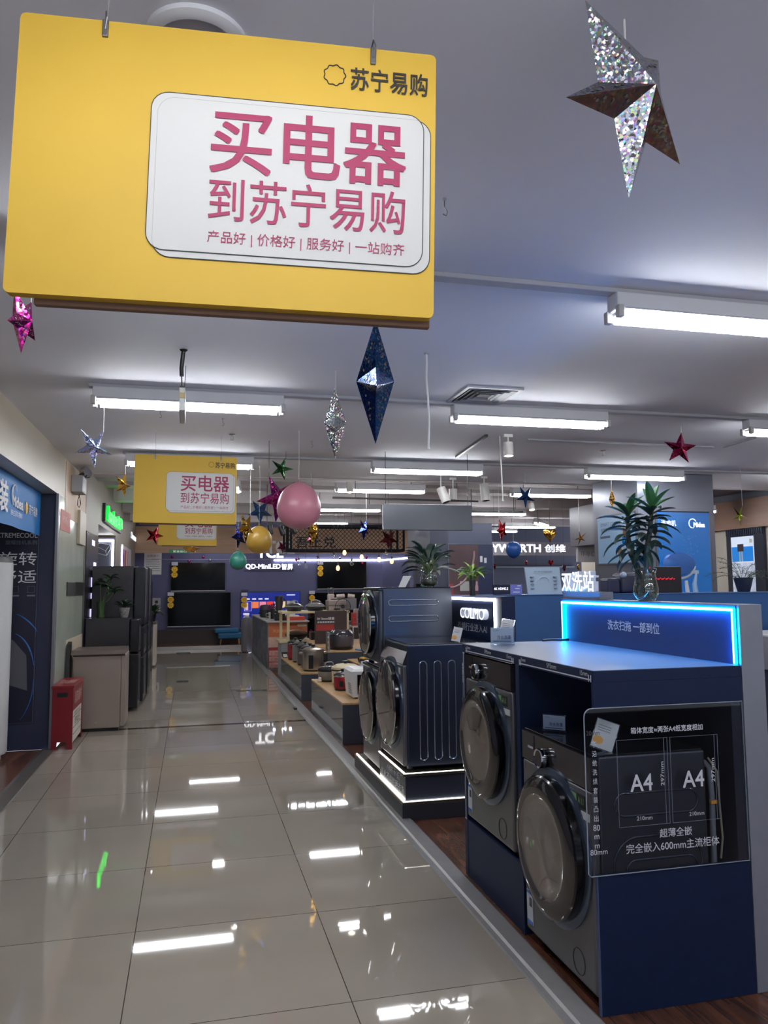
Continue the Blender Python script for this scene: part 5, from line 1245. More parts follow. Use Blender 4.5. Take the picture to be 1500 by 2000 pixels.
t = thing('side_panel', MB().box(1.325,1.42,17.7,17.78,0.0,0.86,0.004), M('panel_beige',(140,128,122),0.5), 'narrow beige upright panel with print between the grey purifier and the printed counter', 'board')
t = root('drum_stand', (2.2,14.8,0), 'black column and grey box seen behind the rack posts', 'display stand')
build(MB().lathe([(0.16,0),(0.15,0.9),(0.17,1.03)], (2.30,14.8,0), (0,0,1), 26), 'column', BLACKG, t, True)
build(B(2.48,2.80,14.6,15.0,0.0,0.92,0.005), 'grey_case', M('case_grey',(96,96,100),0.4), t)
build(B(2.45,2.85,14.57,15.03,0.92,1.0,0.004), 'case_lid', M('case_lid_grey',(120,120,122),0.4), t)
t = root('coffee_maker', (2.25,14.8,1.03), 'dark pot with a chrome lid on the black column behind the rack', 'kettle')
build(MB().lathe([(0.09,0),(0.11,0.1),(0.115,0.14)], (2.30,14.8,1.03), (0,0,1), 22), 'body', DKP, t, True)
build(MB().lathe([(0.12,0.14),(0.10,0.17),(0.02,0.185),(0,0.185)], (2.30,14.8,1.03), (0,0,1), 22), 'lid', CHROME, t, True)
t = root('white_price_board', (1.72,15.3,1.1), 'small white card with print on the printed counter, in front of the lit television', 'price card')
build(B(1.80,1.98,15.3,15.31,0.865,1.20,0.002), 'card', PAPER, t); build(B(1.84,1.95,15.297,15.30,1.06,1.14), 'print', M('print_mid',(130,120,124)), t)

# mesh cage with metal letters and the bulbs below it
CAGE = M('cage_metal', (14,14,18), 0.7, spec=0.12)
t = root('mesh_cage', (2.62,13.6,2.10), 'dark suspended mesh cage with cut metal characters', 'hanging cage')
fr = MB(); x0,x1,y0,y1,z0,z1 = 1.60,3.70,13.5,13.95,2.11,2.54
for z in (z0,z1):
    for y in (y0,y1): fr.box(x0,x1,y-0.02,y+0.02,z-0.022,z+0.022)
    for x in (x0,x1): fr.box(x-0.02,x+0.02,y0,y1,z-0.022,z+0.022)
for x in (x0,x0+0.07,x1-0.12,x1):
    for y in (y0,y1): fr.box(x-0.018,x+0.018,y-0.018,y+0.018,z0,z1)
build(fr, 'frame', CAGE, t)
ms = MB(); st_ = 0.075; k = x0-(z1-z0)
while k < x1:
    for s in (1,-1):
        a = k if s>0 else k+(z1-z0); ax, az = a, z0; bx, bz = a+s*(z1-z0), z1
        # clip to the frame
        if ax < x0: az += (x0-ax)*(1 if s>0 else -1)*(1 if s>0 else 1); ax = x0
        if s>0:
            if k < x0: ax, az = x0, z0+(x0-k)
            if bx > x1: bz = z0+(x1-k); bx = x1
        else:
            if a > x1: ax, az = x1, z0+(a-x1)
            else: ax, az = a, z0
            if bx < x0: bz = z0+(a-x0); bx = x0
        if bz-az > 0.01: ms.tube([(ax,y0,az),(bx,y0,bz)],0.0042,4)
    k += st_
build(ms, 'mesh', CAGE, t)
bk = MB(); k = x0
text('吾土兑', (2.10,13.47,2.245), '-y', 0.70, 0.19, M('cut_metal',(12,12,16),0.7,spec=0.12), t, 'metal_characters', 0.01, 0.02)
hg = MB()
for x in (1.75,3.55):
    for y in (y0,y1): hg.cyl((x,y,z1),(x,y,3.148),0.006,seg=6)
build(hg, 'hanger_rod', CAGE, t)
WARM = M('lit_warm_bulb', (255,210,150), 0.3, emit=4.0, ecol=(255,190,110))
for (x, z, lit, lb) in ((1.791,1.882,0,'unlit hanging filament bulb, leftmost of the row, dull amber'),(1.902,1.829,0,'unlit clear hanging bulb, second from the left'),(2.126,1.917,0,'unlit hanging bulb third from the left, beside a yellow tag'),(2.405,1.985,0,'small unlit hanging bulb directly above the lowest lit one'),
                    (2.47,1.792,1,'lit warm hanging bulb, the lowest of the row'),(2.587,2.06,1,'lit warm hanging bulb against the lower edge of the mesh cage'),(2.716,1.872,0,'unlit clear teardrop bulb in the middle of the row'),(2.894,1.985,1,'lit warm hanging bulb right of the clear teardrop bulb'),
                    (3.208,1.939,1,'lit hanging bulb overlapping the white light strip'),(3.436,1.908,1,'lit warm hanging bulb at the right end of the row'),(3.334,2.05,0,'unlit hanging bulb highest at the right, under the maroon star')):
    t = root('pendant_bulb', (x,13.35,z), lb, 'pendant bulb', 'filament bulbs on black cords')
    build(MB().cyl((x,13.35,z+0.075),(x,13.35,3.148),0.0025,seg=5), 'cord', BLACK, t)
    build(MB().lathe([(0.016,0.04),(0.018,0.075),(0.008,0.09)], (x,13.35,z), (0,0,1), 12), 'lamp_holder', BLACK, t, True)
    build(MB().lathe([(0,-0.045),(0.02,-0.038),(0.033,-0.012),(0.03,0.012),(0.016,0.042)], (x,13.35,z), (0,0,1), 18), 'glass_bulb', WARM if lit else GLASS, t, True)

# ================================================================== washing machines
WB = M('washer_graphite', (66,68,76), 0.3, metal=0.55, noise=0.02, nscale=8)
WB2 = M('washer_titanium', (104,104,108), 0.3, metal=0.6, noise=0.02, nscale=8)
DGL = M('tinted_door_glass', (86,84,83), 0.04, metal=0.75)
DGL2 = M('tinted_door_glass_inner', (138,133,130), 0.05, metal=0.75)
DRING = M('door_ring_black', (10,10,12), 0.12)
BEZ = M('door_bezel_blue_grey', (92,104,124), 0.25, metal=0.7)
def washer(name, loc, W, D, H, label, group, dz, dr, body=WB, front=WB2, panel_h=0.12, knob=None, slope=0.0, grooves=None, extras=True, two_zone=True, bulge=0.075, cat='washing machine'):
    """front at local x=0 looking along -x, width along +y, depth along +x"""
    t = root(name, loc, label, cat, group, local=False); LOCAL.add(t)
    f = H-panel_h
    b = MB().box(0.03, D, 0, W, 0.02, H, 0.008)
    build(b, 'cabinet', body, t)
    fp = MB().box(0.0, 0.032, 0.002, W-0.002, 0.025, f-0.003, 0.012, 3)
    build(fp, 'front_panel', front, t)
    cp = MB().hexa([(0.0,0.002,f),(0.0,W-0.002,f),(0.05,W-0.002,f),(0.05,0.002,f),(0.0+slope,0.002,H-0.004),(0.0+slope,W-0.002,H-0.004),(0.06+slope,W-0.002,H+0.0),(0.06+slope,0.002,H+0.0)])
    cpo = build(cp, 'control_panel', M('washer_panel_gloss', (52,52,58), 0.12, metal=0.4), t)
    build(B(0.012+slope,D-0.01,0.004,W-0.004,H,H+0.006,0.003), 'top_panel', M('washer_top_gloss', (26,28,34), 0.1), t)
    k = MB()
    for a in (0.06, D-0.06):
        for c in (0.06, W-0.06): k.cyl((a,c,0),(a,c,0.03),0.022)
    build(k, 'foot', BLACK, t)
    c = (0.0, W/2, dz)
    build(MB().lathe([(dr+0.028,-0.004),(dr+0.028,0.008),(dr+0.012,0.014),(dr-0.01,0.014)], c, (-1,0,0), 56), 'door_bezel', BEZ, t, True)
    dring = build(MB().lathe([(dr-0.012,0.010),(dr,0.016),(dr,bulge*0.62),(dr-0.006,bulge*0.70)], c, (-1,0,0), 64), 'door_ring', DRING, t, True)
    if two_zone:
        build(MB().lathe([(dr-0.006,bulge*0.70),(dr-0.02,bulge*0.80),(dr*0.76,bulge*0.92),(dr*0.74,bulge*0.90)], c, (-1,0,0), 64, cap=False), 'door_glass_rim', DGL, t, True)
        build(MB().lathe([(dr*0.74,bulge*0.90),(dr*0.70,bulge*0.82),(dr*0.62,bulge*0.80),(dr*0.3,bulge*0.92),(0,bulge*0.96)], c, (-1,0,0), 64, cap=False), 'door_glass', DGL2, t, True)
    else:
        build(MB().lathe([(dr-0.006,bulge*0.70),(dr-0.02,bulge*0.82),(dr*0.6,bulge*0.97),(0,bulge*1.02)], c, (-1,0,0), 64, cap=False), 'door_glass', DGL2, t, True)
        build(MB().lathe([(dr-0.004,bulge*0.66),(dr+0.003,bulge*0.72),(dr-0.008,bulge*0.79)], c, (-1,0,0), 64, cap=False), 'door_trim', CHROME, t, True)
    if knob:
        ky, kz, kr = knob
        d = (-1,0,0)
        kn = build(MB().lathe([(kr*1.05,-0.002),(kr*1.05,0.004),(kr,0.004),(kr,0.026),(kr*0.93,0.03)], (slope*0.5,ky,kz), d, 36), 'dial', BLACKG, t, True)
        build(MB().lathe([(kr*0.80,0.0295),(kr*0.98,0.033),(kr*1.03,0.027),(kr*1.03,0.012)], (slope*0.5,ky,kz), d, 36, cap=False), 'chrome_ring', CHROME, kn, True)
        build(MB().lathe([(kr*0.8,0.028),(0,0.026)], (slope*0.5,ky,kz), d, 30, cap=False), 'display', BLACKG, kn, True)
        build(MB().tube([(slope*0.3-0.002,ky+0.10,f+0.01),(slope-0.002,ky+0.10,H-0.01)],0.0015,5), 'drawer_seam', BLACK, cpo)
    if extras:
        s = MB().box(-0.003,0.001,0.045,0.145,f-0.075,f-0.028,0.002)
        st = build(s, 'feature_sticker', M('sticker_dark', (24,30,28), 0.4), t)
        build(B(-0.0045,-0.003,0.108,0.142,f-0.071,f-0.032), 'green_mark', M('sticker_light_green', (104,160,98), 0.5), st)
        text('A 1.1', (-0.003,0.075,f-0.05), '-x', 0.04, 0.022, M('sticker_green_ink',(170,214,150),0.5), st, 'sticker_lettering')
        build(B(-0.0025,0.001,0.015,0.085,f-0.112,f-0.085), 'white_label', M('label_white', (196,200,200), 0.5), t)
        en = build(B(-0.0025,0.001,W-0.075,W-0.02,0.06,0.19), 'energy_label', M('energy_white', (206,212,222), 0.5), t)
        build(B(-0.0035,-0.0025,W-0.073,W-0.022,0.06,0.072).box(-0.0035,-0.0025,W-0.073,W-0.022,0.178,0.189), 'blue_band', M('label_blue', (50,110,190), 0.5), en)
        build(B(-0.0035,-0.0025,W-0.068,W-0.045,0.13,0.165), 'dark_mark', M('label_ink', (60,60,66), 0.5), en)
        build(MB().tube([(-0.001,0.13+0.045*math.cos(2*PI*k/28),0.095+0.045*math.sin(2*PI*k/28)) for k in range(28)],0.0014,5,closed=True), 'filter_cover', M('seam_dark',(36,36,40),0.5), t)
        text('COLMO', (slope*0.5-0.001,W-0.09,H-panel_h*0.52), '-x', 0.05, 0.009, WHITEP, cpo, 'brand_lettering', 0.02)
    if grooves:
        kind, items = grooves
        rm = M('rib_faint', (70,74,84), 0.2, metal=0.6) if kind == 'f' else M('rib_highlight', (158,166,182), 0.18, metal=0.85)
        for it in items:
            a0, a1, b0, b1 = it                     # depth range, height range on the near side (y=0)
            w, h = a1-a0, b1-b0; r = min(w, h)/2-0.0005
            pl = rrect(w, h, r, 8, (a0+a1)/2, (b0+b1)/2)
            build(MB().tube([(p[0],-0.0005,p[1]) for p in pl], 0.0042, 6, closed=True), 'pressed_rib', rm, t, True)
    return t

WG2 = 'dark front-loading washing machines'
washer('washing_machine', (1.405,3.325,0.285), 0.605, 0.50, 0.85, 'graphite front-loading washing machine raised on the navy plinth in the left cabinet bay', WG2, 0.453, 0.262, knob=(0.40,0.777,0.037))
washer('washing_machine', (1.40,2.605,0.025), 0.60, 0.47, 0.85, 'graphite front-loading washing machine on the floor behind the clear acrylic panel, nearest the camera', WG2, 0.452, 0.265, knob=(0.375,0.77,0.038),
       grooves=('f', [(0.09,0.43,0.635,0.715),(0.10,0.60,0.30,0.55)][:1]+[(0.08,0.44,0.36,0.56),(0.13,0.42,0.40,0.48)]))
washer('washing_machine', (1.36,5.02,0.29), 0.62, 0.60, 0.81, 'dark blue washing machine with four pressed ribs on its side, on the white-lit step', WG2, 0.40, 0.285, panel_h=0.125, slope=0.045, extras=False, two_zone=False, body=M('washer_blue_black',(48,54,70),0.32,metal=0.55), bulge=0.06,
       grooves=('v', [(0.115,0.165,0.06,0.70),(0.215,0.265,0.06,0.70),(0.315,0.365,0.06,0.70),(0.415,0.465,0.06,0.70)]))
for o in list(bpy.data.objects):
    if o.name.startswith('washing_machine') and o.get('label','').startswith('dark blue'):
        build(B(-0.0025,0.001,0.055,0.10,0.615,0.655), 'white_label', M('label_white',(196,200,200)), o)
washer('washing_machine', (1.37,5.72,0.115), 0.58, 0.58, 0.765, 'lower machine of the stacked pair behind the blue washer, only its round door showing', WG2, 0.452, 0.262, extras=False, two_zone=False, bulge=0.06, panel_h=0.02)
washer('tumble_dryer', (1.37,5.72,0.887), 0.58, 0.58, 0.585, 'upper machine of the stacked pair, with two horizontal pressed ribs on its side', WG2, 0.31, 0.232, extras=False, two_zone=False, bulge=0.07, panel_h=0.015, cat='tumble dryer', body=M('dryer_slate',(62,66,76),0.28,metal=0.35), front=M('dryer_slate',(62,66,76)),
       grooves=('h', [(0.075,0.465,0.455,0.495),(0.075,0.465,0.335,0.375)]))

# ---- navy cabinet with two bays
t = root('washer_cabinet', (1.72,3.285,0), 'navy display cabinet with two washer bays, white measurement lines and a tall back panel', 'display cabinet')
build(B(1.41,2.03,2.585,3.985,1.14,1.182,0.0015), 'top_panel', NAVY, t)
build(B(1.412,2.03,2.587,3.983,1.1822,1.1835), 'top_surface', M('satin_top', (104,112,126), 0.42, spec=0.3), t)
build(B(1.41,2.03,3.945,3.985,0,1.14,0.0015), 'side_panel', NAVY, t)
build(B(1.41,2.03,3.245,3.285,0,1.14,0.0015), 'side_panel', NAVY, t)
build(B(1.41,2.03,2.585,2.601,1.048,1.14,0.001), 'upper_end_panel', NAVY, t)
build(B(1.405,2.03,2.585,2.601,0.0,0.470,0.001), 'lower_end_panel', NAVY, t)
build(B(1.402,1.405,2.585,2.601,0.0,0.47), 'panel_edge', M('navy_edge', (66,84,122), 0.4), t)
build(B(1.412,2.0,3.285,3.945,0.0,0.283,0.001), 'bay_plinth', NAVY, t)
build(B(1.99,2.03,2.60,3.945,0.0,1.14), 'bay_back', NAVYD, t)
ml = MB()
def meas(y0, y1, z):
    ml.box(1.4085,1.4095,y0,y1,z-0.0022,z+0.0022)
for (a, b) in ((3.925,3.30),(3.235,2.60)):
    meas(b, a, 1.149)
    for y in (a, a-0.016, b, b+0.016): ml.box(1.4085,1.4095,y-0.0025,y+0.0025,1.1415,1.166)
ml.box(1.4085,1.4095,3.962,3.967,0.285,1.135)
for z in (0.285,1.135): ml.box(1.4085,1.4095,3.952,3.977,z-0.0025,z+0.0025)
build(ml, 'measurement_line', GREYT, t)
for (a, b) in ((3.925,3.30),(3.235,2.60)):
    text('15mm', (1.4092,a-0.042,1.168), '-x', 0.050, 0.015, GREYT, t, 'measurement_lettering')
    text('595mm', (1.4092,(a+b)/2,1.168), '-x', 0.085, 0.019, GREYT, t, 'measurement_lettering')
    text('15mm', (1.4092,b+0.050,1.168), '-x', 0.056, 0.017, GREYT, t, 'measurement_lettering')
text('850mm', (1.4092,3.977,1.03), '-x', 0.10, 0.016, GREYT, t, 'measurement_lettering', frm=((0,0,-1),(0,-1,0)))
build(B(2.034,2.135,2.585,4.07,0,1.412,0.002), 'back_panel', GREYP, t)
build(B(2.030,2.034,2.60,4.06,1.184,1.408), 'navy_face', M('navy_glow_tint',(32,62,118),0.45,noise=0.04,nscale=30), t)  # navy face coloured brighter blue to imitate the glow of the strips
build(B(2.018,2.030,2.61,4.035,1.386,1.398,0.003), 'light_strip', LEDB, t)
build(B(2.018,2.030,4.020,4.033,1.186,1.386,0.003), 'light_strip', LEDB, t)
build(B(2.018,2.030,2.600,2.613,1.186,1.398,0.003), 'light_strip', LEDB, t)
build(B(2.0165,2.0182,2.601,4.032,1.3872,1.397), 'light_core', LEDC, t)
build(B(2.0165,2.0182,4.023,4.030,1.188,1.3885), 'light_core', LEDC, t)
build(B(2.0165,2.0182,2.603,2.610,1.188,1.3885), 'light_core', LEDC, t)
text('洗衣扫拖 一部到位', (2.0298,3.33,1.292), '-x', 0.445, 0.048, M('soft_white_print', (240,244,250), 0.5), t, 'slogan_lettering', 0.008)

# ---- clear acrylic panel with printing
t = root('acrylic_panel', (1.69,2.578,0.474), 'clear acrylic sheet with white printing in front of the near washing machine', 'acrylic panel')
Y0 = 2.577
OUT = [(0.3275,-0.289),(0.3275,0.289),(-0.2975,0.289)] + [(-0.2975+0.03*math.cos(PI/2+PI/2*i/6),0.259+0.03*math.sin(PI/2+PI/2*i/6)) for i in range(1,7)] + [(-0.3275,-0.279),(-0.3175,-0.289)]
build(MB().prism(OUT, (1.6935,Y0,0.762), (1,0,0), (0,0,1), -0.006), 'sheet', ACRY, t)
build(ringline(OUT, (1.6935,Y0+0.002,0.762), (1,0,0), (0,0,1), 0.0022), 'polished_edge', ACRYE, t)
pr = M('sheet_print', (216,220,232), 0.55)
text('箱体宽度≈两张A4纸宽度相加', (1.697,Y0,0.966), '-y', 0.297, 0.023, pr, t, 'printed_lettering', 0.008)
for (x0, x1) in ((1.49,1.694),(1.706,1.905)):
    for o in (0.0, -0.014):
        build(ringline([(x0,0.632),(x1+o,0.632),(x1+o,0.935),(x0,0.935)], (0,Y0-0.0012,0), (1,0,0), (0,0,1), 0.0012), 'sheet_outline', M('outline_print',(120,130,150),0.4), t)
    text('A4', ((x0+x1)/2-0.008,Y0,0.782), '-y', 0.088, 0.058, pr, t, 'printed_lettering', 0.01)
    text('297mm', (x1-0.024,Y0,0.808), '-y', 0.085, 0.014, pr, t, 'printed_lettering', frm=((0,0,1),(-1,0,0)))
    text('210mm', ((x0+x1)/2,Y0,0.658), '-y', 0.062, 0.014, pr, t, 'printed_lettering')
text('超薄全嵌', (1.716,Y0,0.600), '-y', 0.132, 0.031, pr, t, 'printed_lettering', 0.004)
text('完全嵌入600mm主流柜体', (1.704,Y0,0.556), '-y', 0.38, 0.033, pr, t, 'printed_lettering', 0.004)
for i, s in enumerate(('下','沿','统','洗','烘','套','装','凸','出','80','m','m')):
    text(s, (1.401,Y0,0.925-i*0.0318), '-y', 0.017 if len(s)==1 and s!='m' else (0.026 if s=='80' else 0.019), 0.021 if s!='m' else 0.013, pr, t, 'printed_lettering')
text('20mm', (1.398,Y0,0.966), '-y', 0.052, 0.016, M('dark_print',(70,74,86),0.5), t, 'printed_lettering')
text('80mm', (1.407,Y0,0.556), '-y', 0.066, 0.019, pr, t, 'printed_lettering')
t = root('drain_hose', (1.93,2.62,0.47), 'grey hose hanging behind the clear acrylic panel', 'hose')
build(MB().tube([(1.90,2.66,0.82),(1.915,2.645,0.80),(1.918,2.64,0.70),(1.912,2.635,0.55),(1.905,2.63,0.02)], 0.011, 10), 'hose', M('hose_grey',(120,122,130),0.45), t, True)
build(MB().tube([(1.90,2.63,0.84),(1.93,2.62,0.79),(1.932,2.615,0.66),(1.938,2.615,0.55),(1.930,2.62,0.475)], 0.004, 8), 'power_cord', M('cord_pale',(150,140,120),0.5), t, True)
build(B(1.902,1.928,2.622,2.634,0.672,0.684), 'orange_tag', M('orange_tag',(236,160,60),0.5), t)

# ---- price stands
def price_block(loc, w, h, rot, label, tint=None):
    t = root('price_stand', loc, label, 'price stand', 'clear price stands on the washers', rot=(0,0,rot), local=True)
    build(B(-w/2,w/2,0,0.022,0,h,0.002), 'acrylic_block', glass('block_acrylic',(0.80,0.88,0.96),0.25), t)
    build(B(-w/2+0.005,w/2-0.005,0.008,0.0095,0.008,h-0.006), 'card', M('card_paleblue',(206,216,232),0.5), t)
    text('冷水洗漂', (0.008,0.0075,h*0.42), '-y', w*0.55, h*0.22, M('card_blue_ink',(60,84,150),0.5), t, 'card_lettering', 0.01)
    text('COLMO', (-w*0.27,0.0075,h*0.80), '-y', w*0.22, h*0.08, M('card_grey_ink',(90,96,110),0.5), t, 'card_lettering')
    build(B(-w*0.38,w*0.36,0.0065,0.0072,h*0.18,h*0.22), 'print_line', M('card_blue_ink',(60,84,150)), t)
    return t
price_block((1.475,3.05,0.882), 0.105, 0.072, -0.80, 'clear acrylic price block on top of the near washing machine, inside the cabinet bay')
price_block((1.565,3.80,1.184), 0.125, 0.092, -0.35, 'clear blue-tinted price block on the navy cabinet top, at its far corner')
def slant_card(loc, w, h, rot, lean, roll, label):
    t = root('slanted_price_card', loc, label, 'price card', 'slanted price cards on the washers', rot=(lean,roll,rot), local=True)
    build(B(-w/2,w/2,0,0.003,0.0,h,0.001), 'clear_holder', glass('block_acrylic',(0.80,0.88,0.96)), t)
    build(B(-w/2+0.003,w/2-0.003,-0.0012,-0.0002,0.006,h-0.004), 'card', M('card_pale_grey',(206,206,206),0.55), t)
    build(MB().lathe([(h*0.17,0),(0,0.0004)], (-w*0.22,-0.0014,h*0.30), (0,-1,0), 20, sx=1.0, sy=0.8), 'product_picture', M('card_orange',(222,164,84),0.5), t)
    ln = MB()
    for k in range(3): ln.box(-w*0.36,w*0.2,-0.0020,-0.0014,h*(0.62+k*0.08),h*(0.635+k*0.08))
    build(ln, 'print_line', M('card_grey_ink',(90,96,110)), t)
    build(B(-w/2,w/2,-0.02,0.0,0.0,0.003), 'foot_lip', glass('block_acrylic',(0.80,0.88,0.96)), t)
    return t
slant_card((1.475,2.665,0.884), 0.085, 0.112, -0.55, -0.25, 0.30, 'slanted price card with orange picture seen through the left end of the acrylic panel')
slant_card((1.62,3.915,1.192), 0.075, 0.125, -0.75, -0.35, 0.12, 'slanted price card with orange picture behind the blue-tinted price block')
slant_card((1.755,5.10,1.103), 0.07, 0.11, -0.75, -0.35, 0.12, 'slanted price card on top of the dark blue washing machine')
t = root('black_cable', (1.98,4.02,1.19), 'short black cable lying at the far edge of the navy cabinet top', 'cable')
build(MB().tube([(1.86,3.95,1.19),(1.92,3.965,1.192),(1.98,3.955,1.19),(2.02,3.96,1.19)], 0.006, 8), 'cable_body', BLACK, t, True)

# ---- lit two-step plinth
t = root('lit_plinth', (1.70,5.69,0), 'dark two-step washer plinth with glowing white edges', 'display plinth')
PLD = M('plinth_dark', (44,46,54), 0.4, noise=0.04, nscale=20)
build(B(1.327,2.03,4.935,6.44,0,0.095,0.002), 'lower_step', PLD, t)
build(B(1.327,2.03,4.935,6.44,0.095,0.113,0.002), 'lower_trim', M('trim_bronze',(96,88,80),0.3,metal=0.6), t)
build(B(1.355,2.03,4.96,5.66,0.113,0.272,0.002), 'upper_step', M('plinth_slate_satin',(64,70,84),0.25,metal=0.4), t)
build(B(1.337,2.03,4.94,5.66,0.272,0.288,0.002), 'upper_trim', M('trim_bronze',(96,88,80)), t)
LEDP = M('plinth_led', (255,255,245), 0.4, emit=5.0, ecol=(255,252,238))
build(B(1.340,1.350,4.945,6.43,0.113,0.119).box(1.340,2.03,4.946,4.955,0.113,0.117), 'light_strip', LEDP, t)
build(B(1.342,1.352,4.945,5.65,0.288,0.294).box(1.345,2.03,4.945,4.953,0.288,0.292), 'light_strip', LEDP, t)
text('AI烘干衣', (1.3545,5.27,0.238), '-x', 0.34, 0.052, M('plinth_print',(232,234,238),0.5), t, 'lettering', 0.0)
text('从此不用晾晒衣服', (1.3545,5.30,0.168), '-x', 0.62, 0.055, M('plinth_print',(176,182,186)), t, 'lettering', 0.0)

# ---- back panel of the lit plinth with extruded letters
t = root('lettered_back_panel', (2.08,5.7,0), 'navy back panel with white light border and glowing raised letters behind the blue washer', 'display panel')
build(B(2.032,2.13,4.935,6.5,0,1.412,0.002), 'panel', NAVY, t)
build(B(2.020,2.032,5.04,6.40,1.378,1.398,0.003), 'light_strip', LEDW, t)
build(B(2.020,2.032,5.035,5.055,1.10,1.398,0.003), 'light_strip', LEDW, t)
text('COLMO', (2.031,5.42,1.283), '-x', 0.50, 0.075, LITW, t, 'raised_letters', 0.0, 0.035, side=LSIDE)
text('引领行业进入AI', (2.0315,5.52,1.178), '-x', 0.62, 0.06, GREYT, t, 'slogan_lettering')

# ================================================================== right side background
BLUEC = M('blue_counter_laminate', (36,78,130), 0.4, noise=0.03, nscale=8)
t = root('blue_counter', (4.2,6.1,0), 'long plain blue counter wall running across behind the navy cabinet', 'counter')
build(B(2.14,6.4,6.0,6.12,0,1.40,0.002), 'front_panel', BLUEC, t)
build(B(2.14,6.4,5.995,6.30,1.40,1.408,0.002), 'top_edge', M('counter_edge_blue',(58,92,150),0.35), t)
build(B(2.14,6.4,6.12,6.28,0,1.40), 'rear_core', NAVYD, t)
t = root('grey_counter', (4.9,5.3,0), 'pale grey low counter block at the right edge beside the navy cabinet', 'counter')
build(B(4.46,5.6,5.2,5.9,0.80,1.06,0.003), 'upper_block', M('pale_counter',(166,164,172),0.4), t)
build(B(4.50,5.6,5.24,5.9,0,0.80,0.003), 'lower_block', M('dark_counter',(64,66,76),0.4), t)
build(B(4.455,5.6,5.195,5.9,1.06,1.075,0.002), 'top_edge', WHITE, t)
build(B(4.47,5.6,5.215,5.23,0.74,0.755), 'metal_line', ALU, t)

# glowing three-character sign on the back panel top
t = root('glowing_letter_sign', (2.085,3.9,1.412), 'glowing white three-character block sign on top of the navy cabinet back panel', 'letter sign')
build(B(2.045,2.125,3.655,4.06,1.412,1.452,0.002), 'base', M('sign_base_grey',(112,118,134),0.4), t)
text('双洗站', (2.065,3.87,1.508), '-x', 0.36, 0.105, LITW, t, 'raised_letters', 0.008, 0.03, side=LSIDE)

# price board and little screen on the blue counter
t = root('price_board', (2.88,6.1,1.408), 'pale grey-blue price board standing on the blue counter', 'price board')
build(MB().hexa([(2.735,6.06,1.408),(3.045,6.06,1.408),(3.045,6.075,1.408),(2.735,6.075,1.408),(2.725,6.10,1.635),(3.045,6.10,1.635),(3.045,6.115,1.635),(2.725,6.115,1.635)]), 'board', M('board_pale_blue',(150,170,190),0.35), t)
text('五年只换不修 高端品质服务', (2.885,6.083,1.598), '-y', 0.17, 0.013, M('board_ink',(70,84,110),0.5), t, 'heading_lettering')
ln = MB()
for k in range(4):
    ln.box(2.765,2.79,6.055,6.0935,1.455+k*0.032,1.46+k*0.032); ln.box(2.975,3.0,6.055,6.0935,1.455+k*0.032,1.46+k*0.032)
build(ln, 'print_line', M('board_ink2',(104,124,148),0.5), t)
arc = [(2.885+0.055*math.cos(PI*i/14), 6.075, 1.50+0.055*math.sin(PI*i/14)) for i in range(15)]
build(MB().tube(arc,0.003,6), 'dome_drawing', M('board_light',(190,206,222),0.5), t)
t = root('small_screen', (2.60,6.1,1.408), 'low dark screen strip with white writing on the blue counter, left of the price board', 'display screen')
build(B(2.43,2.68,6.07,6.09,1.408,1.492,0.002), 'screen', M('strip_dark',(24,28,52),0.15), t)
text('4K HDMI2.2', (2.497,6.0695,1.458), '-y', 0.125, 0.020, LITW, t, 'lettering')
build(B(2.578,2.682,6.064,6.07,1.410,1.492), 'violet_card', M('violet_card',(86,92,160),0.4,emit=0.25), t)
build(B(2.60,2.66,6.062,6.064,1.425,1.432).box(2.62,2.66,6.062,6.064,1.455,1.462).box(2.64,2.67,6.062,6.064,1.478,1.483), 'card_print', WHITEP, t)

# display tower with wine picture
TOW = M('tower_slate', (84,90,108), 0.25, metal=0.3, noise=0.04, nscale=3)
t = root('display_tower', (3.1,8.8,0), 'tall slate-grey display tower with a brown coffee machine picture, right of the leafy plants', 'display tower')
build(B(2.64,3.40,8.5,9.1,0,2.20,0.003), 'casing', TOW, t)
build(B(2.64,2.86,8.495,8.5,1.3,2.2), 'dark_side_strip', M('tower_dark',(62,64,80),0.35), t)
build(B(2.86,3.22,8.49,8.5,1.30,1.95), 'picture_panel', M('picture_brown',(84,62,66),0.3,noise=0.3,nscale=2), t)
build(ringline([(2.855,1.30),(3.40,1.30),(3.40,1.955),(2.855,1.955)], (0,8.488,0), (1,0,0), (0,0,1), 0.006), 'picture_frame', M('frame_lilac',(112,114,136),0.4), t)
build(MB().tube([(2.87+0.30*math.cos(a),8.488,1.88+0.42*math.sin(a)) for a in [-PI*0.5+PI*0.5*i/10 for i in range(11)]],[0.012]*11,6), 'picture_curve', M('curve_pale',(150,128,130),0.4), t)
build(B(3.22,3.40,8.49,8.5,1.30,1.95), 'blue_panel', M('panel_deep_blue',(40,50,82),0.3), t)
build(B(2.99,3.10,8.486,8.49,1.42,1.53), 'drink_picture', M('drink_pale',(176,176,172),0.4), t)
build(B(2.86,2.91,8.486,8.49,1.32,1.50), 'red_corner', M('corner_red',(160,60,60),0.5), t)
for x in (3.125, 3.175): build(B(x,x+0.035,8.485,8.49,1.42,1.48).box(x+0.006,x+0.029,8.484,8.49,1.48,1.53), 'bottle_picture', M('bottle_pink',(190,156,170),0.4), t)
build(B(3.24,3.27,8.486,8.49,1.75,1.82).box(3.29,3.32,8.486,8.49,1.74,1.80), 'white_print', WHITEP, t)
t = root('grey_column', (2.75,10.2,0), 'narrow dark grey column beyond the display tower', 'column')
build(B(3.05,3.42,10.3,10.9,0,2.42,0.003), 'casing', M('column_dark',(66,68,84),0.35), t)
build(B(3.045,3.06,10.28,10.9,0,2.42), 'edge_strip', M('tower_dark',(62,64,80)), t)

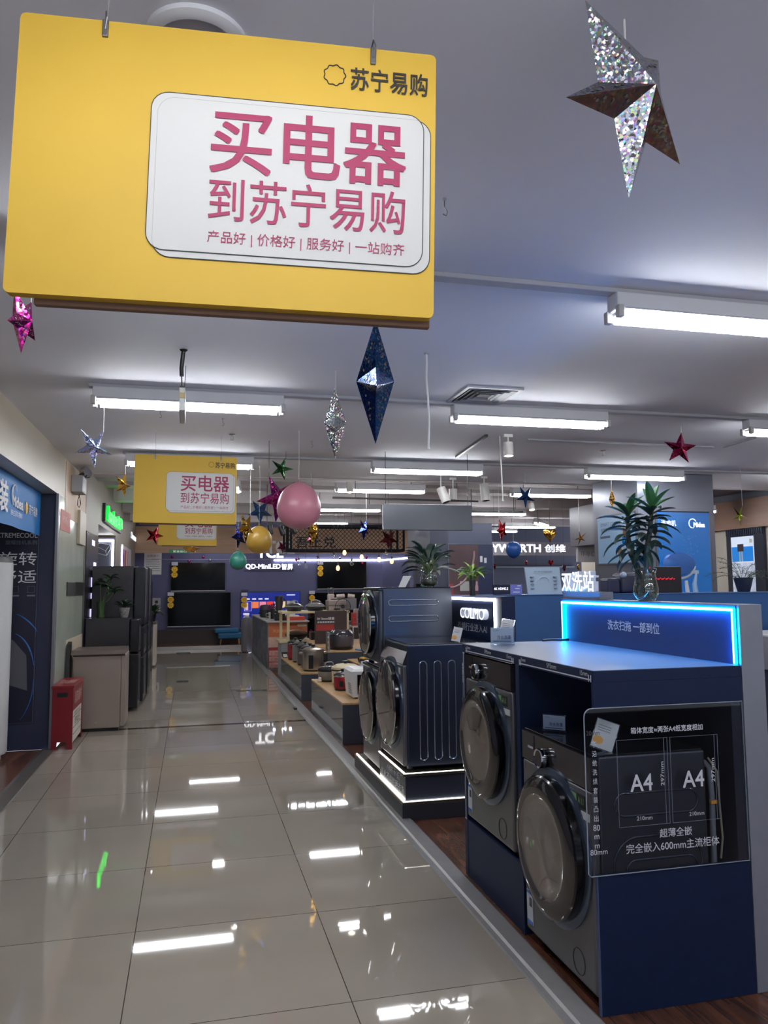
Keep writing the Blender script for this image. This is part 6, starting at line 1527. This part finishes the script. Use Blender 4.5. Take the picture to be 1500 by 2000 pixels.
# big clad pillar with pictures
t = root('clad_pillar', (5.6,8.8,0), 'broad grey metal-clad pillar carrying a bright blue picture and a pale cooking picture', 'pillar')
build(B(5.10,6.13,8.15,9.20,0,2.798,0.002), 'cladding', STEELG, t)
build(ringline([(5.33,1.2),(6.05,1.2),(6.05,2.34),(5.33,2.34)], (0,8.145,0), (1,0,0), (0,0,1), 0.014), 'picture_frame', M('frame_slate',(92,94,104),0.35,metal=0.4), t)
build(B(5.34,6.04,8.135,8.148,1.2,2.33), 'blue_picture', M('lit_blue_picture',(22,92,160),0.3,emit=0.30,ecol=(16,106,190)), t)
text('Midea', (5.905,8.134,2.185), '-y', 0.15, 0.055, LITW, t, 'brand_lettering', 0.02)
build(MB().tube([(5.815+0.05*math.cos(a),8.132,2.20+0.055*math.sin(a)) for a in [0.5+PI*1.4*i/16 for i in range(17)]],0.004,6), 'logo_arc', LITW, t)
vb = M('vacuum_pale_blue',(150,186,226),0.35); vw = M('vacuum_white',(206,214,226),0.35)
build(MB().lathe([(0.17,0),(0.19,-0.012),(0.17,-0.03),(0,-0.034)], (5.60,8.133,1.72), (0,1,0), 30, sx=1.15, sy=0.75), 'robot_picture', M('robot_blue',(44,98,176),0.3), t, True)
build(MB().tube([(5.60+0.215*math.cos(a),8.128,1.70-0.155*math.sin(a)) for a in [PI*0.02+PI*0.75*i/14 for i in range(15)]],0.014,6), 'robot_rim', vw, t, True)
build(MB().tube([(5.83,8.13,1.24),(5.80,8.13,1.48),(5.84,8.13,1.64)],[0.04,0.03,0.012],8), 'cleaner_picture', vb, t, True)
build(MB().tube([(5.72,8.13,1.22),(5.69,8.13,1.52)],[0.035,0.02],8).box(5.76,5.86,8.12,8.134,1.60,1.64), 'cleaner_picture', vw, t, True)
build(MB().tube([(5.88,8.13,1.28),(5.92,8.13,1.33),(5.97,8.13,1.28)],0.012,6), 'splash_picture', vw, t, True)
sp = MB()
for i in range(26):
    xx, zz = 5.66+rng.uniform(0,0.22), 1.92+rng.uniform(-0.12,0.13); sp.box(xx,xx+0.008,8.132,8.1345,zz,zz+0.012)
build(sp, 'droplet_picture', M('droplet_blue',(90,150,220),0.3), t)
text('洗地机', (5.49,8.134,2.20), '-y', 0.2, 0.07, LITW, t, 'slogan_lettering')
build(B(5.088,5.098,8.22,9.08,1.745,2.33), 'cooking_picture', M('lit_pale_blue',(120,156,186),0.35,emit=0.15,ecol=(120,160,200)), t)
build(B(5.080,5.10,8.20,9.10,2.33,2.35), 'picture_rail', M('frame_slate',(92,94,104)), t)
build(B(5.080,5.10,8.20,9.10,1.725,1.745), 'picture_rail', M('frame_slate',(92,94,104)), t)
text('SMART COOKING', (5.0875,8.72,2.235), '-x', 0.56, 0.045, M('cook_ink',(60,78,104),0.5), t, 'heading_lettering')
text('智慧烹饪 开启健康生活', (5.0875,8.72,2.165), '-x', 0.56, 0.045, M('cook_ink',(60,78,104)), t, 'heading_lettering')
build(B(5.0865,5.0880,8.78,9.02,2.06,2.09), 'dark_pill', M('cook_ink',(60,78,104)), t)
for (y, z, r, c) in ((8.42,2.10,0.075,(196,150,120)),(8.55,1.87,0.07,(206,196,176)),(8.33,1.86,0.06,(180,130,100))):
    build(MB().lathe([(r,0),(0,0.001)], (5.088,y,z), (-1,0,0), 24, cap=False), 'plate_picture', M('dish_%d'%c[0],c,0.5), t)
    build(MB().lathe([(r*0.75,0.001),(0,0.002)], (5.088,y,z), (-1,0,0), 20, cap=False), 'food_picture', M('dishfood_%d'%c[2],(120,84,62),0.5), t)
t = root('grey_bulkhead', (6.6,11.0,2.09), 'grey box bulkhead with a small pale sign under it, left of the broad pillar', 'bulkhead')
build(B(6.0,7.2,10.4,11.6,2.09,2.72,0.003), 'casing', M('bulkhead_grey',(100,98,108),0.35,metal=0.2), t)
build(B(6.08,6.45,11.5,11.58,1.84,2.09,0.003), 'sign_plate', M('sign_pale',(190,188,190),0.5), t)
k = MB()
for (x0,x1,z0,z1) in ((6.40,6.50,2.0,2.006),(6.45,6.456,1.94,2.0),(6.41,6.416,1.95,1.985),(6.485,6.491,1.95,1.985),(6.53,6.60,2.0,2.006),(6.53,6.536,1.945,2.0),(6.594,6.60,1.945,2.0),(6.562,6.568,1.93,1.99),(6.64,6.73,2.0,2.006),(6.64,6.646,1.94,2.0),(6.724,6.73,1.94,2.0),(6.64,6.73,1.937,1.943)):
    k.box(6.13+(x0-6.40)*0.8,6.13+(x1-6.40)*0.8,11.493,11.5,z0+0.0,z1)
build(k, 'sign_strokes', M('sign_stroke_grey',(120,122,132),0.5), t)
build(MB().cyl((6.6,11.0,2.72),(6.6,11.0,3.148),0.02), 'hanger', STEELG, t)
t = root('lettered_fascia_sign', (8.0,17.98,2.25), 'glowing white shop lettering on the grey fascia at the back right', 'shop sign')
text('SKYWORTH', (7.66,17.999,2.375), '-y', 1.62, 0.19, LITW, t, 'letters', 0.02, 0.04, side=LSIDE)
text('创维', (8.87,17.999,2.375), '-y', 0.56, 0.19, LITW, t, 'letters', 0.01, 0.04, side=LSIDE)
t = root('wall_ledge', (8.0,19.5,1.9), 'thin pale ledge line on the slate wall below the glowing shop lettering', 'ledge')
build(B(6.9,10.2,19.52,19.6,1.93,1.96), 'shelf', M('ledge_pale',(160,166,186),0.4), t)

# dark appliances on the blue counter in front of the pillar
t = root('dark_appliance', (3.75,6.15,1.408), 'dark navy appliance with pale knob on the blue counter, left of the large plant', 'appliance')
build(B(3.50,3.62,6.10,6.25,1.408,1.54,0.02,3), 'left_pod', M('appliance_navy',(34,40,66),0.4), t)
build(B(3.63,3.86,6.10,6.27,1.408,1.585,0.03,3), 'body', M('appliance_navy',(34,40,66)), t, True)
build(MB().ball((3.645,6.09,1.565),0.028,14,10), 'knob', M('knob_pale',(140,160,190),0.3), t, True)
t = root('box_with_red_print', (4.2,6.15,1.408), 'black box with a red zigzag logo on the blue counter behind the large plant', 'box')
build(B(3.83+0.08,4.24,6.12,6.28,1.408,1.64,0.004), 'box', M('box_charcoal',(28,26,32),0.4), t)
rp = MB(); 
for i in range(5): rp.tube([(3.97+i*0.04,6.117,1.525),(3.985+i*0.04,6.117,1.54),(4.0+i*0.04,6.117,1.525),(4.01+i*0.04,6.117,1.535)],0.004,5)
build(rp, 'red_logo', M('logo_red',(226,40,60),0.4,emit=0.5), t)
build(B(3.90,3.96,6.117,6.12,1.625,1.638), 'red_corner_print', M('logo_red',(226,40,60)), t)

# ------------------------------------------------------------------ plants
rng = random.Random(5)
LEAFG = M('glossy_dark_leaf', (38,62,56), 0.3, noise=0.2, nscale=20)
LEAFG2 = M('fresh_green_leaf', (58,112,70), 0.32, noise=0.2, nscale=20)
def vase(loc, r, h, t, water=0.55):
    prof = [(r*0.55,0.0),(r*0.72,0.004),(r*0.98,h*0.22),(r,h*0.40),(r*0.86,h*0.66),(r*0.80,h*0.85),(r*0.92,h)]
    inner = [(q*0.92, max(0.006,z)) for q, z in reversed(prof[1:])] + [(0,0.008)]
    build(MB().lathe(prof, loc, (0,0,1), 32, cap=False), 'glass_vase', GLASS, t, True)
    build(MB().lathe([(0,0.0),(r*0.55,0.0),(r*0.70,0.006),(0,0.010)], loc, (0,0,1), 28), 'vase_foot', GLASS, t, True)
    build(MB().lathe([(0,0.012),(r*0.68,0.012),(r*0.92,h*0.22),(r*0.93,h*0.40),(r*0.82,h*water),(0,h*water)], loc, (0,0,1), 28, cap=False), 'water', WATER, t, True)
V = Vector((2.085,3.29,1.412))
t = root('vase_plant', V.to_tuple(), 'large two-caned dark plant in a glass vase atop the navy cabinet back panel', 'plant')
vase(V.to_tuple(), 0.058, 0.148, t)
build(MB().lathe([(0.048,0.148),(0.050,0.150),(0.047,0.156)], V, (0,0,1), 24, cap=False), 'vase_rim', GLASS, t, True)
c1 = [V+Vector(p) for p in ((0.01,0.01,0.02),(0.0,0.05,0.13),(-0.01,0.10,0.22),(-0.01,0.125,0.33),(0.0,0.13,0.41))]
c2 = [V+Vector(p) for p in ((0.0,-0.01,0.02),(0.0,-0.01,0.13),(0.0,-0.02,0.24),(0.0,-0.055,0.34),(0.0,-0.075,0.42))]
build(MB().tube(c1,[0.010,0.011,0.012,0.012,0.008],8).tube(c2,[0.010,0.012,0.013,0.012,0.008],8), 'cane', M('dark_cane',(52,66,58),0.45), t, True)
lf = MB(); nf = MB()
def along(c, f):
    n = len(c)-1; k = min(int(f*n), n-1); return c[k].lerp(c[k+1], f*n-k)
for c in (c1, c2):
    for i in range(26):
        f = 0.50 + 0.48*i/25
        p = along(c, f); az = i*2.4 + (0 if c is c1 else 1.0)
        el = -0.25 + 0.9*(f-0.5)*2 + rng.uniform(-0.25,0.25)
        lf.leaf(p, az, el, rng.uniform(0.10,0.165)*(0.85 if f<0.6 else 1.0), rng.uniform(0.036,0.050), rng.uniform(0.5,1.3))
    for i in range(6): nf.leaf(c[-1], i*1.15+ (0.4 if c is c2 else 0), rng.uniform(0.65,1.35), rng.uniform(0.11,0.155), rng.uniform(0.042,0.054), 0.5)
    for i in range(5): lf.leaf(along(c,0.42+0.03*i), i*1.9+0.6, -0.5, rng.uniform(0.08,0.13), 0.03, 0.8)
build(lf, 'foliage', LEAFG, t, True); build(nf, 'young_leaves', LEAFG2, t, True, label='fresh green upright leaves at the crowns')
nt_ = MB()
for i in range(14): 
    a = i*0.45; nt_.tube([V+Vector((0.03*math.cos(a),0.03*math.sin(a),0.02)), V+Vector((0.012*math.cos(a),0.012*math.sin(a),0.08))],0.0015,5)
build(nt_, 'roots', M('root_brown',(110,100,84),0.6), t, True)

V = Vector((1.845,5.98,1.478))
t = root('vase_plant', V.to_tuple(), 'broad-leaved dark plant in a clear glass vase on the stacked dryer', 'plant')
vase(V.to_tuple(), 0.072, 0.135, t)
st = MB(); lf = MB(); nf = MB()
for i in range(44):
    az = i*2.399; el = 1.35-1.35*(i/44)+rng.uniform(-0.15,0.15)
    q = V + Vector((0.02*math.cos(az),0.02*math.sin(az),0.10+0.05*rng.random()))
    L = rng.uniform(0.06,0.17)*(1.0 if el<0.9 else 0.8)
    e = q + Vector((math.cos(az)*math.cos(el)*L*0.65, math.sin(az)*math.cos(el)*L*0.65, max(0.03,math.sin(el)*L+0.02)))
    st.tube([V+Vector((0,0,0.03)), q, e], 0.003, 5)
    (lf if i % 5 else nf).leaf(e, az, el*0.8, rng.uniform(0.13,0.19), rng.uniform(0.050,0.070), rng.uniform(0.4,1.1))
build(st, 'stems', STEM, t, True); build(lf, 'foliage', M('broad_dark_leaf',(34,58,52),0.35,noise=0.2,nscale=20), t, True); build(nf, 'pale_leaves', M('grey_green_leaf',(104,124,112),0.35), t, True)
build(MB().lathe([(0.045,0.012),(0.05,0.045),(0,0.05)], V, (0,0,1), 18), 'pebbles', M('pebbles',(88,78,62),0.7,noise=0.4,nscale=80), t, True)

V = Vector((2.08,5.62,1.412))
t = root('potted_plant', V.to_tuple(), 'light green and yellow variegated plant in a dark slim pot on the lettered back panel', 'plant')
build(MB().lathe([(0.022,0),(0.024,0.01),(0.018,0.06),(0.028,0.115),(0.024,0.115)], V, (0,0,1), 18), 'pot', M('slim_pot',(44,46,50),0.3), t, True)
lf = MB(); yf = MB()
for i in range(38):
    az = i*2.399; el = 1.2-1.5*(i/38)+rng.uniform(-0.2,0.2)
    q = V+Vector((0.05*math.cos(az)*rng.random(),0.05*math.sin(az)*rng.random(),0.13+0.06*rng.random()))
    (yf if i % 2 else lf).leaf(q, az, el, rng.uniform(0.07,0.125), rng.uniform(0.026,0.04), rng.uniform(0.5,1.2))
sl = MB()
for az in (PI*0.62, PI*0.55, -0.9, -0.6): sl.leaf(V+Vector((0,0,0.15)), az, rng.uniform(0.0,0.5), 0.20, 0.014, 0.5)
build(lf, 'green_leaves', LEAFM, t, True); build(yf, 'lime_leaves', LEAFY, t, True); build(sl, 'slender_leaves', M('pale_leaf',(150,160,124),0.4), t, True)
build(MB().tube([V+Vector((0,0,0.05)),V+Vector((0.005,0,0.16))],0.005,6), 'stem', STEM, t)

V = Vector((4.90,6.15,1.408))
t = root('potted_plant', V.to_tuple(), 'feathery asparagus fern in a dark pot on the blue counter at the far right', 'plant')
build(MB().lathe([(0.052,0),(0.056,0.01),(0.085,0.125),(0.088,0.13),(0.078,0.13),(0.07,0.11)], V, (0,0,1), 24), 'pot', M('dark_blue_pot',(30,36,58),0.4), t, True)
br = MB(); lf = MB()
for i in range(16):
    az = i*2.399; L = rng.uniform(0.16,0.34); el = rng.uniform(0.5,1.35); p = V+Vector((0.03*math.cos(az),0.03*math.sin(az),0.11)); pts = [p.copy()]
    for k in range(6):
        p = p+Vector((math.cos(az)*math.cos(el),math.sin(az)*math.cos(el),math.sin(el)))*(L/6); el -= 0.22; pts.append(p.copy())
    br.tube(pts, 0.002, 5)
    for k in range(2,7):
        for j in range(7):
            lf.leaf(pts[k], rng.uniform(0,2*PI), rng.uniform(-0.4,0.7), rng.uniform(0.022,0.05), 0.006, 0.6, n=2)
build(br, 'branches', M('fern_branch',(66,64,48),0.6), t, True); build(lf, 'foliage', M('fern_green',(66,88,70),0.5,noise=0.2,nscale=30), t, True)

# things standing on the stacked dryer
t = root('slanted_price_card', (1.60,5.95,1.478), 'blank pale slanted card on the near left of the stacked dryer', 'price card')
build(MB().hexa([(1.545,5.80,1.478),(1.60,5.80,1.478),(1.60,5.806,1.478),(1.545,5.806,1.478),(1.60,5.86,1.565),(1.665,5.86,1.565),(1.665,5.866,1.565),(1.60,5.866,1.565)]), 'card', M('card_grey_white',(170,172,172),0.5), t)
t = root('paper_strip', (1.76,6.2,1.478), 'tall curled pale paper strip standing at the back of the stacked dryer', 'price card')
pp_ = MB(); vs = []
for i in range(8):
    z = 1.478+0.165*i/7; dx = 0.004*math.sin(i*1.1)
    vs.append((pp_.bm.verts.new((1.745+dx,6.2,z)), pp_.bm.verts.new((1.782+dx,6.21,z))))
for a, b in zip(vs, vs[1:]): pp_.face([a[0],a[1],b[1],b[0]])
build(pp_, 'paper', M('paper_lilac',(160,164,200),0.6), t, True)
t = root('small_box', (1.83,6.1,1.478), 'small black box with pale print on the stacked dryer, left of the vase', 'box')
build(B(1.79,1.885,6.16,6.23,1.478,1.506,0.002), 'box', BLACK, t)
build(B(1.83,1.855,6.158,6.16,1.484,1.498), 'blue_print', M('print_cyan',(120,190,220),0.5), t)
t = root('silver_tube', (1.98,6.08,1.478), 'pair of silver curved tubes standing right of the vase on the stacked dryer', 'appliance')
build(MB().tube([(1.915,6.08,1.478),(1.91,6.08,1.56),(1.905,6.08,1.60)],0.008,8), 'tube', CHROME, t, True)
build(MB().tube([(1.935,6.15,1.478),(1.925,6.15,1.52),(1.925,6.15,1.60)],0.006,8), 'tube', M('tube_lilac',(150,154,200),0.2,metal=0.6), t, True)

# ------------------------------------------------------------------ right wall fittings
SLAT = M('dark_slats', (34,38,52), 0.4)
t = root('slatted_display_frame', (7.95,9.95,0), 'dark slatted frame around a bright blue and white picture on the right wall', 'display frame')
build(B(7.955,7.998,9.52,10.32,0,2.285), 'back_board', SLAT, t)
sl = MB()
for i in range(20): sl.box(7.935,7.956,9.53+i*0.0395,9.55+i*0.0395,2.19,2.28)
build(sl, 'slats', M('slat_edge',(52,58,78),0.4), t)
build(B(7.945,7.956,9.72,10.20,1.78,2.17), 'picture_top', M('lit_picture_white',(210,220,236),0.3,emit=0.55,ecol=(210,224,246)), t)
build(B(7.9435,7.945,9.73,10.19,1.80,2.02), 'picture_blue', M('lit_picture_blue',(30,120,200),0.3,emit=0.45,ecol=(30,130,220)), t)
build(B(7.942,7.9435,9.93,10.06,1.95,2.06), 'dark_appliance_picture', M('pict_umber',(66,48,58),0.4), t)
build(B(7.942,7.9435,9.95,9.98,1.80,1.95).box(7.942,7.9435,10.0,10.03,1.80,1.95), 'pale_leg_picture', M('pict_pale',(190,214,226),0.4), t)
build(B(7.942,7.9435,9.74,9.80,2.07,2.13), 'small_label_picture', M('pict_cream',(230,226,206),0.4), t)
build(B(7.945,7.956,9.72,10.20,0.9,1.78), 'picture_lower', M('lit_picture_pale',(190,198,212),0.3,emit=0.4,ecol=(196,206,226),noise=0.35,nscale=14), t)
t = root('dark_doorway_panel', (7.96,8.9,0), 'dark panel with a blue lower half and a small white box at the far right edge', 'panel')
build(B(7.955,7.998,8.2,9.28,0,2.285), 'panel', M('panel_umber',(52,50,58),0.4), t)
build(B(7.945,7.956,8.2,9.26,0,1.90), 'blue_panel', M('panel_navy_blue',(30,48,110),0.35), t)
build(B(7.94,7.956,8.2,9.27,1.90,1.925), 'rail', M('rail_pale',(160,166,180),0.4), t)
build(B(7.92,7.956,9.10,9.20,2.02,2.12,0.004), 'white_box', WHITE, t)
build(B(7.918,7.92,9.12,9.18,2.04,2.08), 'dark_opening', BLACK, t)
# a strip along the ceiling on the right
t = root('ceiling_duct', (8.0,12,2.8), 'dark recess edge above the brown fascia on the right', 'duct')
build(B(6.9,7.92,9.45,11.9,2.82,3.14,0.004), 'duct_body', M('duct_dark',(96,98,112),0.5), t)
